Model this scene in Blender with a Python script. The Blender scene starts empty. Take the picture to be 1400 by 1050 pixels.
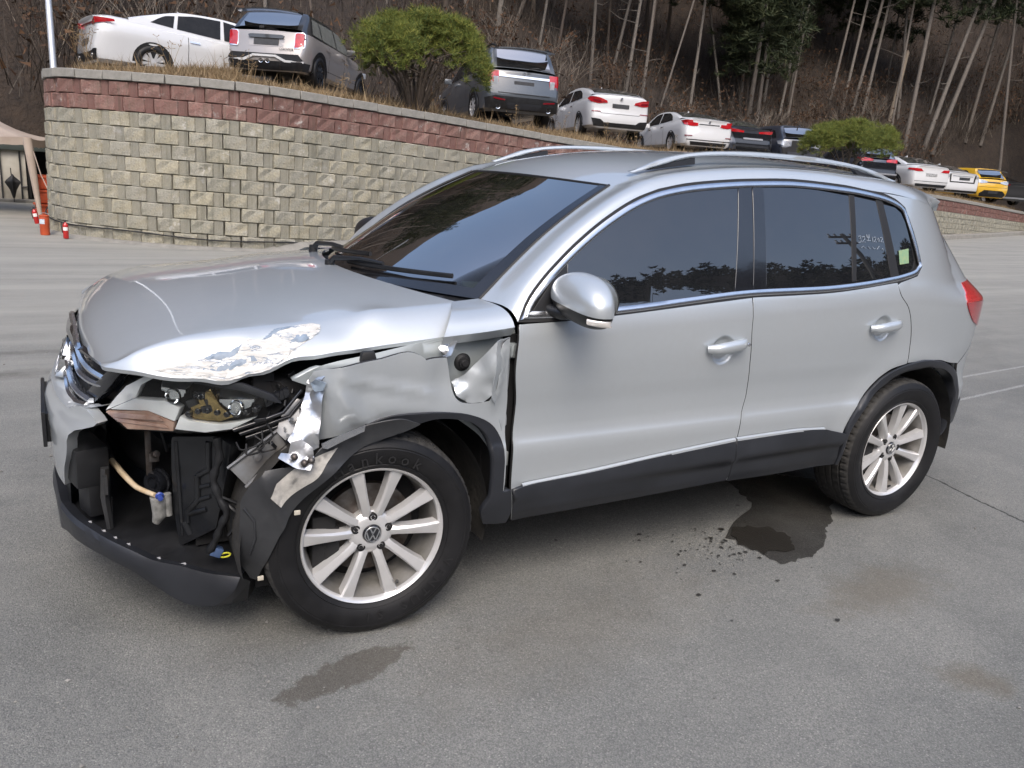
import bpy, bmesh, math, random
import numpy as np
from mathutils import Vector, Matrix
from mathutils.geometry import delaunay_2d_cdt, tessellate_polygon

# ------------------------------------------------------------------ camera, sky, sun, exposure
scene = bpy.context.scene
COL = scene.collection
CAM_POS = Vector((-0.8518, -3.1016, 1.5251)); YAW, PITCH, ROLL, FPX = 0.53315, 0.26698, 0.07828, 1101.58
fw = Vector((math.sin(YAW) * math.cos(PITCH), math.cos(YAW) * math.cos(PITCH), -math.sin(PITCH)))
rt = fw.cross(Vector((0, 0, 1))).normalized(); up = rt.cross(fw)
rt, up = rt * math.cos(ROLL) + up * math.sin(ROLL), up * math.cos(ROLL) - rt * math.sin(ROLL)
cd = bpy.data.cameras.new('camera'); cam = bpy.data.objects.new('camera', cd); COL.objects.link(cam)
cam.matrix_world = Matrix(((rt.x, up.x, -fw.x, CAM_POS.x), (rt.y, up.y, -fw.y, CAM_POS.y), (rt.z, up.z, -fw.z, CAM_POS.z), (0, 0, 0, 1)))
cd.sensor_width = 36; cd.lens = FPX / 1400 * 36; cd.clip_start = .05; cd.clip_end = 2000
scene.camera = cam
SUN_EL, SUN_AZ = math.radians(50), math.radians(205)      # azimuth clockwise from +Y
world = bpy.data.worlds.new('World'); scene.world = world; world.use_nodes = True
nt = world.node_tree; nt.nodes.clear()
sky = nt.nodes.new('ShaderNodeTexSky'); sky.sky_type = 'NISHITA'; sky.sun_disc = False
sky.sun_elevation = SUN_EL; sky.sun_rotation = SUN_AZ; sky.air_density = 1.0; sky.dust_density = 3.6; sky.ozone_density = 0.6; sky.altitude = 100
bg = nt.nodes.new('ShaderNodeBackground'); bg.inputs[1].default_value = 0.15
wo = nt.nodes.new('ShaderNodeOutputWorld'); nt.links.new(sky.outputs[0], bg.inputs[0]); nt.links.new(bg.outputs[0], wo.inputs[0])
sl = bpy.data.lights.new('sun', 'SUN'); sl.energy = 0.7; sl.angle = math.radians(30); sl.color = (1, .97, .92)
sun = bpy.data.objects.new('sun', sl); COL.objects.link(sun)
sd = Vector((math.sin(SUN_AZ) * math.cos(SUN_EL), math.cos(SUN_AZ) * math.cos(SUN_EL), math.sin(SUN_EL)))
sun.rotation_euler = sd.to_track_quat('Z', 'Y').to_euler()
vs = scene.view_settings; vs.view_transform = 'Standard'; vs.look = 'None'; vs.gamma = 1; vs.use_curve_mapping = False; vs.exposure = 1.08
R = random.Random(7)
def pchip(xs, ys):
    xs = np.asarray(xs, float); ys = np.asarray(ys, float)
    h = np.diff(xs); d = np.diff(ys) / h
    m = np.zeros_like(ys)
    for i in range(1, len(xs) - 1):
        if d[i - 1] * d[i] > 0:
            w1 = 2 * h[i] + h[i - 1]; w2 = h[i] + 2 * h[i - 1]
            m[i] = (w1 + w2) / (w1 / d[i - 1] + w2 / d[i])
    m[0] = d[0]; m[-1] = d[-1]
    def f(x):
        x = min(max(x, xs[0]), xs[-1])
        i = min(int(np.searchsorted(xs, x, side='right')) - 1, len(xs) - 2)
        t = (x - xs[i]) / h[i]
        return float((1 + 2 * t) * (1 - t) ** 2 * ys[i] + t * (1 - t) ** 2 * h[i] * m[i] + t * t * (3 - 2 * t) * ys[i + 1] + t * t * (t - 1) * h[i] * m[i + 1])
    return f
PLAN = pchip([-.86, -.80, -.72, -.60, -.45, -.25, 0, .5, 1.0, 1.6, 2.2, 2.6, 2.8, 3.0, 3.1, 3.2, 3.3, 3.36, 3.40],
             [.50, .63, .72, .80, .86, .892, .902, .905, .907, .907, .905, .897, .882, .852, .828, .792, .725, .65, .55])
SIDE = pchip([.20, .28, .33, .42, .52, .585, .605, .63, .67, .72, .80, .90, .96, 1.02, 1.06],
             [.085, .055, .033, .013, .005, .001, .003, .012, .0175, .0165, .008, .001, .003, .016, .031])
def belt(x): return 1.055 + .05 * (min(max(x, .45), 3.0) - .45)
def W(x, z):
    up = max(0, z - 1.05)
    xe = x + (.80 * up) * min(max((x - 2.2) / .8, 0), 1)
    w = PLAN(xe)
    zb = belt(x)
    zz = z - (zb - 1.06) * min(max((z - .80) / .22, 0), 1)
    if zz <= 1.06:
        w -= SIDE(zz)
    else:
        dz = zz - 1.06
        w -= .031 + .30 * dz + .17 * dz * dz
    if up: w -= .055 * min(max((x - 2.5) / .45, 0), 1) ** 2 * min(1, up / .08)
    if z < 1.0:
        for cx in (0.0, 2.604):
            r = math.hypot(x - cx, z - .345)
            if r > .36:
                w += .012 * math.exp(-((r - .44) / .07) ** 2)
    return w
FX = pchip([0, .2, .4, .55, .65, .72, .78, .82, .86], [-.885, -.873, -.835, -.765, -.68, -.585, -.46, -.36, -.2])
ZTOP = pchip([-5, 1, 3.6, 10, 26, 43, 70], [2.33, 2.33, 2.26, 1.99, 1.59, 1.07, .5])
def TS(x, y): return (x - 3.6) * -.225 + (y - 9.55) * .974, (x - 3.6) * .974 + (y - 9.55) * .225
def LOT(x, y):
    t, s = TS(x, y); return ZTOP(x) - .03 + .11 * min(max(t, 0), 5)
def HILL(x, y):
    t, s = TS(x, y)
    t += .30 * max(0, s - 30) + .006 * max(0, s - 30) ** 2
    b = 2.45 - .03 * min(max(s, 0), 45) if t > 0 else 2.4
    k = max(0, t - 9); h = .42 * k + .009 * min(k, 90) ** 2 * .5
    return b + h - 2.6 * min(max((9.5 - t) / 6, 0), 1) + .5 * math.sin(x * .31 + y * .17) * min(k / 8, 1) + .35 * math.sin(x * .83 - y * .45) * min(k / 8, 1)
T = {
'dlo': [[0.461,-0.884,1.03],[0.5,-0.862,1.098],[0.556,-0.843,1.159],[0.625,-0.824,1.218],[0.721,-0.8,1.29],[0.854,-0.771,1.373],[0.992,-0.747,1.44],[1.098,-0.734,1.475],[1.241,-0.725,1.503],[1.407,-0.72,1.523],[1.569,-0.717,1.537],[1.827,-0.717,1.549],[2.087,-0.725,1.543],[2.318,-0.735,1.525],[2.439,-0.744,1.5],[2.501,-0.755,1.468],[2.534,-0.787,1.385],[2.568,-0.825,1.276],[2.58,-0.846,1.214],[2.533,-0.862,1.173],[2.449,-0.87,1.153],[2.385,-0.875,1.143],[1.919,-0.885,1.103],[1.508,-0.883,1.091],[1.175,-0.886,1.065],[0.907,-0.89,1.042],[0.692,-0.889,1.03]],
'front_door': [[0.467,-0.887,1.021],[0.692,-0.889,1.03],[0.907,-0.889,1.045],[1.176,-0.885,1.067],[1.501,-0.882,1.093],[1.5,-0.904,1.004],[1.519,-0.903,0.857],[1.541,-0.89,0.702],[1.517,-0.906,0.586],[1.515,-0.898,0.458],[1.519,-0.875,0.334],[1.24,-0.873,0.327],[0.989,-0.871,0.322],[0.503,-0.874,0.32],[0.474,-0.904,0.474],[0.471,-0.906,0.582],[0.476,-0.889,0.732],[0.457,-0.904,0.888]],
'rear_door': [[1.508,-0.882,1.094],[1.919,-0.884,1.106],[2.381,-0.874,1.146],[2.393,-0.89,1.1],[2.456,-0.899,1.038],[2.493,-0.899,0.975],[2.524,-0.897,0.872],[2.527,-0.901,0.78],[2.438,-0.901,0.765],[2.355,-0.898,0.728],[2.261,-0.9,0.65],[2.192,-0.914,0.572],[2.159,-0.908,0.484],[2.151,-0.903,0.414],[2.169,-0.884,0.328],[1.815,-0.871,0.323],[1.524,-0.875,0.333],[1.52,-0.898,0.458],[1.522,-0.906,0.586],[1.546,-0.89,0.702],[1.524,-0.903,0.857],[1.505,-0.904,1.004]],
'quarter_front': [[2.386,-0.877,1.138],[2.4,-0.89,1.1],[2.463,-0.899,1.038],[2.5,-0.899,0.974],[2.531,-0.897,0.872],[2.533,-0.901,0.783]],
'arch_out': [[2.169,-0.884,0.328],[2.166,-0.902,0.402],[2.169,-0.91,0.495],[2.209,-0.914,0.591],[2.287,-0.899,0.665],[2.37,-0.899,0.727],[2.454,-0.9,0.76],[2.544,-0.9,0.779],[2.675,-0.895,0.784]],
'arch_in': [[2.194,-0.88,0.324],[2.189,-0.907,0.453],[2.23,-0.914,0.555],[2.313,-0.9,0.639],[2.388,-0.895,0.687],[2.453,-0.893,0.717],[2.537,-0.892,0.739],[2.619,-0.89,0.744],[2.703,-0.886,0.744]],
'clad_f': [[0.515,-0.898,0.458],[0.783,-0.898,0.473],[1.115,-0.901,0.499],[1.499,-0.902,0.523],[1.516,-0.875,0.334],[1.24,-0.873,0.327],[0.989,-0.871,0.322],[0.505,-0.872,0.316],[0.479,-0.902,0.451]],
'clad_r': [[1.507,-0.902,0.523],[1.823,-0.902,0.526],[2.032,-0.901,0.515],[2.082,-0.901,0.503],[2.159,-0.908,0.484],[2.151,-0.903,0.414],[2.169,-0.884,0.328],[1.815,-0.871,0.323],[1.527,-0.874,0.329]],
'fglass': [[0.676,-0.82,1.232],[0.75,-0.804,1.281],[0.865,-0.783,1.344],[0.986,-0.762,1.402],[1.109,-0.747,1.445],[1.253,-0.737,1.475],[1.492,-0.733,1.498],[1.414,-0.876,1.103],[1.178,-0.879,1.083],[0.91,-0.882,1.063],[0.653,-0.883,1.045]],
'sail': [[0.5,-0.882,1.036],[0.563,-0.86,1.109],[0.62,-0.84,1.171],[0.672,-0.822,1.228],[0.652,-0.883,1.045]],
'bpf': [[1.498,-0.728,1.509],[1.566,-0.727,1.515],[1.507,-0.876,1.107],[1.415,-0.877,1.101]],
'bpr': [[1.573,-0.727,1.516],[1.629,-0.728,1.516],[1.58,-0.875,1.115],[1.512,-0.876,1.108]],
'rglass': [[1.631,-0.732,1.508],[1.86,-0.733,1.514],[2.126,-0.745,1.498],[2.086,-0.87,1.153],[1.584,-0.875,1.115]],
'rbar': [[2.128,-0.742,1.504],[2.159,-0.744,1.501],[2.111,-0.869,1.156],[2.087,-0.87,1.152]],
'fixglass': [[2.16,-0.746,1.497],[2.297,-0.752,1.483],[2.341,-0.866,1.17],[2.112,-0.869,1.155]],
'rframe': [[2.301,-0.749,1.491],[2.342,-0.752,1.484],[2.397,-0.865,1.173],[2.342,-0.867,1.167]],
'qglass': [[2.342,-0.757,1.472],[2.414,-0.759,1.465],[2.448,-0.763,1.454],[2.477,-0.775,1.421],[2.508,-0.824,1.292],[2.517,-0.842,1.239],[2.499,-0.852,1.207],[2.454,-0.86,1.186],[2.399,-0.864,1.177]],
'sticker': [[2.408,-0.833,1.282],[2.48,-0.828,1.292],[2.472,-0.85,1.23],[2.406,-0.853,1.223]],
'tail_l': [[3.009,-0.806,1.096],[2.973,-0.835,1.073],[2.959,-0.858,1.045],[2.993,-0.852,1.012],[3.042,-0.842,0.976],[3.122,-0.819,0.936]],
'A_bot': [[0.207,-0.894,0.992],[0.278,-0.893,0.998],[0.356,-0.891,1.004],[0.448,-0.889,1.014]],
'fender': [[-0.207,-0.892,0.818],[-0.212,-0.892,0.858],[-0.2,-0.894,0.897],[-0.162,-0.896,0.911],[-0.102,-0.898,0.921],[-0.013,-0.9,0.934],[0.08,-0.9,0.95],[0.121,-0.901,0.936],[0.139,-0.902,0.922],[0.158,-0.902,0.926],[0.207,-0.902,0.926],[0.217,-0.903,0.89],[0.228,-0.901,0.841],[0.242,-0.9,0.799],[0.264,-0.898,0.777],[0.306,-0.895,0.768],[0.341,-0.894,0.767],[0.368,-0.894,0.773],[0.384,-0.898,0.817],[0.386,-0.903,0.892],[0.387,-0.902,0.953],[0.397,-0.9,0.971],[0.427,-0.898,0.981],[0.425,-0.904,0.89],[0.44,-0.889,0.735],[0.441,-0.904,0.611],[0.445,-0.908,0.48],[0.443,-0.906,0.445],[0.44,-0.909,0.524],[0.432,-0.903,0.614],[0.402,-0.89,0.675],[0.348,-0.892,0.714],[0.259,-0.898,0.741],[0.158,-0.901,0.751],[0.051,-0.899,0.752],[-0.049,-0.892,0.729],[-0.116,-0.888,0.709],[-0.164,-0.886,0.69],[-0.185,-0.884,0.678],[-0.201,-0.89,0.723]],
'flare': [[-0.053,-0.904,0.731],[0.046,-0.911,0.754],[0.152,-0.914,0.753],[0.253,-0.911,0.743],[0.342,-0.905,0.716],[0.395,-0.903,0.677],[0.425,-0.915,0.616],[0.433,-0.922,0.529],[0.434,-0.918,0.448],[0.469,-0.915,0.45],[0.484,-0.901,0.363],[0.475,-0.888,0.317],[0.385,-0.889,0.327],[0.37,-0.899,0.372],[0.394,-0.915,0.436],[0.392,-0.925,0.536],[0.379,-0.914,0.631],[0.34,-0.907,0.684],[0.289,-0.909,0.715],[0.184,-0.911,0.732],[0.09,-0.903,0.71],[-0.049,-0.897,0.653]],
'liner': [[-0.414,-0.904,0.505],[-0.415,-0.875,0.328],[-0.377,-0.842,0.238],[-0.362,-0.841,0.234],[-0.327,-0.89,0.362],[-0.274,-0.912,0.48],[-0.181,-0.925,0.581],[-0.055,-0.914,0.664],[0.037,-0.915,0.698],[0.116,-0.925,0.726],[0.042,-0.928,0.751],[-0.06,-0.922,0.731],[-0.126,-0.918,0.708],[-0.19,-0.915,0.68],[-0.234,-0.917,0.622],[-0.297,-0.917,0.625],[-0.349,-0.915,0.618],[-0.389,-0.913,0.569]],
'linerpatch': [[-0.338,-0.92,0.539],[-0.32,-0.926,0.582],[-0.289,-0.926,0.61],[-0.234,-0.918,0.645],[-0.18,-0.917,0.666],[-0.141,-0.914,0.674],[-0.173,-0.917,0.637],[-0.21,-0.927,0.588],[-0.246,-0.924,0.562],[-0.277,-0.92,0.537],[-0.307,-0.914,0.504]],
'handle_f': [[1.28,-0.906,0.907],[1.472,-0.906,0.928]],
'handle_r': [[2.21,-0.904,0.955],[2.402,-0.901,0.974]],
'cup_f': [[1.367,-0.905,0.898]],
'cup_r': [[2.301,-0.903,0.952]],
'apron': [[0.109,-0.831,0.942],[0.239,-0.829,0.971],[0.483,-0.826,0.993],[0.48,-0.828,0.817],[0.481,-0.832,0.608],[0.495,-0.827,0.413],[0.388,-0.836,0.619],[0.253,-0.829,0.732],[0.189,-0.832,0.837]],
'plug': [[0.294,-0.843,0.892]],
'channel': [[-0.256,-0.835,0.867],[-0.171,-0.841,0.908],[0.008,-0.845,0.938],[0.232,-0.844,0.975],[0.266,-0.847,0.933],[0.235,-0.848,0.887],[0.104,-0.848,0.894],[-0.083,-0.845,0.877],[-0.192,-0.839,0.842]],
'bumpstop': [[-0.03,-0.84,0.93]],
'arch_out_b': [[2.653,-0.909,0.789],[2.814,-0.89,0.772],[2.958,-0.859,0.732],[3.034,-0.841,0.695],[3.086,-0.831,0.636],[3.097,-0.841,0.581],[3.142,-0.821,0.501],[3.047,-0.854,0.434],[3.01,-0.852,0.379]],
'arch_in_b': [[2.68,-0.9,0.749],[2.799,-0.891,0.739],[2.918,-0.871,0.703],[3.004,-0.855,0.643],[3.026,-0.866,0.549],[3.017,-0.862,0.443],[2.994,-0.849,0.366]],
'crumple_a': [[0.27,-0.851,0.844],[0.316,-0.883,0.898],[0.365,-0.928,0.979],[0.363,-0.938,0.903],[0.367,-0.916,0.799],[0.347,-0.894,0.767],[0.297,-0.886,0.768],[0.252,-0.889,0.798],[0.235,-0.881,0.843]],
'crumple_b': [[0.368,-0.928,0.979],[0.389,-0.913,0.981],[0.435,-0.888,0.981],[0.44,-0.888,0.836],[0.451,-0.876,0.678],[0.428,-0.89,0.659],[0.4,-0.89,0.739],[0.369,-0.915,0.786],[0.363,-0.939,0.903]],
'crumple_c': [[0.229,-0.849,0.969],[0.239,-0.897,0.979],[0.217,-0.902,0.935],[0.204,-0.882,0.921],[0.19,-0.871,0.954]],
'lip_top': [[-0.868,-0.243,0.332],[-0.844,-0.367,0.337],[-0.797,-0.493,0.335],[-0.752,-0.57,0.325],[-0.692,-0.638,0.308],[-0.629,-0.691,0.285],[-0.572,-0.728,0.278],[-0.489,-0.767,0.254],[-0.405,-0.804,0.243]],
'lip_mid': [[-0.868,-0.312,0.32],[-0.844,-0.41,0.318],[-0.791,-0.527,0.307],[-0.736,-0.605,0.29],[-0.67,-0.669,0.26],[-0.603,-0.716,0.224],[-0.549,-0.745,0.21],[-0.479,-0.777,0.202],[-0.411,-0.806,0.218]],
'lip_bot': [[-0.873,-0.133,0.185],[-0.846,-0.336,0.246],[-0.773,-0.528,0.257],[-0.7,-0.626,0.24],[-0.631,-0.686,0.196],[-0.575,-0.723,0.159],[-0.534,-0.744,0.141],[-0.483,-0.768,0.14],[-0.43,-0.791,0.182]],
'bumper': [[-0.831,-0.415,0.8],[-0.853,-0.328,0.742],[-0.865,-0.267,0.688],[-0.871,-0.22,0.61],[-0.877,-0.141,0.46],[-0.844,-0.366,0.5],[-0.834,-0.403,0.549],[-0.821,-0.441,0.632],[-0.772,-0.538,0.686],[-0.802,-0.483,0.722]],
'g1': [[-0.793,-0.277,0.862],[-0.786,-0.315,0.835],[-0.764,-0.403,0.816],[-0.725,-0.498,0.807]],
'g2': [[-0.802,-0.209,0.824],[-0.792,-0.283,0.78],[-0.766,-0.396,0.779],[-0.735,-0.477,0.784]],
'g3': [[-0.821,-0.219,0.774],[-0.814,-0.27,0.743],[-0.797,-0.353,0.732],[-0.771,-0.442,0.73]],
'g4': [[-0.828,-0.129,0.723],[-0.825,-0.177,0.694],[-0.812,-0.279,0.688],[-0.781,-0.412,0.708]],
'gcorner': [[-0.72,-0.524,0.845],[-0.687,-0.577,0.853],[-0.727,-0.512,0.777],[-0.771,-0.413,0.7],[-0.788,-0.351,0.721]],
'gback': [[-0.776,-0.159,0.856],[-0.774,-0.19,0.808],[-0.717,-0.452,0.826],[-0.781,-0.074,0.64],[-0.77,-0.228,0.643],[-0.808,-0.001,0.599],[-0.83,-0.001,0.678],[-0.818,-0.001,0.73]],
'lampA': [[-0.732,-0.512,0.718],[-0.705,-0.558,0.77],[-0.678,-0.594,0.813],[-0.633,-0.642,0.851],[-0.606,-0.666,0.854],[-0.641,-0.634,0.825],[-0.657,-0.618,0.782]],
'lampB': [[-0.723,-0.536,0.727],[-0.661,-0.619,0.78],[-0.582,-0.689,0.787],[-0.548,-0.712,0.77],[-0.563,-0.702,0.726],[-0.628,-0.652,0.749]],
'lampC': [[-0.731,-0.524,0.719],[-0.631,-0.649,0.749],[-0.565,-0.701,0.723],[-0.567,-0.699,0.697],[-0.681,-0.597,0.681],[-0.693,-0.582,0.692]],
'lampD': [[-0.564,-0.702,0.703],[-0.549,-0.711,0.746],[-0.528,-0.724,0.734],[-0.449,-0.763,0.728],[-0.402,-0.784,0.737],[-0.356,-0.803,0.751],[-0.415,-0.778,0.714],[-0.487,-0.745,0.699]],
'lampE': [[-0.605,-0.672,0.851],[-0.557,-0.706,0.848],[-0.53,-0.723,0.838],[-0.538,-0.718,0.804],[-0.571,-0.697,0.791],[-0.587,-0.686,0.816]],
'lens': [[-0.735,-0.576,0.738],[-0.71,-0.607,0.789],[-0.678,-0.641,0.834],[-0.609,-0.697,0.867],[-0.519,-0.748,0.862],[-0.394,-0.803,0.855],[-0.325,-0.827,0.821],[-0.356,-0.817,0.757],[-0.414,-0.795,0.719],[-0.49,-0.762,0.704],[-0.57,-0.722,0.701],[-0.687,-0.631,0.692]],
'lampF': [[-0.464,-0.756,0.836],[-0.41,-0.78,0.832],[-0.353,-0.804,0.822],[-0.367,-0.799,0.785],[-0.409,-0.78,0.761],[-0.44,-0.767,0.786]],
'lampG': [[-0.525,-0.72,0.792],[-0.47,-0.749,0.834],[-0.444,-0.761,0.782],[-0.408,-0.776,0.749],[-0.448,-0.759,0.733],[-0.519,-0.724,0.737]],
'lampback': [[-0.719,-0.235,0.631],[-0.671,-0.442,0.8],[-0.591,-0.584,0.849],[-0.439,-0.718,0.848],[-0.287,-0.79,0.846],[-0.248,-0.806,0.803],[-0.306,-0.782,0.739],[-0.404,-0.737,0.687],[-0.553,-0.628,0.657],[-0.678,-0.423,0.615]],
'lampvisor': [[-0.602,-0.682,0.866],[-0.517,-0.735,0.86],[-0.391,-0.792,0.856],[-0.311,-0.823,0.824],[-0.288,-0.829,0.797],[-0.312,-0.823,0.804],[-0.392,-0.792,0.832],[-0.475,-0.755,0.843],[-0.557,-0.712,0.854]],
'reservoir': [[-0.561,-0.557,0.633],[-0.444,-0.68,0.663],[-0.407,-0.706,0.64],[-0.415,-0.701,0.563],[-0.45,-0.676,0.352],[-0.55,-0.573,0.255],[-0.561,-0.556,0.378],[-0.564,-0.552,0.525]],
'hornc': [[-0.598,-0.449,0.44]],
'hose': [[-0.719,-0.237,0.468],[-0.703,-0.327,0.468],[-0.68,-0.416,0.458],[-0.649,-0.489,0.443],[-0.61,-0.558,0.443]],
'harness': [[-0.441,-0.71,0.673],[-0.434,-0.714,0.618],[-0.451,-0.704,0.54],[-0.436,-0.713,0.474],[-0.418,-0.724,0.433],[-0.434,-0.715,0.389],[-0.446,-0.707,0.346],[-0.467,-0.693,0.293]],
'beam': [[-0.775,-0.001,0.372],[-0.64,-0.383,0.432]],
'rail': [[-0.425,-0.751,0.583],[-0.291,-0.809,0.709],[-0.268,-0.817,0.659],[-0.379,-0.772,0.528]],
'strut': [[-0.758,0.004,0.453],[-0.716,-0.358,0.597],[-0.705,-0.4,0.536],[-0.724,-0.325,0.49],[-0.745,-0.177,0.455]],
'crush1': [[-0.204,-0.834,0.882],[-0.178,-0.865,0.902],[-0.169,-0.886,0.876],[-0.186,-0.894,0.824],[-0.192,-0.903,0.749],[-0.196,-0.904,0.677],[-0.225,-0.914,0.67],[-0.266,-0.915,0.689],[-0.289,-0.902,0.709],[-0.264,-0.885,0.739],[-0.236,-0.859,0.784],[-0.216,-0.831,0.83]],
'crush2': [[-0.28,-0.914,0.707],[-0.251,-0.917,0.714],[-0.223,-0.937,0.691],[-0.22,-0.943,0.653],[-0.234,-0.951,0.628],[-0.267,-0.946,0.634],[-0.298,-0.938,0.653],[-0.321,-0.929,0.668],[-0.31,-0.92,0.679],[-0.288,-0.913,0.672]],
'crush3': [[-0.196,-0.932,0.698],[-0.179,-0.933,0.705],[-0.123,-0.936,0.726],[-0.065,-0.935,0.742],[-0.069,-0.937,0.725],[-0.132,-0.937,0.702],[-0.179,-0.935,0.681],[-0.194,-0.935,0.685]],
'crush4': [[-0.235,-0.799,0.8],[-0.21,-0.812,0.795],[-0.239,-0.838,0.732],[-0.279,-0.844,0.688],[-0.299,-0.821,0.709],[-0.281,-0.802,0.747]],
'crush5': [[-0.215,-0.873,0.866],[-0.204,-0.894,0.884],[-0.175,-0.899,0.871],[-0.186,-0.9,0.848],[-0.207,-0.892,0.845]],
'hood_edge': [[-0.738,-0.63,0.884],[-0.721,-0.655,0.886],[-0.669,-0.7,0.886],[-0.599,-0.74,0.877],[-0.507,-0.775,0.872],[-0.431,-0.79,0.869],[-0.352,-0.8,0.886],[-0.29,-0.805,0.912],[-0.206,-0.81,0.931],[0.018,-0.815,0.954],[0.24,-0.82,0.976]],
'hood_crease': [[-0.693,-0.66,0.909],[-0.645,-0.67,0.939],[-0.51,-0.68,0.98],[-0.218,-0.69,1.01],[0.01,-0.7,1.041],[0.32,-0.7,1.066]],
'ws_edge': [[0.41,-0.7,1.075],[0.543,-0.675,1.189],[0.667,-0.65,1.286],[0.837,-0.61,1.391],[0.994,-0.57,1.473]],
'cowl': [[0.278,-0.3,1.06],[0.189,-0.189,1.07],[0.308,0.603,1.07]],
'rail_top': [[1.087,-0.555,1.526],[1.16,-0.555,1.554],[1.245,-0.555,1.587],[1.352,-0.555,1.612],[1.503,-0.555,1.632],[1.766,-0.555,1.647],[2.03,-0.555,1.651],[2.27,-0.555,1.642],[2.478,-0.555,1.62],[2.673,-0.555,1.575]],
'rail_bot': [[1.108,-0.555,1.524],[1.197,-0.555,1.549],[1.273,-0.555,1.573],[1.403,-0.555,1.604],[1.605,-0.555,1.621],[1.857,-0.555,1.627],[2.13,-0.555,1.627],[2.351,-0.555,1.619],[2.512,-0.555,1.593],[2.629,-0.555,1.576]],
'fin_f': [[1.176,-0.555,1.542],[1.248,-0.555,1.569],[1.403,-0.555,1.604],[1.407,-0.555,1.579],[1.286,-0.555,1.56]],
'fin_r': [[2.351,-0.555,1.619],[2.512,-0.555,1.593],[2.629,-0.555,1.576],[2.489,-0.555,1.585],[2.395,-0.555,1.589]],
'rail_tip': [[1.053,-0.6,1.526],[2.666,-0.56,1.575]],
'mirror': [[0.489,-1.02,1.131],[0.626,-1.02,1.202],[0.787,-1.02,1.103],[0.645,-1.02,1.048],[0.494,-1.02,1.076]],
}
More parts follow.
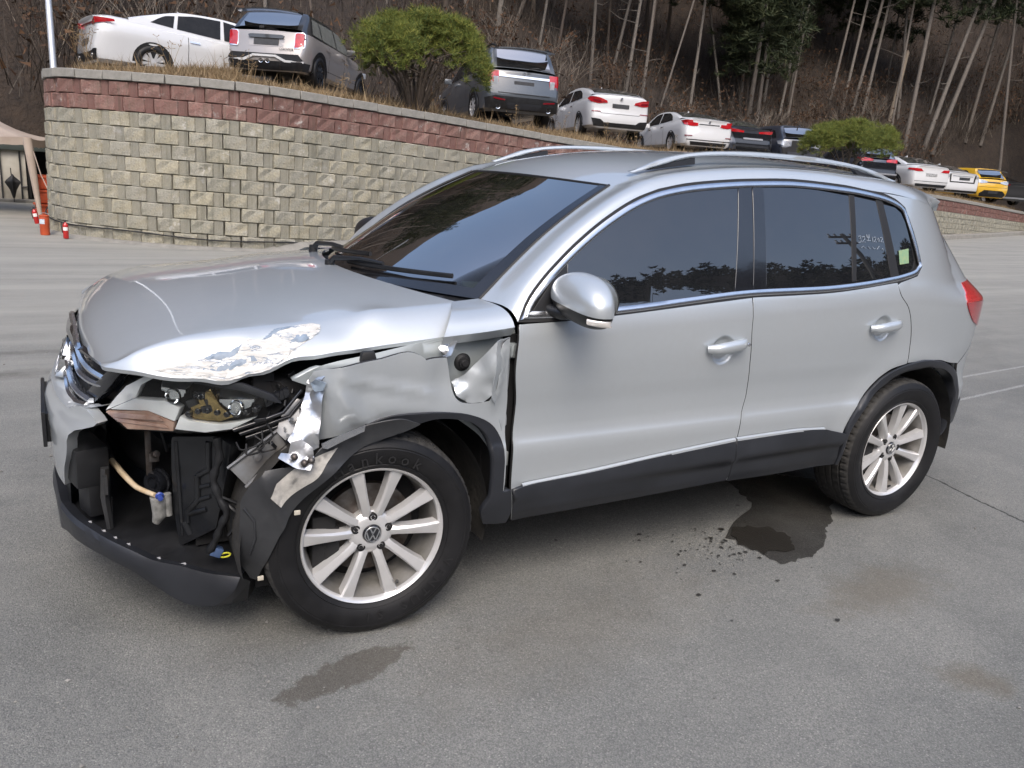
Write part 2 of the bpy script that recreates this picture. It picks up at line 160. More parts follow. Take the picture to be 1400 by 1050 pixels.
E = {
'trunks': [[29.158,31.648,4.856,0.228,0.245,0.089],[32.634,32.813,5.126,0.003,0.375,0.072],[34.153,33.095,5.426,0.185,0.267,0.092],[41.912,38.838,9.122,0.316,0.223,0.086],[33.946,31.448,4.783,0.217,0.244,0.102],[38.173,33.943,5.335,0.302,0.191,0.089],[38.925,33.83,5.238,0.276,0.207,0.089],[42.169,33.599,6.367,0.315,0.186,0.082],[43.112,32.693,6.025,0.344,0.166,0.102],[44.415,32.778,6.063,0.31,0.185,0.104],[46.513,31.797,5.736,0.183,0.26,0.093],[45.005,29.767,4.122,0.275,0.196,0.134],[45.699,29.086,4.024,0.429,0.104,0.133],[46.51,28.973,4.417,0.452,0.091,0.134],[51.054,29.866,5.438,0.359,0.154,0.106],[49.04,31.56,6.651,0.368,0.156,0.082],[52.542,29.813,5.383,0.389,0.161,0.107],[28.939,37.084,7.919,0.328,0.248,0.084],[26.192,32.041,5.888,0.257,0.263,0.066],[19.317,35.17,7.514,0.25,0.368,0.146],[21.124,36.896,8.727,0.508,0.353,0.115],[22.301,34.467,7.053,0.29,0.278,0.075],[25.223,33.451,6.253,0.342,0.207,0.086],[24.66,31.433,5.297,0.27,0.237,0.091],[25.114,30.607,5.055,0.245,0.263,0.081],[25.889,30.207,4.858,0.414,0.186,0.054],[12.2,31.488,7.333,0.33,1.041,0.061],[18.639,37.131,8.26,0.134,0.549,0.103],[-0.559,18.809,2.83,-0.008,0.571,0.049],[3.612,24.512,4.282,0.006,0.589,0.055],[4.572,26.215,4.984,0.023,0.684,0.071],[6.333,27.036,5.535,0.054,0.758,0.075],[-1.09,17.862,2.275,-0.009,0.521,0.039],[5.807,27.084,5.465,0.02,0.783,0.062],[21.364,34.65,7.406,0.287,0.311,0.074],[50.252,26.707,3.477,0.191,0.249,0.09],[39.824,34.87,6.013,0.252,0.222,0.091],[42.714,33.123,6.262,0.316,0.193,0.091],[44.8,30.916,4.707,0.286,0.211,0.079],[7.705,26.189,5.416,0.029,0.661,0.05],[2.136,23.678,4.218,-0.019,0.675,0.052],[0.508,21.197,3.615,-0.033,0.666,0.037]],
'snap': [[46.046,32.06,5.695],[47.446,32.695,10.297]],
'puddle': [[2.346,-0.264,0.0],[2.523,-0.28,0.0],[2.668,-0.406,-0.0],[2.563,-0.627,0.0],[2.411,-0.761,0.0],[2.092,-0.975,0.0],[1.87,-1.072,0.0],[1.724,-1.077,0.0],[1.705,-1.001,0.0],[1.727,-0.896,0.0],[1.691,-0.823,0.0],[1.676,-0.78,0.0],[1.825,-0.676,0.0],[2.073,-0.548,0.0]],
'pud_dark': [[1.815,-0.673,0.0],[1.87,-0.734,0.0],[1.792,-0.898,0.0],[1.675,-0.905,0.0]],
'st2': [[-0.32,-1.134,0.0],[-0.284,-1.04,0.0],[-0.205,-0.995,0.0],[-0.074,-1.023,0.0],[0.04,-1.029,0.0],[-0.028,-1.091,0.0],[-0.152,-1.116,0.0],[-0.269,-1.138,0.0]],
'st3': [[0.151,-0.927,0.0]],
'br1': [[1.908,-1.317,0.0]],
'br2': [[1.497,-1.829,0.0]],
'br3': [[-0.879,2.969,0.0]],
'br4': [[-1.043,2.609,0.0]],
'crack': [[3.394,-0.573,0.0],[3.404,-0.735,-0.0],[3.359,-0.929,0.0],[3.296,-1.192,0.0]],
'line1': [[5.361,0.424,0.0],[6.453,0.539,0.0]],
'line2': [[6.121,0.765,0.0],[6.927,0.799,0.0]],
'specks': [[-0.254,-1.264,0.0]],
'kerb': [[1.776,9.164,0.0],[2.428,10.066,0.0],[3.746,10.171,0.0],[2.519,8.911,0.0]],
'ext': [[-0.625,10.28,0.0]],
'bucket': [[-0.861,10.605,0.0]],
'barrier': [[-0.898,13.449,0.0]],
'cable0': [[-0.792,14.06,0.0]],
'postb': [[-1.32,-29.402,0.0]],
'post': [[-0.588,11.702,2.383],[-0.587,12.014,3.368]],
'tent': [[-1.021,13.185,1.322],[-1.392,13.498,1.618],[-0.756,13.029,1.322],[-0.908,12.761,0.196],[-1.407,13.439,1.406],[-1.041,13.152,1.18]],
'shed': [[-1.706,21.273,0.877],[-1.186,20.98,0.922],[-1.27,20.642,-0.3],[-1.791,20.935,-0.345],[-0.801,20.791,1.042],[-0.897,20.405,-0.354]],
'umb': [[-1.612,19.234,0.318],[-1.54,18.989,-0.318],[-1.421,19.065,0.142],[-1.698,19.221,0.118]],
'red2': [[-0.954,11.005,0.266]],
'wallcable': [[-0.729,13.513,0.0],[-0.445,12.442,0.0],[0.511,10.802,0.0],[1.463,10.007,0.0],[2.483,9.604,0.0],[3.569,9.655,0.0]],
'pole': [[22.624,-14.802,11.383]],
}
# ------------------------------------------------------------------ helpers
def mesh_data(name, V, F, mat=None, smooth=False, N=None):
    me = bpy.data.meshes.new(name)
    me.from_pydata([tuple(map(float, v)) for v in V], [], [tuple(map(int, f)) for f in F])
    if mat is not None:
        for m in (mat if isinstance(mat, (list, tuple)) else [mat]): me.materials.append(m)
    if smooth: me.polygons.foreach_set('use_smooth', [True] * len(me.polygons))
    me.update()
    if N is not None: me.normals_split_custom_set_from_vertices([tuple(map(float, n)) for n in N])
    return me
def link(name, me, parent=None, **kw):
    o = bpy.data.objects.new(name, me); COL.objects.link(o)
    if parent is not None: o.parent = parent
    for k, v in kw.items(): o[k] = v
    return o
def obj(name, V, F, mat=None, parent=None, smooth=False, N=None, **kw):
    return link(name, mesh_data(name, V, F, mat, smooth, N), parent, **kw)
def thing(name, label, cat, loc=(0, 0, 0), rz=0, group=None):
    o = bpy.data.objects.new(name, None); COL.objects.link(o); o.location = loc; o.rotation_euler = (0, 0, rz)
    o.empty_display_size = .2
    return tag(o, label, cat, group)
def tag(o, label, cat, group=None):
    o['label'] = label; o['category'] = cat
    if group: o['group'] = group
    return o
def auto_smooth(o, ang=35):
    me = o.data; bm = bmesh.new(); bm.from_mesh(me)
    for f in bm.faces: f.smooth = True
    c = math.radians(ang)
    for e in bm.edges:
        if len(e.link_faces) == 2: e.smooth = e.calc_face_angle(0) < c
    bm.to_mesh(me); bm.free()
    return o
def bevel(o, w=.004, seg=2, ang=30):
    me = o.data; bm = bmesh.new(); bm.from_mesh(me)
    bmesh.ops.recalc_face_normals(bm, faces=bm.faces)
    es = [e for e in bm.edges if len(e.link_faces) == 2 and e.calc_face_angle(0) > math.radians(ang)]
    bmesh.ops.bevel(bm, geom=es, offset=w, segments=seg, affect='EDGES', profile=.6, clamp_overlap=True)
    bm.to_mesh(me); bm.free()
    return auto_smooth(o, 40)
class MB:
    def __init__(s): s.V = []; s.F = []
    def add(s, V, F):
        n = len(s.V); s.V += [Vector(v) for v in V]; s.F += [tuple(i + n for i in f) for f in F]; return s
    def box(s, c, d, M=None, taper=1.0):
        x, y, z = d[0] / 2, d[1] / 2, d[2] / 2
        V = [Vector((sx * x * (taper if sz > 0 else 1), sy * y * (taper if sz > 0 else 1), sz * z)) for sz in (-1, 1) for sx, sy in ((-1, -1), (1, -1), (1, 1), (-1, 1))]
        if M is not None: V = [M @ v for v in V]
        return s.add([v + Vector(c) for v in V], [(3, 2, 1, 0), (4, 5, 6, 7), (0, 1, 5, 4), (1, 2, 6, 5), (2, 3, 7, 6), (3, 0, 4, 7)])
    def tube(s, P, r, n=8, cap=True, flat=1.0):
        P = [Vector(p) for p in P]; rr = r if isinstance(r, (list, tuple)) else [r] * len(P)
        V = []; F = []; u = None
        for i, p in enumerate(P):
            t = (P[min(i + 1, len(P) - 1)] - P[max(i - 1, 0)]).normalized()
            if u is None: u = t.cross(Vector((0, 0, 1)) if abs(t.z) < .9 else Vector((1, 0, 0))).normalized()
            u = (u - t * u.dot(t)).normalized(); w = t.cross(u)
            for k in range(n):
                a = 2 * math.pi * k / n
                V.append(p + u * math.cos(a) * rr[i] + w * math.sin(a) * rr[i] * flat)
        for i in range(len(P) - 1):
            for k in range(n): F.append((i * n + k, i * n + (k + 1) % n, (i + 1) * n + (k + 1) % n, (i + 1) * n + k))
        if cap: F.append(tuple(range(n - 1, -1, -1))); F.append(tuple(range((len(P) - 1) * n, len(P) * n)))
        return s.add(V, F)
    def lathe(s, prof, n=32, M=None, closed=False):
        # prof: (radius, axial) pairs; axis = local Y (outwards negative)
        V = []; F = []; m = len(prof)
        for k in range(n):
            a = 2 * math.pi * k / n
            for r, h in prof: V.append(Vector((r * math.cos(a), h, r * math.sin(a))))
        for k in range(n):
            for i in range(m - 1 if not closed else m):
                a, b = k * m + i, k * m + (i + 1) % m; c, d = ((k + 1) % n) * m + (i + 1) % m, ((k + 1) % n) * m + i
                F.append((a, b, c, d))
        if M is not None: V = [M @ v for v in V]
        return s.add(V, F)
    def build(s, name, mat, parent=None, smooth=None, bev=None, **kw):
        o = obj(name, s.V, s.F, mat, parent, **kw)
        if bev: bevel(o, *(bev if isinstance(bev, tuple) else (bev,)))
        elif smooth: auto_smooth(o, smooth)
        return o
def sstep(a, b, x):
    t = min(max((x - a) / (b - a), 0), 1); return t * t * (3 - 2 * t)
def resample(P, n):
    P = np.array(P, float); d = np.r_[0, np.cumsum(np.linalg.norm(np.diff(P, axis=0), axis=1))]
    t = np.linspace(0, d[-1], n)
    return np.stack([np.interp(t, d, P[:, k]) for k in range(P.shape[1])], 1)
def spline(P, n):
    """smooth curve through the points (cubic, chord length), resampled evenly"""
    P = np.array(P, float)
    if len(P) < 3: return resample(P, n)
    d = np.r_[0, np.cumsum(np.linalg.norm(np.diff(P, axis=0), axis=1))]
    fs = [pchip(d, P[:, k]) for k in range(P.shape[1])]
    T_ = np.linspace(0, d[-1], max(n * 3, 60))
    return resample([[f(t) for f in fs] for t in T_], n)
def smooth_outline(pts, step, corner=38):
    """closed 2D outline: rounded between corners sharper than corner degrees, sampled about every step"""
    P = [np.array(p, float) for p in pts]; n = len(P)
    cor = []
    for i in range(n):
        a = P[i] - P[i - 1]; b = P[(i + 1) % n] - P[i]
        c = np.dot(a, b) / (np.linalg.norm(a) * np.linalg.norm(b) + 1e-12)
        if math.degrees(math.acos(min(1, max(-1, c)))) > corner: cor.append(i)
    if not cor: cor = [0]
    out = []
    for k, i in enumerate(cor):
        j = cor[(k + 1) % len(cor)]; m = (j - i) % n or n
        seg = [P[(i + t) % n] for t in range(m + 1)]
        L = sum(np.linalg.norm(seg[t + 1] - seg[t]) for t in range(m))
        q = spline(seg, max(2, int(round(L / step)) + 1))
        out += [tuple(v) for v in q[:-1]]
    return out
def inside(pt, poly):
    x, y = pt; c = False; n = len(poly); j = n - 1
    for i in range(n):
        xi, yi = poly[i]; xj, yj = poly[j]
        if (yi > y) != (yj > y) and x < (xj - xi) * (y - yi) / (yj - yi) + xi: c = not c
        j = i
    return c
def fill2d(outline, h, extra=None):
    """triangulate a 2D outline with interior points every h -> (points, tris, n_boundary)"""
    B = np.array(outline); nb = len(B)
    (x0, y0), (x1, y1) = B.min(0), B.max(0)
    pts = [Vector(b) for b in outline]
    seg_a = B; seg_b = np.roll(B, -1, 0); ab = seg_b - seg_a; L2 = (ab ** 2).sum(1) + 1e-12
    nx, ny = int((x1 - x0) / h) + 1, int((y1 - y0) / h) + 1
    for i in range(nx + 1):
        for j in range(ny + 1):
            q = np.array((x0 + (i + .5 * (j % 2)) * h, y0 + j * h * .9))
            if extra and math.hypot(q[0] - extra[1][0], q[1] - extra[1][1]) < extra[1][2] + h * .3: continue
            if not inside(q, outline): continue
            t = np.clip(((q - seg_a) * ab).sum(1) / L2, 0, 1)
            if (np.linalg.norm(seg_a + ab * t[:, None] - q, axis=1)).min() > .45 * h: pts.append(Vector(q))
    if extra: pts += [Vector(e) for e in extra[0]]
    r = delaunay_2d_cdt(pts, [(i, (i + 1) % nb) for i in range(nb)], [], 1, 1e-6)
    return [tuple(v) for v in r[0]], [tuple(f) for f in r[2]], nb
def wn(x, z, e=.004):
    gx = (W(x + e, z) - W(x - e, z)) / (2 * e); gz = (W(x, z + e) - W(x, z - e)) / (2 * e)
    v = np.array((-gx, -1, -gz)); return v / np.linalg.norm(v)
def panel(name, tr, mat, parent, h=.035, off=0.0, flange=.014, corner=38, disp=None, side=-1, smooth=True, step=None, extra=None, **kw):
    """a skin panel of the body: the traced outline laid on the side surface, edges turned inwards"""
    ol = smooth_outline([(p[0], p[-1]) for p in tr], step or h * .7, corner) if smooth else [(p[0], p[-1]) for p in tr]
    P, F, nb = fill2d(ol, h, extra)
    V = []; N = []
    for x, z in P:
        d = disp(x, z) if disp else 0.0
        V.append((x, side * (W(x, z) + off + d), z))
        if disp:
            e = .004
            gx = (disp(x + e, z) - disp(x - e, z)) / (2 * e); gz = (disp(x, z + e) - disp(x, z - e)) / (2 * e)
            w = wn(x, z); w = np.array((w[0] / -w[1] - gx, -1, w[2] / -w[1] - gz)); w /= np.linalg.norm(w)
        else: w = wn(x, z)
        N.append((w[0], w[1] * -side, w[2]))
    # orientation
    a, b, c = (Vector(V[i]) for i in F[0][:3])
    if (b - a).cross(c - a).dot(Vector(N[F[0][0]])) < 0: F = [tuple(reversed(f)) for f in F]
    if flange:
        edges = {}
        for f in F:
            for i in range(len(f)):
                e = (f[i], f[(i + 1) % len(f)])
                if (e[1], e[0]) in edges: del edges[(e[1], e[0])]
                else: edges[e] = 1
        ids = {}
        # round over: a ring just inside the edge, turned out by 50 degrees, then the return flange
        cen = np.mean(np.array(V), 0)
        for (i, j) in list(edges):
            for k in (i, j):
                if k in ids: continue
                ids[k] = None
        nbv = {}
        for (i, j) in edges:
            t = np.array(V[j]) - np.array(V[i]); o = np.cross(t, np.array(N[i])); o /= (np.linalg.norm(o) + 1e-9)
            for k in (i, j): nbv[k] = nbv.get(k, 0) + o
        for k in ids:
            o = nbv[k] / (np.linalg.norm(nbv[k]) + 1e-9); v = np.array(V[k]); nrm = np.array(N[k])
            i0 = len(V); V.append(tuple(v + o * .0006 - nrm * .0008)); N.append(tuple((o * .6 + nrm) / np.linalg.norm(o * .6 + nrm)))
            V.append(tuple(v + o * .0006 - nrm * flange)); N.append(tuple(o))
            ids[k] = (i0, i0 + 1)
        for (i, j) in edges:
            a1, a2 = ids[i]; b1, b2 = ids[j]
            F.append((j, i, a1, b1)); F.append((b1, a1, a2, b2))
        if mat is SILVER:      # return edges blackened, painting shade into the shut lines
            o = obj(name, V, F, [mat, SEAL], parent, True, N, **kw); nf = 2 * len(edges); k0 = len(F) - nf
            mi = [0] * len(F)
            for k in range(k0 + 1, len(F), 2): mi[k] = 1
            o.data.polygons.foreach_set('material_index', mi); o.data.update(); return o
    return obj(name, V, F, mat, parent, True, N, **kw)
def band(name, loop, o0, o1, d0, d1, mat, parent, closed=True, mid=None, side=-1):
    """strip that follows a closed 2D loop on the side surface between two inward offsets"""
    L = np.array(loop); n = len(L)
    area = .5 * np.sum(L[:, 0] * np.roll(L[:, 1], -1) - np.roll(L[:, 0], -1) * L[:, 1])
    t = np.roll(L, -1, 0) - np.roll(L, 1, 0); t /= np.linalg.norm(t, axis=1)[:, None]
    nr = np.stack([-t[:, 1], t[:, 0]], 1) * (1 if area > 0 else -1)
    offs = [(o0, d0 - .006), (o0, d0)] + ([((o0 + o1) / 2, mid)] if mid is not None else []) + [(o1, d1), (o1, d1 - .006)]
    V = []; F = []; m = len(offs)
    for i in range(n):
        for o, d in offs:
            q = L[i] + nr[i] * o; V.append((q[0], side * (W(q[0], q[1]) + d), q[1]))
    for i in range(n if closed else n - 1):
        for k in range(m - 1): F.append((i * m + k, ((i + 1) % n) * m + k, ((i + 1) % n) * m + k + 1, i * m + k + 1))
    o = obj(name, V, F, mat, parent); bm = bmesh.new(); bm.from_mesh(o.data); bmesh.ops.recalc_face_normals(bm, faces=bm.faces); bm.to_mesh(o.data); bm.free()
    return auto_smooth(o, 50)
def grid_obj(name, rows, mat, parent=None, smooth=True, flip=False, ang=None, **kw):
    n, m = len(rows), len(rows[0]); V = [v for r in rows for v in r]; F = []
    for i in range(n - 1):
        for j in range(m - 1):
            f = (i * m + j, i * m + j + 1, (i + 1) * m + j + 1, (i + 1) * m + j); F.append(f[::-1] if flip else f)
    o = obj(name, V, F, mat, parent, smooth, **kw)
    return auto_smooth(o, ang) if ang else o
def slab(name, P, depth, mat, parent=None, bev=None, sub=0, **kw):
    """solid from a nearly flat traced outline and a depth vector"""
    P = [Vector(p) for p in P]; d = Vector(depth); n = len(P)
    tri = tessellate_polygon([P])
    F = [tuple(t) for t in tri]; F += [tuple(i + n for i in reversed(t)) for t in F[:]]
    F += [(i, (i + 1) % n, (i + 1) % n + n, i + n) for i in range(n)]
    o = obj(name, P + [p + d for p in P], F, mat, parent, **kw)
    bm = bmesh.new(); bm.from_mesh(o.data); bmesh.ops.recalc_face_normals(bm, faces=bm.faces)
    bmesh.ops.dissolve_limit(bm, angle_limit=.02, verts=bm.verts, edges=bm.edges)
    bm.to_mesh(o.data); bm.free()
    if bev: bevel(o, bev)
    return o
def text_mesh(s, size, depth):
    c = bpy.data.curves.new('text', 'FONT'); c.body = s; c.size = size; c.extrude = depth; c.align_x = 'CENTER'; c.align_y = 'CENTER'; c.resolution_u = 2
    t = bpy.data.objects.new('text_source', c); COL.objects.link(t)
    dg = bpy.context.evaluated_depsgraph_get(); me = bpy.data.meshes.new_from_object(t.evaluated_get(dg))
    V = [v.co.copy() for v in me.vertices]; F = [tuple(p.vertices) for p in me.polygons]
    bpy.data.objects.remove(t); bpy.data.curves.remove(c); bpy.data.meshes.remove(me)
    return V, F
def copy_tree(o, parent=None):
    c = o.copy(); COL.objects.link(c)
    if parent is not None: c.parent = parent
    for ch in list(o.children): copy_tree(ch, c)
    return c

# ------------------------------------------------------------------ materials
def mat(name):
    m = bpy.data.materials.new(name); m.use_nodes = True
    b = m.node_tree.nodes['Principled BSDF']
    return m, m.node_tree, b
class NT:
    def __init__(s, nt): s.nt = nt; s.tc = None
    def n(s, t, **kw):
        x = s.nt.nodes.new(t)
        for k, v in kw.items(): setattr(x, k, v)
        return x
    def l(s, a, b): s.nt.links.new(a, b)
    def co(s, scale=None, kind='Object'):
        if s.tc is None: s.tc = s.n('ShaderNodeTexCoord')
        if scale is None: return s.tc.outputs[kind]
        mp = s.n('ShaderNodeMapping'); mp.inputs['Scale'].default_value = scale; s.l(s.tc.outputs[kind], mp.inputs[0]); return mp.outputs[0]
    def noise(s, scale, detail=4, rough=.55, vec=None, dist=0):
        x = s.n('ShaderNodeTexNoise'); x.inputs['Scale'].default_value = scale; x.inputs['Detail'].default_value = detail; x.inputs['Roughness'].default_value = rough; x.inputs['Distortion'].default_value = dist
        s.l(vec if vec is not None else s.co(), x.inputs['Vector']); return x.outputs['Fac']
    def ramp(s, fac, stops):
        x = s.n('ShaderNodeValToRGB'); e = x.color_ramp.elements
        while len(e) < len(stops): e.new(.5)
        for k, (p, c) in enumerate(stops):
            e[k].position = p; e[k].color = c if len(c) == 4 else (*c, 1)
        s.l(fac, x.inputs[0]); return x.outputs[0]
    def mapr(s, v, a, b, c, d):
        x = s.n('ShaderNodeMapRange'); x.inputs[1].default_value = a; x.inputs[2].default_value = b; x.inputs[3].default_value = c; x.inputs[4].default_value = d
        s.l(v, x.inputs[0]); return x.outputs[0]
    def math(s, op, a, b=None, c=None):
        x = s.n('ShaderNodeMath', operation=op)
        for i, v in enumerate((a, b, c)):
            if v is None: continue
            if isinstance(v, (int, float)): x.inputs[i].default_value = v
            else: s.l(v, x.inputs[i])
        return x.outputs[0]
    def mix(s, f, a, b, mode='MIX'):
        x = s.n('ShaderNodeMix', data_type='RGBA', blend_type=mode)
        for i, v in ((0, f), (6, a), (7, b)):
            if isinstance(v, (int, float)): x.inputs[i].default_value = v
            elif isinstance(v, tuple): x.inputs[i].default_value = v if len(v) == 4 else (*v, 1)
            else: s.l(v, x.inputs[i])
        return x.outputs[2]
    def bump(s, h, strength=.3, dist=.01, prev=None):
        x = s.n('ShaderNodeBump'); x.inputs['Strength'].default_value = strength; x.inputs['Distance'].default_value = dist
        s.l(h, x.inputs['Height'])
        if prev is not None: s.l(prev, x.inputs['Normal'])
        return x.outputs[0]
def simple(name, col, rough=.5, metal=0, noise=0.0, nscale=20, bump=0.0, bscale=200, bdist=.002, coat=0, spec=.5, vary=None, rvar=0.0):
    m, nt_, b = mat(name); q = NT(nt_)
    b.inputs['Roughness'].default_value = rough; b.inputs['Metallic'].default_value = metal
    b.inputs['Coat Weight'].default_value = coat; b.inputs['Coat Roughness'].default_value = .03; b.inputs['Specular IOR Level'].default_value = spec
    c = (*col, 1); b.inputs['Base Color'].default_value = c
    if noise or vary:
        f = q.noise(nscale, 5, .6)
        c2 = tuple(x * (1 - noise) for x in col) if not vary else vary
        c1 = tuple(min(1, x * (1 + noise)) for x in col) if not vary else col
        q.l(q.ramp(f, [(.3, c2), (.7, c1)]), b.inputs['Base Color'])
        if rvar: q.l(q.mapr(f, .3, .7, rough - rvar, rough + rvar), b.inputs['Roughness'])
    if bump: q.l(q.bump(q.noise(bscale, 3, .6), bump, bdist), b.inputs['Normal'])
    return m
def paint(name, col, metal=.0, rough=.35, dust=.15, coat=1.0, dustcol=(.30, .28, .25), base_dirt=True):
    m, nt_, b = mat(name); q = NT(nt_)
    b.inputs['Metallic'].default_value = metal; b.inputs['Coat Weight'].default_value = coat; b.inputs['Coat Roughness'].default_value = .025; b.inputs['Coat IOR'].default_value = 1.6
    n1 = q.noise(3.0, 6, .65); n2 = q.noise(45, 4, .7)
    d = q.math('MULTIPLY', q.mapr(n1, .35, .75, .25, 1), q.mapr(n2, .3, .7, .5, 1))
    if base_dirt:      # road film thickest low on the body, where the wheels throw it
        sx = q.n('ShaderNodeSeparateXYZ'); q.l(q.co(), sx.inputs[0])
        d = q.math('ADD', d, q.mapr(sx.outputs[2], .35, .75, .9, 0))
    d = q.math('MULTIPLY', d, dust)
    q.l(q.mix(d, col, dustcol), b.inputs['Base Color'])
    q.l(q.math('ADD', q.math('MULTIPLY', d, .5), rough), b.inputs['Roughness'])
    q.l(q.math('MULTIPLY', q.math('SUBTRACT', 1.0, q.math('MULTIPLY', d, .9)), metal), b.inputs['Metallic'])
    q.l(q.mapr(n2, .3, .7, .015, .06), b.inputs['Coat Roughness'])
    return m
def glass(name, tint=(.02, .023, .025), through=.0, ior=1.65, rough=0.0, dirt=.06, coatcol=(1, 1, 1)):
    m, nt_, b = mat(name); q = NT(nt_); nt_.nodes.remove(b)
    out = nt_.nodes['Material Output']
    gl = q.n('ShaderNodeBsdfGlossy'); gl.inputs['Roughness'].default_value = rough; gl.inputs[0].default_value = (*coatcol, 1)
    df = q.n('ShaderNodeBsdfDiffuse'); df.inputs[0].default_value = (*tint, 1)
    base = df.outputs[0]
    if through:
        tr = q.n('ShaderNodeBsdfTransparent'); tr.inputs[0].default_value = (through, through * 1.03, through * 1.02, 1)
        mx = q.n('ShaderNodeMixShader'); mx.inputs[0].default_value = .12 if through < .9 else .02; q.l(tr.outputs[0], mx.inputs[1]); q.l(base, mx.inputs[2]); base = mx.outputs[0]
    fr = q.n('ShaderNodeFresnel'); fr.inputs[0].default_value = ior
    m1 = q.n('ShaderNodeMixShader'); q.l(fr.outputs[0], m1.inputs[0]); q.l(base, m1.inputs[1]); q.l(gl.outputs[0], m1.inputs[2])
    if dirt:
        dd = q.n('ShaderNodeBsdfDiffuse'); dd.inputs[0].default_value = (.35, .34, .32, 1)
        m2 = q.n('ShaderNodeMixShader'); q.l(q.mapr(q.noise(7, 6, .7), .35, .8, 0, dirt), m2.inputs[0]); q.l(m1.outputs[0], m2.inputs[1]); q.l(dd.outputs[0], m2.inputs[2]); q.l(m2.outputs[0], out.inputs[0])
    else: q.l(m1.outputs[0], out.inputs[0])
    return m
SILVER = paint('silver_paint', (.53, .57, .595), .55, .36, .14)
BLACKP = simple('black_plastic', (.011, .0115, .013), .42, noise=.35, nscale=8, bump=.15, bscale=500, bdist=.001, rvar=.08)
GREYP = simple('grey_plastic', (.019, .021, .026), .44, noise=.25, nscale=6, bump=.2, bscale=450, bdist=.001, rvar=.08)
DUSTP = simple('dusty_plastic', (.018, .019, .021), .6, vary=(.045, .045, .045), nscale=9, bump=.2, bscale=350, bdist=.001)
GLOSSB = simple('gloss_black', (.012, .013, .016), .12, coat=.6, noise=.2, nscale=5)
RUBBER = simple('tyre_rubber', (.0085, .0085, .0095), .55, spec=.35, noise=.3, nscale=14, bump=.2, bscale=300, bdist=.001, rvar=.1)
TREAD = simple('tread_rubber', (.018, .018, .018), .8, vary=(.045, .043, .040), nscale=40)
SEAL = simple('rubber_seal', (.012, .012, .013), .6)
CHROME = simple('chrome', (.78, .79, .80), .10, 1.0, noise=.05, nscale=30)
SATIN = simple('satin_metal', (.72, .73, .75), .26, 1.0, noise=.06, nscale=20)
ALLOY = simple('alloy_wheel', (.66, .66, .665), .30, .45, vary=(.58, .575, .565), nscale=7, coat=.3)
BRUSHD = simple('dirty_shaded_alloy', (.36, .35, .335), .5, .5, vary=(.20, .19, .17), nscale=10)  # wheel barrel: dirt, plus shade between the spokes darkened into the colour
STEEL = simple('steel_parts', (.16, .155, .15), .5, .8, vary=(.07, .05, .04), nscale=25)
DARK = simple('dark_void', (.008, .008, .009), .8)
PRIMER = simple('bare_filler', (.62, .61, .59), .5, noise=.12, nscale=30, bump=.6, bscale=60, bdist=.004)
BLUEGREY = simple('grey_undercoat', (.20, .25, .31), .5, noise=.2, nscale=40, bump=.3, bscale=90)
CRUMPLE = simple('bare_bent_metal', (.64, .65, .66), .30, .85, vary=(.50, .52, .55), nscale=9, bump=.3, bscale=30, bdist=.004)
INNERP = paint('inner_body_paint', (.30, .335, .345), .25, .42, .2, coat=.3)
GLASS = glass('tinted_glass', (.008, .009, .011), 0, 1.95, dirt=.025)
WSGLASS = glass('windscreen_glass', (.01, .011, .012), .20, 1.30, dirt=.03, coatcol=(.52, .50, .48))
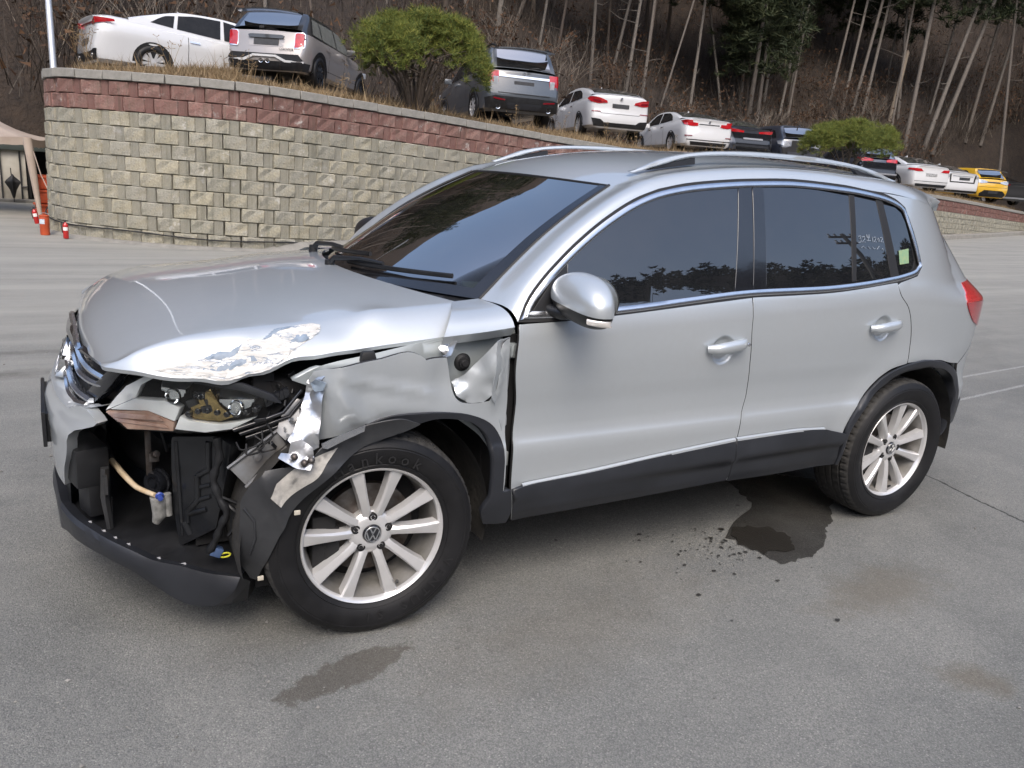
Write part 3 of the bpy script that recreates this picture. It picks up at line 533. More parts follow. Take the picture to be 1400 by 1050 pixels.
# ------------------------------------------------------------------ ground
def asphalt():
    m, nt_, b = mat('worn_asphalt'); q = NT(nt_); co = q.co()
    sx = q.n('ShaderNodeSeparateXYZ'); q.l(co, sx.inputs[0]); X, Y = sx.outputs[0], sx.outputs[1]
    big = q.noise(.35, 5, .6); med = q.noise(2.2, 6, .65, dist=.6); fine = q.noise(90, 3, .7); grit = q.noise(330, 2, .6)
    vo = q.n('ShaderNodeTexVoronoi'); vo.inputs['Scale'].default_value = 230; q.l(co, vo.inputs['Vector'])
    vc = q.n('ShaderNodeSeparateColor'); q.l(vo.outputs['Color'], vc.inputs[0])
    streak = q.noise(1.0, 5, .65, q.co((.22, 2.6, 1)))
    base = q.ramp(q.math('ADD', q.math('MULTIPLY', big, .5), q.math('MULTIPLY', med, .5)), [(.36, (.128, .130, .122)), (.5, (.166, .168, .158)), (.64, (.205, .205, .190))])
    stone = q.ramp(vc.outputs[0], [(0, (.60, .60, .61)), (.40, (.90, .90, .91)), (.80, (1.06, 1.06, 1.05)), (.94, (1.25, 1.24, 1.21)), (1, (1.8, 1.78, 1.72))])
    c = q.mix(.7, base, stone, 'MULTIPLY')
    gap = q.mapr(vo.outputs['Distance'], .45, .8, 0, .42); c = q.mix(gap, c, (.045, .046, .048))
    # dust: tyre-polished pale film over the far yard and in streaks along the driving direction
    du = q.math('MULTIPLY', q.mapr(streak, .36, .72, 0, 1), q.mapr(Y, -.5, 5.0, .10, .50)); du = q.math('ADD', du, q.mapr(Y, .5, 5.0, 0, .42)); du = q.math('MINIMUM', du, .8)
    c = q.mix(du, c, q.mix(fine, (.275, .268, .240), (.365, .355, .318)))
    def blot(cx, cy, rx, ry, rot, soft=.25, wob=.35, ns=9.0):
        mp = q.n('ShaderNodeMapping', vector_type='TEXTURE'); mp.inputs['Location'].default_value = (cx, cy, 0); mp.inputs['Rotation'].default_value = (0, 0, rot); mp.inputs['Scale'].default_value = (rx, ry, 1); q.l(co, mp.inputs[0])
        ln = q.n('ShaderNodeVectorMath', operation='LENGTH'); q.l(mp.outputs[0], ln.inputs[0])
        d = q.math('ADD', ln.outputs['Value'], q.math('MULTIPLY', q.math('SUBTRACT', q.noise(ns, 5, .65), .5), wob * 5))
        return q.mapr(d, 1 - soft, 1 + soft, 1, 0)
    st = q.math('MULTIPLY', blot(-.14, -1.05, .22, .065, .28, .10, .42, 14), .85); st = q.math('MAXIMUM', st, q.math('MULTIPLY', blot(.13, -.86, .05, .035, .3, .4, .4), .5)); st = q.math('MAXIMUM', st, q.math('MULTIPLY', blot(-.34, -.80, .18, .10, .2, .6, .5), .25))
    c = q.mix(q.math('MULTIPLY', st, .72), c, (.055, .046, .034))
    br = q.math('MAXIMUM', q.math('MULTIPLY', blot(1.95, -1.37, .28, .12, .1, .6, .5), .5), q.math('MULTIPLY', blot(1.72, -1.9, .10, .07, -.7, .5, .5), .55)); br = q.math('MAXIMUM', br, q.math('MULTIPLY', blot(.65, -1.1, .5, .2, .2, .7, .5), .28))
    c = q.mix(br, c, (.105, .088, .062))
    far_ = q.math('MAXIMUM', blot(-1.9, 2.65, 1.1, .10, .06, .5, .35), blot(-1.6, 3.25, .8, .05, .05, .6, .4)); c = q.mix(q.math('MULTIPLY', far_, .55), c, (.055, .050, .042))
    # crack behind the rear wheel and two old chalk lines
    def line(x0, y0, x1, y1, w, wob):
        dx, dy = x1 - x0, y1 - y0; L = math.hypot(dx, dy); nx, ny = -dy / L, dx / L
        n_ = q.math('MULTIPLY', q.math('SUBTRACT', q.noise(7, 6, .7), .5), wob)
        d = q.math('ABSOLUTE', q.math('ADD', q.math('SUBTRACT', q.math('ADD', q.math('MULTIPLY', X, nx), q.math('MULTIPLY', Y, ny)), x0 * nx + y0 * ny), n_))
        s = q.math('SUBTRACT', q.math('ADD', q.math('MULTIPLY', X, dx / L), q.math('MULTIPLY', Y, dy / L)), (x0 * dx + y0 * dy) / L)
        k = q.math('MULTIPLY', q.mapr(s, 0, .08, 0, 1), q.mapr(s, L - .1, L, 1, 0)); return q.math('MULTIPLY', q.mapr(d, w * .5, w, 1, 0), k)
    cr = q.math('MAXIMUM', line(3.42, -.45, 3.25, -1.35, .010, .10), line(3.25, -1.30, 3.0, -2.2, .008, .14)); c = q.mix(q.math('MULTIPLY', cr, .85), c, (.018, .018, .018))
    c = q.mix(q.math('MULTIPLY', q.math('MULTIPLY', q.math('MAXIMUM', line(4.4, .30, 8.0, .72, .022, .03), line(4.9, .78, 9.5, 1.22, .02, .03)), q.mapr(fine, .4, .6, .1, .8)), .75), c, (.45, .45, .44))
    q.l(c, b.inputs['Base Color'])
    b.inputs['Roughness'].default_value = .82; b.inputs['Specular IOR Level'].default_value = .35
    h = q.math('ADD', q.math('MULTIPLY', vo.outputs['Distance'], -1.0), q.math('MULTIPLY', grit, .6))
    q.l(q.bump(h, .55, .0035, q.bump(med, .25, .02)), b.inputs['Normal'])
    return m
gx = [-200, -60, -20, -8, -4, 0, 4, 8, 20, 60, 200]
rows_ = [[(x, y, 0.012 * math.sin(x * .3) * math.sin(y * .23) if max(abs(x - 1), abs(y)) > 6 else 0) for x in gx] for y in gx]
grid_obj('asphalt_yard', rows_, asphalt(), None, False, kind='structure')
def film(name, cover, rough):
    m, nt_, b = mat(name); q = NT(nt_); tr = q.n('ShaderNodeBsdfTransparent'); mx = q.n('ShaderNodeMixShader'); b.inputs['Base Color'].default_value = (.022, .020, .017, 1); b.inputs['Roughness'].default_value = rough
    vo = q.n('ShaderNodeTexVoronoi'); vo.inputs['Scale'].default_value = 150; q.l(q.co(), vo.inputs['Vector']); q.l(q.bump(vo.outputs['Distance'], .4, .003), b.inputs['Normal'])
    f = q.math('MULTIPLY', q.mapr(q.noise(5, 5, .6), .3, .7, .85, 1.1), cover); f = q.math('MULTIPLY', f, q.mapr(vo.outputs['Distance'], .1, .6, .88, 1.0)); q.l(f, mx.inputs[0]); q.l(tr.outputs[0], mx.inputs[1]); q.l(b.outputs[0], mx.inputs[2]); q.l(mx.outputs[0], nt_.nodes['Material Output'].inputs[0]); return m
def wet_sheet(name, loops, z, m, jit, seed):
    rr = random.Random(seed); V = []; F = []
    for lp in loops:
        ol = smooth_outline(lp, .022, 60); cx = sum(p[0] for p in ol) / len(ol); cy = sum(p[1] for p in ol) / len(ol); k = 0; ol2 = []
        for i, (x, y) in enumerate(ol):
            k = .6 * k + rr.gauss(0, jit); d = math.hypot(x - cx, y - cy) + 1e-6; ol2.append((x + (x - cx) / d * k, y + (y - cy) / d * k))
        P, T_, nb = fill2d(ol2, .08); n = len(V); V += [(x, y, z) for x, y in P]; F += [tuple(i + n for i in f) for f in T_]
    for i, f in enumerate(F):
        a, b, c = (V[k] for k in f[:3])
        if (b[0] - a[0]) * (c[1] - a[1]) - (b[1] - a[1]) * (c[0] - a[0]) < 0: F[i] = f[::-1]
    return obj(name, V, F, m, None, kind='structure')
pud = [p[:2] for p in E['puddle']]; wet_sheet('wet_patch', [pud[1:6] + pud[6:] + [(2.25, .05), (2.5, .25)]], .004, film('wet_film', .66, .55), .008, 3)
core = [(1.71, -.80), (1.78, -.74), (1.90, -.77), (1.98, -.86), (1.93, -.96), (1.83, -.99), (1.76, -.96), (1.71, -.98), (1.705, -.90), (1.67, -.86)]
rr = random.Random(9); dr = []
for k in range(110):
    a = rr.gauss(2.9, .75); d = .10 + abs(rr.gauss(0, .17)); r = .003 + .008 * rr.random() ** 3 * (1.4 if d < .2 else .8); cx, cy = 1.78 + d * math.cos(a) * 1.5, -.86 + d * math.sin(a); e = rr.uniform(.6, 1.6); dr.append([(cx + r * e * math.cos(t) * (1 + .25 * math.sin(3 * t + k)), cy + r * math.sin(t)) for t in np.linspace(0, 2 * math.pi, 9)[:-1]])
wet_sheet('wet_core', [core], .008, film('wet_deep', .90, .35), .010, 5)
V = [(x, y, .006) for l in dr for x, y in l]; obj('splashes', V, [tuple(range(i * 8, i * 8 + 8)) for i in range(len(dr))], film('splash_film', .86, .4), None, kind='structure')
rr = random.Random(31); gb = MB(); M6 = [Vector(v) for v in ((1, 0, 0), (-1, 0, 0), (0, 1, 0), (0, -1, 0), (0, 0, .8), (0, 0, -.8))]; F6 = [(0, 2, 4), (2, 1, 4), (1, 3, 4), (3, 0, 4), (2, 0, 5), (1, 2, 5), (3, 1, 5), (0, 3, 5)]
for k in range(900):
    x, y = (rr.gauss(-.4, .7), rr.gauss(-.9, .5)) if k % 3 == 0 else (rr.uniform(-3, 7), rr.uniform(-2.6, 4)); r = .0022 + .006 * rr.random() ** 4; gb.add([Vector((x, y, r * .5)) + v * r * rr.uniform(.6, 1.3) for v in M6], F6)
gb.build('grit', simple('loose_grit', (.30, .29, .27), .9, vary=(.07, .07, .068), nscale=3), None, kind='stuff')
SOIL = simple('leaf_litter', (.038, .025, .016), .95, vary=(.016, .011, .008), nscale=3.0, bump=.9, bscale=9, bdist=.12)
DRYSOIL = simple('dry_ground', (.16, .125, .085), .95, vary=(.09, .07, .048), nscale=4, bump=.7, bscale=30, bdist=.03)
GRAVEL = simple('lot_surface', (.15, .14, .125), .95, vary=(.10, .095, .085), nscale=3, bump=.4, bscale=60, bdist=.02)
# ------------------------------------------------------------------ retaining wall
PATH = spline([(-.46, 16), (-.60, 13.2), (-.68, 12.0), (-.66, 11.2), (-.50, 10.65), (-.12, 10.18), (.85, 9.45), (1.9, 9.18), (3.6, 9.55), (7, 10.35), (10, 11.05), (18, 13.05), (28, 15.55), (45, 21.4), (60, 27.5)], 900)
PS = np.r_[0, np.cumsum(np.linalg.norm(np.diff(PATH, axis=0), axis=1))]
def pat(s):
    x, y = np.interp(s, PS, PATH[:, 0]), np.interp(s, PS, PATH[:, 1]); x2, y2 = np.interp(s + .05, PS, PATH[:, 0]), np.interp(s + .05, PS, PATH[:, 1])
    a = math.atan2(y2 - y, x2 - x); return x, y, a
def block_mat(name, c1, c2, c3):
    m, nt_, b = mat(name); q = NT(nt_); oi = q.n('ShaderNodeObjectInfo'); r = oi.outputs['Random']
    pos = q.n('ShaderNodeNewGeometry').outputs['Position']
    n1 = q.noise(9, 6, .65); n2 = q.noise(45, 4, .7); n3 = q.noise(1.1, 4, .6, pos); n4 = q.noise(5.0, 5, .7, pos)
    c = q.mix(q.mapr(n3, .40, .62, 0, 1), c1, c2); c = q.mix(q.math('MULTIPLY', q.mapr(q.math('ADD', n1, q.math('MULTIPLY', q.math('SUBTRACT', r, .5), .16)), .42, .62, 0, 1), .8), c, c3)
    c = q.mix(q.mapr(r, 0, 1, .16, 0), c, (.08, .075, .065)); c = q.mix(q.mapr(n2, .35, .7, .45, 0), c, (.07, .065, .055))
    # ribbed strip beside the split face
    sx = q.n('ShaderNodeSeparateXYZ'); q.l(q.co(), sx.inputs[0]); rib = q.mapr(sx.outputs[0], .095, .101, 0, 1)
    wv = q.n('ShaderNodeTexWave'); wv.inputs['Scale'].default_value = 22; wv.inputs['Distortion'].default_value = 1.2; wv.inputs['Detail'].default_value = 2; q.l(q.co(), wv.inputs[0])
    c = q.mix(q.math('MULTIPLY', rib, q.mapr(wv.outputs['Fac'], .2, .8, .1, .65)), c, tuple(min(1, v * 1.45) for v in c1))
    vst = q.noise(1.0, 6, .7, q.n('ShaderNodeMapping').outputs[0] if 0 else pos); mpv = q.n('ShaderNodeMapping'); mpv.inputs['Scale'].default_value = (9, 9, .55); q.l(pos, mpv.inputs[0]); vs_ = q.noise(1.0, 5, .7, mpv.outputs[0])
    c = q.mix(q.mapr(vs_, .52, .70, 0, .50), c, (.10, .10, .075)); c = q.mix(q.mapr(vs_, .42, .28, 0, .30), c, (.52, .50, .44))
    # lime bloom
    eff = q.math('MULTIPLY', q.mapr(n4, .58, .68, 0, 1), q.mapr(n1, .45, .6, 0, 1)); c = q.mix(q.math('MULTIPLY', eff, .75), c, (.58, .57, .54))
    q.l(c, b.inputs['Base Color']); b.inputs['Roughness'].default_value = .92; b.inputs['Specular IOR Level'].default_value = .2
    q.l(q.bump(q.math('ADD', n2, q.math('MULTIPLY', q.math('MULTIPLY', rib, wv.outputs['Fac']), 1.2)), .9, .012), b.inputs['Normal']); return m
GREYB = block_mat('grey_wall_block', (.43, .415, .35), (.375, .365, .30), (.445, .405, .295)); REDB = block_mat('red_wall_block', (.285, .150, .130), (.23, .115, .10), (.33, .21, .18))
COPE = simple('coping_concrete', (.30, .29, .265), .9, vary=(.21, .205, .185), nscale=12, bump=.6, bscale=70, bdist=.01)
def block_geo(seed):
    rr = random.Random(seed); V = []; F = []
    xs = [-.221, -.209, -.12, -.01, .085, .102]; zs = [-.098, -.085, 0, .083, .097]
    for i, x in enumerate(xs):
        for j, z in enumerate(zs):
            e = i in (0, 5) or j in (0, 4); V.append((x + rr.uniform(-.004, .004), -.028 - (rr.uniform(.008, .030) if not e else -.012 + rr.uniform(0, .006)), z + rr.uniform(-.003, .003)))
    F += [(i * 5 + j, (i + 1) * 5 + j, (i + 1) * 5 + j + 1, i * 5 + j + 1) for i in range(5) for j in range(4)]
    n = len(V); V += [(.102, -.030, -.098), (.221, -.027 - rr.uniform(0, .008), -.098), (.221, -.027 - rr.uniform(0, .008), .098), (.102, -.030, .098)]; F.append((n, n + 1, n + 2, n + 3))
    m = len(V); V += [(-.221, .09, -.098), (.221, .09, -.098), (.221, .09, .098), (-.221, .09, .098)]
    F += [(25, n, n + 3, 29), (0, 4, m + 3, m), (n + 1, m + 1, m + 2, n + 2), (4, 9, 14, 19, 24, 29, n + 3, n + 2, m + 2, m + 3), (0, m, m + 1, n + 1, n, 25, 20, 15, 10, 5)]
    return V, F
GB = [mesh_data('wall_block', *block_geo(s), GREYB) for s in range(6)]; RB = [mesh_data('wall_block', *block_geo(s + 20), REDB) for s in range(5)]
wall = thing('retaining_wall', 'curved block retaining wall, two red courses over grey ones, topped with concrete coping', 'wall')
cands = []
for cidx in range(12):
    s = .2 + (.225 if cidx % 2 else 0)
    while s < PS[-1] - .3:
        x, y, a = pat(s); zc = ZTOP(x) - .125 - .2 * (cidx + .5)
        if zc > -.10: cands.append((s, cidx, x, y, a, zc))
        s += .447
def apparent(c):
    d = math.hypot(c[2] - CAM_POS.x, c[3] - CAM_POS.y); hid = c[2] > 4.6 and c[2] < 20 and c[1] > 1
    return d + (30 if hid else 0) + (25 if c[0] < 2.6 else 0)
cands.sort(key=apparent); rest = MB(); rr = random.Random(5)
restR = MB()
for k, (s, ci, x, y, a, zc) in enumerate(cands):
    me = rr.choice(RB if ci < 2 else GB); off = -.007 * ci + rr.uniform(-.004, .004)
    slope = math.atan2(ZTOP(x + .3 * math.cos(a)) - ZTOP(x), .3)
    Mx = Matrix.Translation((x - math.sin(a) * -0 + math.sin(a) * -off * 1, y + math.cos(a) * off * 1, zc)) @ Matrix.Rotation(a + rr.uniform(-.012, .012), 4, 'Z') @ Matrix.Rotation(-slope, 4, 'Y')
    if k < 296: o = link('block', me, wall); o.matrix_world = Mx
    else:
        (restR if ci < 2 else rest).add([Mx @ v.co for v in me.vertices], [tuple(p.vertices) for p in me.polygons])
rest.build('far_grey_blocks', GREYB, wall, kind='stuff'); restR.build('far_red_blocks', REDB, wall, kind='stuff')
bkw = MB(); V = []
for s in np.arange(0, PS[-1] - .1, .4):
    x, y, a = pat(s); nx, ny = -math.sin(a), math.cos(a); V += [(x + nx * .09, y + ny * .09, -.1), (x + nx * .09, y + ny * .09, ZTOP(x) - .1)]
bkw.add(V, [(i * 2, i * 2 + 2, i * 2 + 3, i * 2 + 1) for i in range(len(V) // 2 - 1)]); bkw.build('wall_core', simple('wall_joint', (.10, .09, .075), .95), wall)
def cope_geo(seed):
    rr = random.Random(seed); b = MB(); b.box((0, .10, -.06), (.446, .34, .12)); return b
CG = []
for i in range(3): o = cope_geo(i).build('coping_source', COPE, None, bev=(.008, 1)); CG.append(o.data); bpy.data.objects.remove(o)
s = .1
while s < PS[-1] - .4:
    x, y, a = pat(s); o = link('coping_stone', rr.choice(CG), wall); slope = math.atan2(ZTOP(x + .3 * math.cos(a)) - ZTOP(x), .3)
    o.location = (x, y, ZTOP(x) + rr.uniform(-.004, .004)); o.rotation_euler = Matrix.Rotation(a, 3, 'Z').to_euler(); o.rotation_euler.y = -slope; s += .450
# kerbs and cable at the wall's foot
CONC = simple('kerb_concrete', (.26, .25, .225), .9, vary=(.17, .165, .15), nscale=6, bump=.5, bscale=50, bdist=.012)
kb = MB(); V = []; ss = np.arange(27.5, PS[-1] - .2, .5)
for s in ss:
    x, y, a = pat(s); nx, ny = math.sin(a), -math.cos(a)
    for o, z in ((.0, .17), (.26, .165), (.30, .14), (.33, -.02)): V.append((x + nx * o, y + ny * o, z))
kb.add(V, [(i * 4 + j, i * 4 + 4 + j, i * 4 + 5 + j, i * 4 + 1 + j) for i in range(len(ss) - 1) for j in range(3)]); ko = kb.build('kerb', CONC, None, kind='structure', smooth=40)
q = [Vector(p) for p in ((1.70, 9.10, 0), (2.5, 8.86, 0), (3.75, 9.42, 0), (4.0, 9.66, 0))]
kw = MB(); kw.add([q[0], q[1], q[2], q[3], q[0] + Vector((.35, .06, .10)), q[1] + Vector((.12, .18, .16)), q[2] + Vector((.0, .1, .16)), q[3] + Vector((0, .05, .16))], [(0, 1, 5, 4), (1, 2, 6, 5), (2, 3, 7, 6), (4, 5, 6, 7)]); tag(kw.build('concrete_ramp', CONC, bev=.02), 'low concrete wedge lying at the foot of the grey block wall', 'concrete wedge')
V = []; 
for s in np.arange(0, 9.5, .35):
    x, y, a = pat(s); nx, ny = math.sin(a), -math.cos(a)
    for o, z in ((-.02, .045), (.18, .035), (.26, -.01)): V.append((x + nx * (o + .03 * math.sin(s * 2)), y + ny * (o + .03 * math.sin(s * 2)), z))
n3 = len(V) // 3; obj('footing_strip', V, [(i * 3 + j, i * 3 + 3 + j, i * 3 + 4 + j, i * 3 + 1 + j) for i in range(n3 - 1) for j in range(2)], CONC, kind='structure')
cbp = []
for s in np.arange(2.0, 9.2, .2):
    x, y, a = pat(s); z = .27 - .022 * (s - 2.0) + .012 * math.sin(s * 3.1); z = max(z, .06 + .01 * math.sin(s * 5)); cbp.append(Vector((x + math.sin(a) * .150, y - math.cos(a) * .150, z)))
cbo = MB(); cbo.tube(cbp, .011, 6); tag(cbo.build('cable', SEAL, smooth=60), 'black cable running along the foot of the block wall', 'cable')
# ------------------------------------------------------------------ upper lot, hill, far ridge
rows_ = []
for t in (-.02, .35, .8, 1.4, 2, 3, 4, 5, 7, 9, 11, 13):
    r = []
    for s in np.arange(2.0, PS[-1] - .3, .8):
        x, y, a = pat(s); nx, ny = -math.sin(a), math.cos(a)
        if s < 9: fx, fy = .25, .97; k = min(1, t / 3); nx, ny = nx * (1 - k) + fx * k, ny * (1 - k) + fy * k
        px, py = x + nx * (t + .12), y + ny * (t + .12); r.append((px, py, (ZTOP(x) - .05 + .105 * min(t, 5)) + .02 * math.sin(px * 3 + py * 2)))
    rows_.append(r)
grid_obj('upper_lot', rows_, DRYSOIL, None, True, kind='structure')
hx_ = np.concatenate([np.arange(-60, 80, 2.5), np.arange(80, 190, 8)]); hy_ = np.concatenate([np.arange(14, 70, 1.8), np.arange(70, 150, 6)])
grid_obj('hill', [[(x, y, HILL(x, y) - (3 if x > -.8 and TS(x, y)[0] < 8.5 else 0) - (0 if x > 1 or y > 22 else 4)) for x in hx_] for y in hy_], SOIL, None, True, kind='structure')
def ridge(x): return 0
fr = []
for k, (d, z) in enumerate(((30, -.5), (38, 1.5), (52, 15), (66, 26.5), (80, 32), (110, 33))):
    r = []
    for az in range(60, 305, 4):
        a = math.radians(az); e = 1 + .10 * math.sin(az * .09) + .06 * math.sin(az * .23 + 1); r.append((d * math.sin(a) * 1.2, d * math.cos(a) - 4, z * e if z > 0 else z))
    fr.append(r)
grid_obj('far_ridge', fr, SOIL, None, True, flip=True, kind='structure')
# ------------------------------------------------------------------ vegetation
def leafmat(name, c1, c2, c3, rough=.7, scale=1.5):
    m, nt_, b = mat(name); q = NT(nt_); oi = q.n('ShaderNodeObjectInfo'); pos = q.n('ShaderNodeNewGeometry')
    n1 = q.noise(scale, 4, .6, pos.outputs['Position']); rnd = pos.outputs['Random Per Island']
    c = q.mix(q.mapr(n1, .35, .65, 0, 1), c1, c2); c = q.mix(q.mapr(rnd, .55, 1, 0, .8), c, c3); c = q.mix(q.mapr(oi.outputs['Random'], 0, 1, 0, .3), c, c2)
    q.l(c, b.inputs['Base Color']); b.inputs['Roughness'].default_value = rough; b.inputs['Specular IOR Level'].default_value = .25
    return m
PINE = leafmat('pine_needles', (.030, .040, .016), (.016, .024, .011), (.060, .062, .024), scale=.6)
BUSH = leafmat('bonsai_needles', (.135, .165, .032), (.06, .09, .022), (.27, .25, .05), scale=2.2)
RUSSET = leafmat('dead_leaves', (.085, .042, .020), (.032, .018, .010), (.16, .085, .042), scale=.5)
TWIG = leafmat('bare_twigs', (.040, .030, .022), (.018, .013, .010), (.10, .085, .068), scale=.35)
DRYG = leafmat('dry_grass', (.26, .185, .10), (.14, .095, .052), (.42, .33, .20), scale=1.2)
def bark(name, c1, c2):
    m, nt_, b = mat(name); q = NT(nt_); oi = q.n('ShaderNodeObjectInfo')
    n = q.noise(6, 5, .7, q.co((5, 5, .8))); n2 = q.noise(40, 4, .6)
    c = q.mix(q.mapr(n, .35, .65, 0, 1), c1, c2); c = q.mix(q.mapr(oi.outputs['Random'], 0, 1, 0, .6), c, (.07, .055, .045)); q.l(c, b.inputs['Base Color']); b.inputs['Roughness'].default_value = .9
    q.l(q.bump(n2, .8, .02), b.inputs['Normal']); return m
BARK = bark('pine_bark', (.165, .148, .128), (.075, .064, .053)); BARKD = bark('dark_bark', (.10, .078, .06), (.05, .038, .03))
nr = np.random.default_rng(3)
def tri_soup(name, C, A, B, m, parent=None, **kw):
    """many loose triangles: base points C-B, C+B, tip C+A"""
    n = len(C); V = np.empty((n * 3, 3)); V[0::3] = C - B; V[1::3] = C + B; V[2::3] = C + A
    me = bpy.data.meshes.new(name); me.vertices.add(n * 3); me.vertices.foreach_set('co', V.ravel()); me.loops.add(n * 3); me.loops.foreach_set('vertex_index', np.arange(n * 3, dtype=np.int32)); me.polygons.add(n); me.polygons.foreach_set('loop_start', np.arange(0, n * 3, 3, dtype=np.int32)); me.materials.append(m); me.update(); me.validate()
    return link(name, me, parent, **kw) if name != 'crown_source' else me
def unit(v): return v / (np.linalg.norm(v, axis=1)[:, None] + 1e-9)
def needle_arrays(cent, per, L, w, up=.5, droop=0):
    n = len(cent); C = np.repeat(cent, per, 0); d = nr.normal(size=(n * per, 3)); d[:, 2] = d[:, 2] * .7 + up; A = unit(d) * (L * nr.uniform(.6, 1.2, (n * per, 1)))
    B = unit(np.cross(A, nr.normal(size=A.shape))) * w * nr.uniform(.6, 1.3, (n * per, 1)); return C + nr.normal(size=C.shape) * L * .12, A, B
def crown_mesh(seed, w, h, n, per=22, L=.42, wd=.028):
    # layered boughs round the stem, sparse and uneven
    cs = []
    for k in range(n):
        z = nr.uniform(0, 1); lay = (math.floor(z * 6) + nr.uniform(-.2, .2)) / 6; a = (math.floor(lay * 6) * 2.4 + nr.integers(0, 4) * 1.57 + nr.normal() * .28); r = w * (1 - .55 * abs(lay - .45)) * math.sqrt(nr.uniform(.05, 1)); cs.append((r * math.cos(a), r * math.sin(a), lay * h - .12 * r * r / w + nr.normal() * .18))
    return tri_soup('crown_source', *needle_arrays(np.array(cs), per, L, wd), PINE)
CROWNS = [crown_mesh(i, w, h, n) for i, (w, h, n) in enumerate(((2.2, 5.0, 150), (2.6, 4.2, 170), (1.8, 6.0, 140), (3.0, 5.0, 190), (2.1, 3.6, 120)))]
def trunk_obj(P, dx, dy, r0, H, parent_label, group, m, crown=True, zc=None, bend=.0, cat='tree', branches=4, name='pine_tree', k=0):
    t = thing(name, parent_label, cat, P, 0, group); b = MB(); n = 9; pts = []; rs = []; ph = R.uniform(0, 6)
    for i in range(n):
        u = i / (n - 1); pts.append(Vector((dx * H * u + bend * math.sin(u * 3 + ph), dy * H * u + bend * math.cos(u * 2.3 + ph) * .6, -.5 + (H + .5) * u))); rs.append(r0 * (1.08 - .62 * u))
    b.tube(pts, rs, 7)
    for j in range(branches):     # dead stubs and thin bare limbs
        u = R.uniform(.2, .75); i = int(u * (n - 1)); p = pts[i].lerp(pts[i + 1], R.random()); a = R.uniform(0, 6.28); L = R.uniform(.4, 1.6); d = Vector((math.cos(a), math.sin(a), R.uniform(-.2, .5)))
        b.tube([p, p + d * L * .6, p + d * L + Vector((0, 0, R.uniform(-.1, .3)))], [r0 * .28, r0 * .18, .008], 5)
    b.build('trunk', m, t, smooth=60)
    if crown:
        for j in range(crown if isinstance(crown, int) and not isinstance(crown, bool) else 1):
            u = (zc if zc else .62) + .12 * j; i = min(int(u * (n - 1)), n - 2); p = pts[i]; c = link('crown', CROWNS[R.randrange(5)], t); c.location = p; c.rotation_euler = (0, 0, R.uniform(0, 6.28)); s = R.uniform(.9, 1.5); c.scale = (s, s, s)
    return t
kinds_ = ['pale', 'slim grey', 'leaning', 'straight', 'knotty']
for k, (x, y, z, dx, dy, r) in enumerate(E['trunks']):
    if x < 1.5 and y < 24: continue
    D = math.hypot(x - CAM_POS.x, y - CAM_POS.y); H = R.uniform(12, 16) * max(1, D / 45)
    trunk_obj((x, y, z), dx, dy, max(r, .05), H, 'slim tall pine trunk standing on the wooded hillside behind the parked cars', 'pine trunks on the hillside', BARK if r > .075 or k % 3 else BARKD, crown=(1 if D > 30 else 0), zc=.58, bend=.10, branches=6)
# deeper wood: darker trees further up the slope
for k in range(150):
    for _ in range(30):
        D = R.uniform(40, 95); az = math.radians(R.uniform(2, 66)); x = CAM_POS.x + D * math.sin(az); y = CAM_POS.y + D * math.cos(az); t_, s_ = TS(x, y)
        if t_ > 15: break
    H = R.uniform(9, 14); right = az > math.radians(40)
    trunk_obj((x, y, HILL(x, y)), R.uniform(-.06, .10), R.uniform(-.03, .03), R.uniform(.06, .14), H, 'darker pine further up the slope among the crowded trunks', 'pines deeper in the wood', BARKD if k % 4 else BARK, crown=(3 if right else (k % 2 == 0) * 1), zc=.30 if right else .50, bend=.12, branches=4)
snp = E['snap']; a, b_ = Vector(snp[0]), Vector(snp[1])
tt = thing('snapped_trunk', 'pale snapped-off trunk without a crown, leaning on the slope', 'dead tree', a); sb = MB(); d = b_ - a; sb.tube([Vector((0, 0, -.5)), d * .3, d * .7, d * .97, d], [.17, .15, .13, .11, .02], 8); sb.build('trunk', bark('pale_bark', (.42, .35, .26), (.30, .24, .17)), tt, smooth=60)
# undergrowth: leafless brush and dead leaves covering the slope
def scatter(n, tmin, tmax, smin, smax, power=1.0):
    out = []
    while len(out) < n:
        t = tmin + (tmax - tmin) * nr.uniform() ** power; s = nr.uniform(smin, smax); x = 3.6 + s * .974 - t * .225; y = 9.55 + s * .225 + t * .974
        if x < -1.2 and y < 23: continue
        out.append((x, y, HILL(x, y)))
    return np.array(out)
P = scatter(9000, 8.6, 46, -22, 75, 1.5); n = len(P); per = 6; C = np.repeat(P, per, 0) + nr.normal(size=(n * per, 3)) * (.25, .25, .05)
hgt = np.repeat(nr.uniform(.5, 2.1, n) * (1 + .6 * np.sin(P[:, 0] * .7) * np.cos(P[:, 1] * .5)), per)[:, None]; d = nr.normal(size=C.shape) * .38; d[:, 2] = 1; A = unit(d) * hgt; B = unit(np.cross(A, nr.normal(size=A.shape))) * .011
tri_soup('brushwood', C, A, B, TWIG, kind='stuff', label='leafless brushwood covering the hillside')
m_ = 60000; idx = nr.integers(0, n * per, m_); base = C[idx] + A[idx] * nr.uniform(.15, 1, (m_, 1)) + nr.normal(size=(m_, 3)) * .10; A2 = nr.normal(size=(m_, 3)) * .10; B2 = unit(np.cross(A2, nr.normal(size=A2.shape))) * .05
keep = (np.sin(base[:, 0] * .45 + 1) + np.sin(base[:, 1] * .6) + nr.normal(size=m_) * .7) > -.3
tri_soup('dead_foliage', base[keep], A2[keep], B2[keep], RUSSET, kind='stuff', label='brown dead leaves clinging to the brush')
PALE = leafmat('pale_twig', (.21, .175, .14), (.10, .082, .065), (.30, .26, .21), scale=.8)
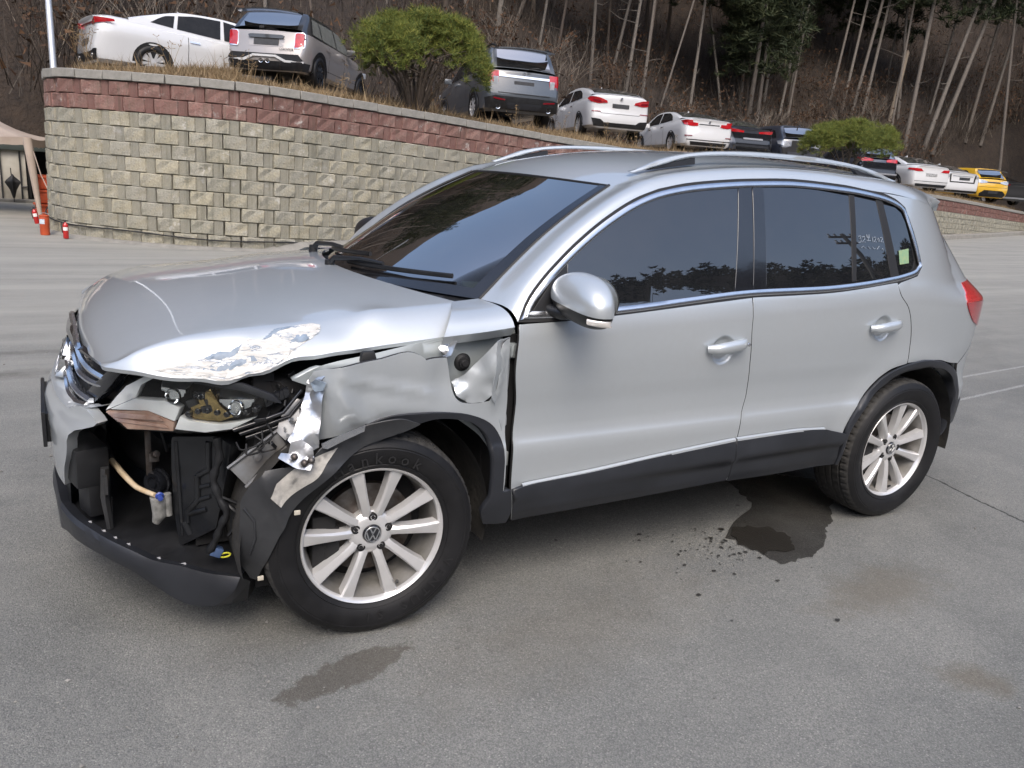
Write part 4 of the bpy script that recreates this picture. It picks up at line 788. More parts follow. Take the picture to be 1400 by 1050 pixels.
k_ = nr.integers(0, n * per, 4500); B3 = unit(np.cross(A[k_], nr.normal(size=(4500, 3)))) * .010; tri_soup('pale_brushwood', C[k_] + nr.normal(size=(4500, 3)) * .2, A[k_] * nr.uniform(.5, 1.2, (4500, 1)), B3, PALE, kind='stuff', label='pale twigs in the brush')
# bare shrubs with pale spreading branches
def bare_shrub(P, H, wdt, m, label, leaves=0):
    t = thing('bare_shrub', label, 'shrub', P, 0, 'leafless shrubs on the slope'); b = MB()
    def grow(p, d, L, r, lev):
        q = p + d * L; b.tube([p, p.lerp(q, .5) + Vector((R.uniform(-1, 1), R.uniform(-1, 1), 0)) * L * .06, q], [r, r * .8, r * .6], 4, cap=False)
        if lev > 0:
            for _ in range(3 if lev > 1 else 3):
                e = (d + Vector((R.uniform(-1, 1), R.uniform(-1, 1), R.uniform(-.3, .7))) * .62).normalized(); grow(p.lerp(q, R.uniform(.5, 1)), e, L * R.uniform(.55, .8), r * .6, lev - 1)
    for _ in range(6):
        a = R.uniform(0, 6.28); grow(Vector((0, 0, -.1)), Vector((math.cos(a) * wdt, math.sin(a) * wdt, 1)).normalized(), H * .42, .022, 3)
    b.build('branches', m, t)
    if leaves:
        cc = np.array([v for v in b.V[::3]]); cc = cc[nr.integers(0, len(cc), leaves)] + nr.normal(size=(leaves, 3)) * .05; A = nr.normal(size=(leaves, 3)) * .07; B = unit(np.cross(A, nr.normal(size=A.shape))) * .035; tri_soup('dead_leaves', cc, A, B, RUSSET, t)
for k in range(20):
    s = R.uniform(-14, 55); t_ = R.uniform(9.5, 16); x = 3.6 + s * .974 - t_ * .225; y = 9.55 + s * .225 + t_ * .974
    if x < -1 and y < 23: y = 24
    bare_shrub((x, y, HILL(x, y)), R.uniform(2, 4.2), R.uniform(.5, .9), PALE if k % 2 else BARKD, 'leafless shrub spreading thin twigs among the trunks on the slope', 700 if k % 3 == 0 else 0)
# clipped pines on the lot's edge
def clipped_pine(P, w, h, label, seed, nst):
    t = thing('clipped_pine', label, 'tree', P, 0); rr = random.Random(seed); b = MB(); tips = []
    for k in range(nst):
        a = k / nst * 6.28 + rr.uniform(-.3, .3); rad = w * .36 * rr.uniform(.4, 1); top_ = Vector((math.cos(a) * rad, math.sin(a) * rad, h * rr.uniform(.52, .66))); base = Vector((math.cos(a) * .10, math.sin(a) * .10, -.1)); mid = base.lerp(top_, .5) + Vector((-math.cos(a) * .06, -math.sin(a) * .06, .04))
        b.tube([base, mid, top_], [.038, .028, .014], 6); tips.append(top_)
        for _ in range(4):
            p = mid.lerp(top_, rr.random()); e = p + Vector((rr.uniform(-1, 1) * w * .22, rr.uniform(-1, 1) * w * .22, rr.uniform(.1, .25) * h)); b.tube([p, p.lerp(e, .5) + Vector((0, 0, .03)), e], [.014, .010, .005], 5); tips.append(e)
    b.build('stems', BARKD if seed == 1 else BARK, t, smooth=60)
    # umbrella of needle tufts: thick on the dome's skin, uneven pads with gaps
    cs = []; pads = [(rr.uniform(0, 6.28), math.sqrt(rr.random()), rr.uniform(-.09, .08)) for _ in range(30)]
    for _ in range(3000):
        a, rf, dz = pads[rr.randrange(len(pads))]; a += rr.gauss(0, .25 / max(.4, rf) * .8); rf = min(1.07, abs(rf + rr.gauss(0, .12))); ctop = h * (.58 + .42 * math.sqrt(max(0, 1 - min(1, rf * .93) ** 2))) * (1 + .02 * math.sin(a * 5)); depth = rr.random() ** 1.5 * h * (.27 + .10 * (1 - rf))
        cs.append((math.cos(a) * rf * w / 2, math.sin(a) * rf * w / 2, ctop + dz * h - depth))
    tri_soup('foliage', *needle_arrays(np.array(cs), 26, .13, .0042, .75), BUSH, t)
    dd = np.array(cs)[nr.integers(0, len(cs), 60)] * (1, 1, .97); tri_soup('dead_needles', *needle_arrays(dd, 12, .12, .005, -.2), RUSSET, t)
clipped_pine((4.93, 10.75, LOT(4.93, 10.75)), 2.36, 1.50, 'round clipped pine with many stems between the beige hatchback and grey SUV', 1, 13)
clipped_pine((21.1, 14.6, LOT(21.1, 14.6) + .12), 2.8, 1.6, 'flat-topped clipped pine in front of the black-tailed car', 2, 9)
# dry grass along the wall top
n = 70000; s = 1.5 + 50 * nr.uniform(0, 1, n) ** 1.3; tt_ = nr.uniform(.22, 2.6, n) ** 1; px = np.interp(s, PS, PATH[:, 0]); py = np.interp(s, PS, PATH[:, 1]); px2 = np.interp(s + .05, PS, PATH[:, 0]); py2 = np.interp(s + .05, PS, PATH[:, 1]); L = np.hypot(px2 - px, py2 - py) + 1e-9; nx, ny = -(py2 - py) / L, (px2 - px) / L
zt = np.array([ZTOP(v) for v in px[:]]); C = np.stack([px + nx * (tt_ + .12), py + ny * (tt_ + .12), zt - .07 + .105 * tt_], 1)
cl = .55 + .45 * np.sin(s * 2.1) * np.sin(s * .77 + tt_ * 2); hh = (nr.uniform(.07, .22, n) * (.5 + cl) + (nr.uniform(0, 1, n) > .985) * nr.uniform(.1, .35, n))[:, None]; d = nr.normal(size=C.shape) * .55; d[:, 2] = 1; A = unit(d) * hh; B = unit(np.cross(A, nr.normal(size=A.shape))) * .008
tri_soup('dry_grass', C, A, B, DRYG, kind='stuff', label='dry straw-coloured grass along the wall top')
# weeds
for k in range(26):
    s_ = R.uniform(3.5, 34); x, y, a = pat(s_); t_ = R.uniform(.3, .8); x, y = x - math.sin(a) * t_, y + math.cos(a) * t_
    b = MB(); z = LOT(x, y)
    for _ in range(5):
        d = Vector((R.gauss(0, .12), R.gauss(0, .12), R.uniform(.25, .5))); b.tube([(0, 0, 0), d * .6, d], [.003, .0022, .001], 3, cap=False)
        for _ in range(5): p = d * R.uniform(.5, 1); b.tube([p, p + Vector((R.gauss(0, .03), R.gauss(0, .03), R.uniform(0, .04)))], [.002, .006], 3)
    o = b.build('dry_weed', DRYG); o.location = (x, y, z); tag(o, 'dry weed stalk standing in the straw grass on the wall top', 'weed', 'dry weeds on the wall top')
# wood on the ridge behind the camera, seen only as reflections
cs = []
for _ in range(26000):
    az = math.radians(nr.uniform(60, 304)); d = nr.uniform(50, 84); a_ = math.degrees(az); e = 1 + .10 * math.sin(a_ * .09) + .06 * math.sin(a_ * .23 + 1); zb = np.interp(d, (30, 38, 52, 66, 80, 110), (-.5, 1.5, 15, 26.5, 32, 33)) * e; cs.append((d * math.sin(az) * 1.2, d * math.cos(az) - 4, zb + nr.uniform(-3, 4.0) * (.5 + .3 * math.sin(a_ * 1.7) + .2 * math.sin(a_ * 5.3))))
tri_soup('ridge_wood', *needle_arrays(np.array(cs), 7, .65, .20, .3), PINE, kind='stuff', label='dark wood on the far ridge')
# ------------------------------------------------------------------ things round the wall's left end
GALV = simple('galvanised', (.50, .52, .54), .45, .6, noise=.08, nscale=6)
a, b_ = Vector(E['post'][0]), Vector(E['post'][1]); d = (b_ - a).normalized(); t = thing('lamp_post', 'grey metal post rising behind the wall coping beside the white saloon', 'post', a)
m1 = MB(); m1.tube([-d * .35, d * 2.2, d * 5.2], [.048, .046, .040], 14); m1.build('pole', GALV, t, smooth=60); m1 = MB(); m1.tube([-d * .36, -d * .30], [.09, .09], 14); m1.build('base_plate', GALV, t, smooth=40)
m1 = MB(); m1.tube([d * 5.2, d * 5.4 + Vector((.3, -.3, 0)), d * 5.45 + Vector((.9, -.9, .0))], [.035, .03, .03], 8); m1.build('lamp_arm', GALV, t, smooth=50); m1 = MB(); m1.box(d * 5.45 + Vector((1.1, -1.1, 0)), (.5, .2, .09), Matrix.Rotation(-.78, 4, 'Z')); m1.build('lamp_head', GALV, t, bev=.02)
# folding canopy
CAN = simple('canopy_cloth', (.36, .30, .25), .85, vary=(.28, .225, .185), nscale=3, bump=.3, bscale=30, bdist=.01); te = [Vector(p) for p in E['tent']]
c0 = te[0]; dl_ = (te[1] - te[0]); dl_ = Vector((dl_.x, dl_.y, 0)).normalized(); dx_ = Vector((-.95, .32, 0)).normalized(); dy_ = Vector((.42, .90, 0)).normalized()
t = thing('canopy_tent', 'beige cloth canopy with its corner leg wrapped, beside the wall end', 'canopy', (c0.x, c0.y, 0)); top_z = c0.z; S_ = 2.2
cn = [Vector((0, 0, top_z)), dx_ * S_ + Vector((0, 0, top_z)), (dx_ + dy_) * S_ + Vector((0, 0, top_z)), dy_ * .9 + Vector((0, 0, top_z))]; pk = dx_ * 1.2 + dy_ * 1.0 + Vector((0, 0, top_z + .42))
m1 = MB(); 
for i in range(4):
    A_, B_ = cn[i], cn[(i + 1) % 4]; rws = [[A_.lerp(B_, k / 8).lerp(pk, v / 6) + Vector((0, 0, -.10 * math.sin(v / 6 * math.pi) - (.05 * math.sin(k / 8 * math.pi) if v == 0 else 0))) for k in range(9)] for v in range(7)]
    m1.add([p for r in rws for p in r], [(v * 9 + k, v * 9 + k + 1, (v + 1) * 9 + k + 1, (v + 1) * 9 + k) for v in range(6) for k in range(8)])
m1.build('canopy_roof', CAN, t, smooth=50); m1 = MB()
for i in range(4):
    A_, B_ = cn[i], cn[(i + 1) % 4]; n = 12; V = []
    for k in range(n + 1): p = A_.lerp(B_, k / n) + Vector((0, 0, -.05 * math.sin(k / n * math.pi))); V += [p + Vector((0, 0, .01)), p + Vector((0, 0, -.11 - .012 * (k % 2)))]
    m1.add(V, [(k * 2, k * 2 + 2, k * 2 + 3, k * 2 + 1) for k in range(n)])
m1.build('valance', CAN, t, smooth=60)
ft = te[3] - Vector((c0.x, c0.y, 0))
for i, p in enumerate(cn):
    m1 = MB(); f = Vector((ft.x, ft.y, 0)) if i == 0 else Vector((p.x, p.y, 0)); m1.tube([p + Vector((0, 0, -.02)), p.lerp(f, .35), p.lerp(f, .75), f], [.075, .065, .045, .028] if i == 0 else [.03] * 4, 10); m1.build('leg', CAN if i == 0 else GALV, t, smooth=60)
m1 = MB(); m1.tube([Vector((.05, .05, top_z - .1)), Vector((.16, -.5, .75)), Vector((.28, -1.0, .45))], .008, 5); m1.build('guy_rope', CAN, t)
# shed
sh = [Vector(p) for p in E['shed']]; o0 = Vector((-1.12, 16.6, 0)); t = thing('storage_shed', 'white panelled shed with a dark open bay, at the foot of the hill', 'shed', o0)
WHS = simple('shed_panel', (.52, .50, .44), .7, vary=(.36, .33, .27), nscale=2.5)
m1 = MB(); m1.box((-1.2, .05, .53), (2.4, .08, 1.02)); m1.build('wall', WHS, t, bev=.01)
for k in range(4): m1 = MB(); m1.box((-2.3 + .62 * k, -.005, .53), (.03, .03, 1.0)); m1.build('panel_joint', DUSTP, t)
m1 = MB(); m1.box((-.85, .9, 1.11), (3.4, 2.0, .12)); m1.box((-.85, -.08, 1.08), (3.4, .06, .12)); m1.build('roof', simple('shed_roof', (.035, .045, .04), .7), t, bev=.01)
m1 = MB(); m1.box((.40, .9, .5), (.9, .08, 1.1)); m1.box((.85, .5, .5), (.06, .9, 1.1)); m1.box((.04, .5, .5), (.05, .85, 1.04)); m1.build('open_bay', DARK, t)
m1 = MB(); m1.tube([(-.10, -.02, .02), (-.10, -.02, 1.0)], .018, 6); m1.tube([(-.10, -.03, .30), (.0, -.03, .30)], .018, 6); m1.build('downpipe', DUSTP, t)
m1 = MB(); m1.box((-1.0, -.12, .025), (2.8, .28, .05)); m1.build('sill', CONC, t)
# closed black parasol
uu = [Vector(p) for p in E['umb']]; t = thing('closed_parasol', 'black half-folded parasol standing against the white shed', 'parasol', (-1.36, 16.2, .02)); t.scale = (.66, .66, .66); m1 = MB(); hgt = 1.05; V = []; n = 12
for k in range(n):
    a = k / n * 6.28; r = 1.0 if k % 2 else .62
    for z, w in ((.12, .03), (.35, .10 * r), (.58, .24 * r), (.64, .20 * r), (.76, .05), (.82, .02)): V.append((w * math.cos(a), w * math.sin(a), z))
m1.add(V, [(k * 6 + j, ((k + 1) % n) * 6 + j, ((k + 1) % n) * 6 + j + 1, k * 6 + j + 1) for k in range(n) for j in range(5)]); m1.build('cover', SEAL, t, smooth=40); m1 = MB(); m1.tube([(0, 0, 0), (-.03, 0, 1.0)], .015, 6); m1.build('shaft', SEAL, t)
# orange things
ORG = simple('orange_plastic', (.52, .085, .025), .55, vary=(.38, .06, .02), nscale=6); REDX = simple('extinguisher_red', (.42, .012, .012), .3, coat=.6, noise=.15)
bp = Vector(E['barrier'][0]); lab = ['lowest of the orange plastic crates stacked beside the wall end', 'middle orange plastic crate in the stack beside the wall end', 'topmost orange plastic crate of the stack beside the wall end']
for k in range(3):
    t = thing('orange_crate', lab[k], 'crate', (bp.x + .16 + .02 * k, bp.y - .1, .238 * k), .2 - .1 * k, 'orange crates by the wall'); m1 = MB(); m1.box((0, 0, .115), (.44, .40, .21)); m1.build('tub', ORG, t, bev=.03); m1 = MB(); m1.box((0, 0, .216), (.48, .44, .04)); m1.build('rim', ORG, t, bev=.012); m1 = MB(); m1.box((0, -.205, .13), (.14, .02, .035)); m1.build('handle', ORG, t, bev=.006)
if 0: m1 = MB(); m1.lathe([(.001, .30), (.15, .28), (.20, .0)], 14, Matrix.Translation((bp.x - .22, bp.y - .05, 0)) @ Matrix.Rotation(math.pi / 2, 4, 'X')); tag(m1.build('orange_cone', ORG, smooth=50), 'small orange cone leaning by the crate stack', 'cone')
bk_ = Vector(E['bucket'][0]); t = thing('orange_bucket', 'orange bucket with a white label at the wall corner', 'bucket', bk_); m1 = MB(); RX = Matrix.Rotation(math.pi / 2, 4, 'X')
m1.lathe([(.0, 0), (.060, 0), (.063, .02), (.063, .14), (.066, .15), (.066, .24), (.060, .26), (.066, .265), (.066, .28), (.060, .285), (0, .285)], 24, Matrix.Rotation(math.pi / 2, 4, 'X')); m1.build('tub', ORG, t, smooth=40)
m1 = MB(); V = []
for k in range(7): a = math.radians(200 + k * 12); V += [(.0668 * math.cos(a), .0668 * math.sin(a), .16), (.0668 * math.cos(a), .0668 * math.sin(a), .23)]
m1.add(V, [(2 * k, 2 * k + 2, 2 * k + 3, 2 * k + 1) for k in range(6)]); m1.build('label', simple('paper_label', (.7, .72, .74), .6, vary=(.3, .42, .55), nscale=30), t)
m1 = MB(); m1.tube([(.06 * math.cos(a), .0, .28 + .035 * math.sin(a)) for a in np.linspace(0, math.pi, 13)], .004, 5); m1.build('handle', GALV, t)
def extinguisher(P, label, tilt=0, s=1.0):
    t = thing('fire_extinguisher', label, 'extinguisher', P); t.rotation_euler = (0, tilt, 0); t.scale = (s, s, s); m1 = MB(); m1.lathe([(0, 0), (.042, 0), (.046, .012), (.046, .22), (.040, .25), (.020, .27), (.018, .285), (0, .285)], 22, RX); m1.build('cylinder', REDX, t, smooth=40)
    m1 = MB(); m1.box((0, 0, .295), (.03, .025, .03)); m1.box((.02, 0, .315), (.075, .018, .01), Matrix.Rotation(.2, 4, 'Y')); m1.build('valve', SEAL, t, bev=.003); m1 = MB(); m1.tube([(-.01, .0, .29), (-.05, -.01, .28), (-.058, -.012, .2), (-.052, -.012, .10)], .007, 6); m1.build('hose', SEAL, t, smooth=60)
    m1 = MB(); V = []
    for k in range(8): a = math.radians(215 + k * 14); V += [(.0468 * math.cos(a), .0468 * math.sin(a), .14), (.0468 * math.cos(a), .0468 * math.sin(a), .20)]
    m1.add(V, [(2 * k, 2 * k + 2, 2 * k + 3, 2 * k + 1) for k in range(7)]); m1.build('label', simple('extinguisher_label', (.75, .74, .72), .6, noise=.1), t)
extinguisher(Vector(E['ext'][0]) + Vector((.02, -.14, .008)), 'red fire extinguisher with white label standing at the foot of the block wall', 0, .80)
extinguisher(Vector((E['red2'][0][0], E['red2'][0][1], .12)), 'red fire extinguisher leaning beside the orange bucket', -.15, .75)
# utility pole across the yard (mirrored in the rear side glass)
pp = Vector(E['pole'][0]); t = thing('utility_pole', 'concrete utility pole with crossarms across the yard', 'utility pole', (pp.x, pp.y, 0)); m1 = MB(); m1.tube([(0, 0, -.2), (0, 0, pp.z * .6), (0, 0, pp.z)], [.17, .12, .07], 12); m1.build('pole', CONC, t, smooth=50)
for z, w in ((pp.z - .2, 1.3), (pp.z - .75, 1.1)):
    m1 = MB(); m1.box((0, -.1, z), (w, .10, .12)); m1.build('crossarm', STEEL, t)
    for x in (-w * .45, -w * .2, w * .2, w * .45): m1 = MB(); m1.tube([(x, -.1, z + .05), (x, -.1, z + .28)], [.05, .04], 8); m1.build('insulator', GALV, t)
# ------------------------------------------------------------------ cars on the upper lot (local axes: rear bumper at y = 0, nose at +y)
def carpaint(name, col, metal=0.0, dust=.12): return paint(name, col, metal, .32, dust, 1.0, base_dirt=False)
WHITEC = carpaint('white_car_paint', (.60, .61, .62)); BEIGEC = carpaint('beige_grey_paint', (.34, .315, .30), .3); GREYC = carpaint('slate_paint', (.055, .066, .080), .1); NAVYC = carpaint('navy_paint', (.03, .038, .058), .3); DKC = carpaint('charcoal_paint', (.045, .052, .070), .5); YELC = carpaint('yellow_paint', (.62, .36, .015)); BLKC = carpaint('black_car_paint', (.015, .016, .018), .2)
CGL = glass('car_glass', (.010, .011, .013), 0, 1.45, dirt=.04, coatcol=(.62, .59, .56)); CGLP = glass('pale_glare_glass', (.16, .165, .15), 0, 1.8, dirt=.25)  # pale glass paints bright reflection into the hatchback's side windows
CRED = simple('car_red_lens', (.42, .012, .018), .12, coat=1, noise=.3, nscale=9); CDRED = simple('dark_red_lens', (.16, .006, .012), .15, coat=1); CCLR = simple('car_clear_lens', (.40, .42, .45), .12, .3, coat=1, noise=.3, nscale=14)
PLATE = simple('dark_plate', (.035, .036, .04), .5, noise=.3, nscale=14); PLATEW = simple('pale_plate', (.45, .46, .46), .5, vary=(.12, .12, .12), nscale=30)
def simple_wheel(r, m_rim, dark=False):
    ty = MB(); ty.lathe([(r * .66, -.10), (r * .70, -.112), (r * .86, -.118), (r * .97, -.10), (r, -.08), (r, .1), (r * .7, .1)], 28)
    rm = MB(); rm.lathe([(r * .67, -.095), (r * .64, -.09), (r * .60, .0)], 28); 
    for k in range(10):
        a = k * .628 + (.09 if k % 2 else -.09); u = Vector((math.cos(a), 0, math.sin(a))); w = Vector((-math.sin(a), 0, math.cos(a))) * .022; p0, p1 = u * r * .16, u * r * .66; y = Vector((0, -.09, 0)); rm.add([p0 - w + y, p0 + w + y, p1 + w * 1.3 + y, p1 - w * 1.3 + y], [(0, 1, 2, 3)])
    rm.lathe([(0, -.095), (r * .2, -.09), (r * .2, 0)], 14); rm.lathe([(0, -.02), (r * .62, -.02)], 20)
    return ty, rm
def pcar(name, label, cat, P, head, S, group='cars parked on the upper lot', pitch=0, roll=0):
    L, Wd, H = S['L'], S['W'] / 2, S['H']; belt_, zb = S['belt'], S.get('zb', .22); col = S['col']
    root = thing(name, label, cat, P, 0, group); root.rotation_euler = Matrix.Rotation(-math.radians(head), 3, 'Z').to_euler()
    root.rotation_mode = 'XYZ'; root.matrix_world = Matrix.Translation(P) @ Matrix.Rotation(-math.radians(head), 4, 'Z') @ Matrix.Rotation(pitch, 4, 'X') @ Matrix.Rotation(roll, 4, 'Y')
    deck = pchip(*zip(*S['deck'])) ; lean = pchip(*zip(*S['lean'])); bl = pchip(*zip(*S.get('beltline', [(0, belt_), (L, belt_ - .06)])))
    def wy(y): return Wd * (min(1, .84 + .16 * math.sqrt(max(0, 1 - (1 - min(y, .42) / .42) ** 2))) if y < .42 else 1 - .20 * max(0, (y - (L - .75)) / .75) ** 2)
    def sect(y):
        w = wy(y); zt = deck(y); zs = min(bl(y) , zt - .015); r = []
        for fx, z in ((.0, zb), (.86, zb), (.955, zb + .07), (.975, .40), (.97, .52), (1.0, .68), (.99, zs - .13), (.955, zs - .02), (.90, zs + (zt - zs) * .5), (.80, zt - .012), (.45, zt), (0, zt + .006)):
            f = 1 - sstep(0, .7, y); r.append((fx * w, y + lean(z) * f, z))
        return r
    ys = [0, .025, .07, .14, .25, .42, .6, .9, 1.3, 1.8, 2.4, 3.0] + [L - 1.3, L - .9, L - .55, L - .3, L - .14, L - .05, L]
    ys = sorted(set(y for y in ys if y <= L)); rows = []
    for y in ys: s_ = sect(y); rows.append([(-a, b, c) for a, b, c in s_[::-1]] + s_[1:])
    m = len(rows[0]); b = MB(); b.add([v for r in rows for v in r], [(i * m + j, i * m + j + 1, (i + 1) * m + j + 1, (i + 1) * m + j) for i in range(len(rows) - 1) for j in range(m - 1)])
    for row in (0, len(rows) - 1):
        k = row * m; n = m // 2
        for j in range(n): 
            q = (k + j, k + j + 1, k + m - 2 - j, k + m - 1 - j); b.F.append(q if row else q[::-1])
    body = b.build('body', col, root, smooth=32)
    bmv = bmesh.new(); bmv.from_mesh(body.data); bmesh.ops.recalc_face_normals(bmv, faces=bmv.faces); bmv.to_mesh(body.data); bmv.free()
    # greenhouse
    y0, y1, y2, y3 = S['gh']; rf = pchip(*zip(*S['roof'])); tum = S.get('tum', .36)
    def wb(y): return wy(y) * .93
    def gx(y, z): return wb(y) - tum * max(0, z - bl(y)) 
    gy = list(np.linspace(y0, y1, 9)) + list(np.linspace(y1, y2, 12))[1:] + list(np.linspace(y2, y3, 9))[1:]; rows = []
    for y in gy:
        zr = max(rf(y), deck(y) - .02); f = 1 - sstep(0, .7, y); zbl = min(bl(y), zr) - .03; r = []
        for t in (0, .3, .6, .88): z = zbl + (zr - zbl) * t; r.append((gx(y, z), y + lean(z) * f, z))
        we = gx(y, zr); r += [(we - .03, y + lean(zr) * f, zr + .004), (we * .78, y + lean(zr) * f, zr + .022), (we * .4, y + lean(zr) * f, zr + .032), (0, y + lean(zr) * f, zr + .035)]
        rows.append([(-a, b_, c) for a, b_, c in r] + r[:-1][::-1])
    m = len(rows[0]); b = MB(); b.add([v for r in rows for v in r], [(i * m + j, (i + 1) * m + j, (i + 1) * m + j + 1, i * m + j + 1) for i in range(len(rows) - 1) for j in range(m - 1)])
    rfo = b.build('roof', S.get('roofcol', col), root, smooth=30)
    def topgrid(nm, ya, yb, k, mm, wmul=.86, par=None):
        rr_ = []
        for y in np.linspace(ya, yb, 10):
            zr = max(rf(y), deck(y) - .02); f = 1 - sstep(0, .7, y); we = gx(y, zr); 
            rr_.append([(u * we * wmul, y + lean(zr) * f - (.010 if y < L / 2 else -.006), zr + .035 - .031 * abs(u * wmul) ** 1.8 + .006) for u in np.linspace(-1, 1, 9)])
        return grid_obj(nm, rr_, mm, par or root, True, flip=True)
    topgrid('rear_window', y0 + (y1 - y0) * S.get('rg', (.10, .93))[0], y0 + (y1 - y0) * S.get('rg', (.1, .93))[1], 0, S.get('rglass', CGL)); topgrid('windscreen', y2 + .05 * (y3 - y2), y3 - .12 * (y3 - y2), 0, CGL)
    def sidepatch(nm, poly, mm, off=.006, side=(-1, 1), fn=None, par=None, h=.14):
        for sd in side:
            P_, F_, nb = fill2d(smooth_outline(poly, h * .6, 30), h); V = []
            for y, z in P_:
                x = (fn or gx)(y, z) + off; f = 1 - sstep(0, .7, y); V.append((x * sd, y + lean(z) * f, z))
            o = obj(nm, V, F_, mm, par or root, True); bm = bmesh.new(); bm.from_mesh(o.data)
            if bm.faces and sum(f.normal.x * sd for f in bm.faces) < 0: bmesh.ops.reverse_faces(bm, faces=bm.faces)
            bm.to_mesh(o.data); bm.free()
    for poly in S['side']: sidepatch('side_window', poly, S.get('sglass', CGL))
    def sx(y, z):
        w = wy(y); zs = bl(y); return w * np.interp(z, [zb, zb + .07, .40, .52, .68, zs - .13, zs - .02, zs + .1], [.86, .955, .975, .97, 1.0, .99, .955, .90])
    for yd in S.get('doors', []):
        sidepatch('door_seam', [(yd - .005, .38), (yd + .005, .38), (yd + .012, bl(yd) - .04), (yd, bl(yd) - .04)], SEAL, .003, (-1, 1), sx)
    for yh in S.get('handles', []): sidepatch('door_handle', [(yh, bl(yh) - .135), (yh + .2, bl(yh) - .14), (yh + .2, bl(yh) - .105), (yh, bl(yh) - .10)], SATIN if S.get('chrome') else col, .022, (-1, 1), sx)
    if S.get('clad'): sidepatch('sill_cladding', [(.55, zb + .02), (L - .7, zb + .02), (L - .7, .42), (.55, .42)], BLACKP, .004, (-1, 1), sx, h=.3)
    # wheels
    r = S.get('r', .335)
    for yw in (S['ra'], S['ra'] + S['wb']):
        for sd in (-1, 1):
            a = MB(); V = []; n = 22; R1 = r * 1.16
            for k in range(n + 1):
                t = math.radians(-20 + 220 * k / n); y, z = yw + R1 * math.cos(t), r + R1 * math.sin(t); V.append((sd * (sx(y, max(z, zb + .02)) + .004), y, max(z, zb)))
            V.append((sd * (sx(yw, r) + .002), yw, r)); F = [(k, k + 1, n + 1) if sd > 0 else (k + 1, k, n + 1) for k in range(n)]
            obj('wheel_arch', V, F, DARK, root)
            if S.get('arch'):
                V = []
                for k in range(n + 1):
                    t = math.radians(-12 + 204 * k / n)
                    for q in (R1 * .97, R1 * 1.16): y, z = yw + q * math.cos(t), r + q * math.sin(t); V.append((sd * (sx(y, max(z, zb + .02)) + .010), y, max(z, zb)))
                o = obj('arch_trim', V, [(k * 2, k * 2 + 1, k * 2 + 3, k * 2 + 2) for k in range(n)], BLACKP, root)
            ty, rm = simple_wheel(r, ALLOY); w_ = ty.build('wheel', RUBBER, root, smooth=40); rm.build('rim', S.get('rim', ALLOY), w_, smooth=40)
            w_.location = (sd * (Wd - .104), yw, r); w_.rotation_euler = (0, 0, math.pi / 2 if sd > 0 else -math.pi / 2)
    # rear fittings
    def ry(x, z):
        w = Wd; u = min(abs(x) / w, .995); y = 0.0
        if u > .84: q = (u - .84) / .16; y = .42 * (1 - math.sqrt(max(0, 1 - q * q)))
        if S['gh'][0] < .45 and z > bl(0): pass
        return y + lean(z) * (1 - sstep(0, .7, y))
    def rear(nm, poly, mm, mirror=True, off=.012, par=None, h=.10, smooth=True, **kw):
        outs = []
        for sd in ((1, -1) if mirror else (1,)):
            P_, F_, nb = fill2d(smooth_outline(poly, .05, 30) if smooth else poly, h); V = [(x * sd, ry(x, z) - off, z) for x, z in P_]; n = len(V); V += [(x, y + off + .01, z) for x, y, z in V]
            F2 = [tuple(f) for f in F_] + [((i + 1) % nb, i, i + n, (i + 1) % nb + n) for i in range(nb)]; o = obj(nm, V, F2, mm, par or root); bm = bmesh.new(); bm.from_mesh(o.data); bmesh.ops.recalc_face_normals(bm, faces=bm.faces)
            fs = [f for f in bm.faces]
            if fs and sum(f.normal.y * f.calc_area() for f in fs) > 0: bmesh.ops.reverse_faces(bm, faces=fs)
            bm.to_mesh(o.data); bm.free(); auto_smooth(o, 40); outs.append(o)
        return outs
    for e in S['rear']: rear(*e[:3], **(e[3] if len(e) > 3 else {}))
    for x, z, rr_ in S.get('exh', []):
        for sd in ((-1, 1) if x else (1,)):
            b = MB(); b.lathe([(rr_ * .82, .12), (rr_ * .82, -.01), (rr_, -.012), (rr_, .12)], 16, Matrix.Translation((x * sd, ry(x, z) - .015, z))); b.build('exhaust_tip', CHROME, root, smooth=40); b = MB(); b.lathe([(0, .04), (rr_ * .8, .04)], 14, Matrix.Translation((x * sd, ry(x, z) - .015, z))); b.build('exhaust_bore', DARK, root)
    for x, z, rr_ in S.get('badge', []):
        b = MB(); b.lathe([(0, -.012), (rr_ * .7, -.012), (rr_ * .72, -.016), (rr_, -.016), (rr_, .005)], 20, Matrix.Translation((x, ry(x, z) - .008, z))); b.build('emblem', SATIN, root, smooth=40)
    if S.get('spoiler'):
        zr = rf(y1); we = gx(y1, zr); b = MB(); V = []; d = S['spoiler']
        for u in np.linspace(-1, 1, 13):
            y = y1 + .10 * abs(u) ** 3; z = zr + .035 - .03 * abs(u) ** 1.8 + .004
            V += [(u * we, y + .05, z), (u * we * .97, y - d, z - .035), (u * we * .97, y - d, z - .06), (u * we, y + .05, z - .05)]
        b.add(V, [(i * 4 + k, (i + 1) * 4 + k, (i + 1) * 4 + (k + 1) % 4, i * 4 + (k + 1) % 4) for i in range(12) for k in range(4)] + [(0, 1, 2, 3), (51, 50, 49, 48)]); b.build('spoiler', S.get('spcol', col), root, smooth=40)
    if S.get('fin'): b = MB(); y = S['fin']; z = rf(y) + .03; b.add([(-.02, y - .09, z), (.02, y - .09, z), (0, y - .09, z + .07), (0, y + .1, z), (-.02, y, z), (.02, y, z)], [(0, 1, 2), (0, 2, 3, 4), (1, 5, 3, 2)]); b.build('aerial_fin', col, root)
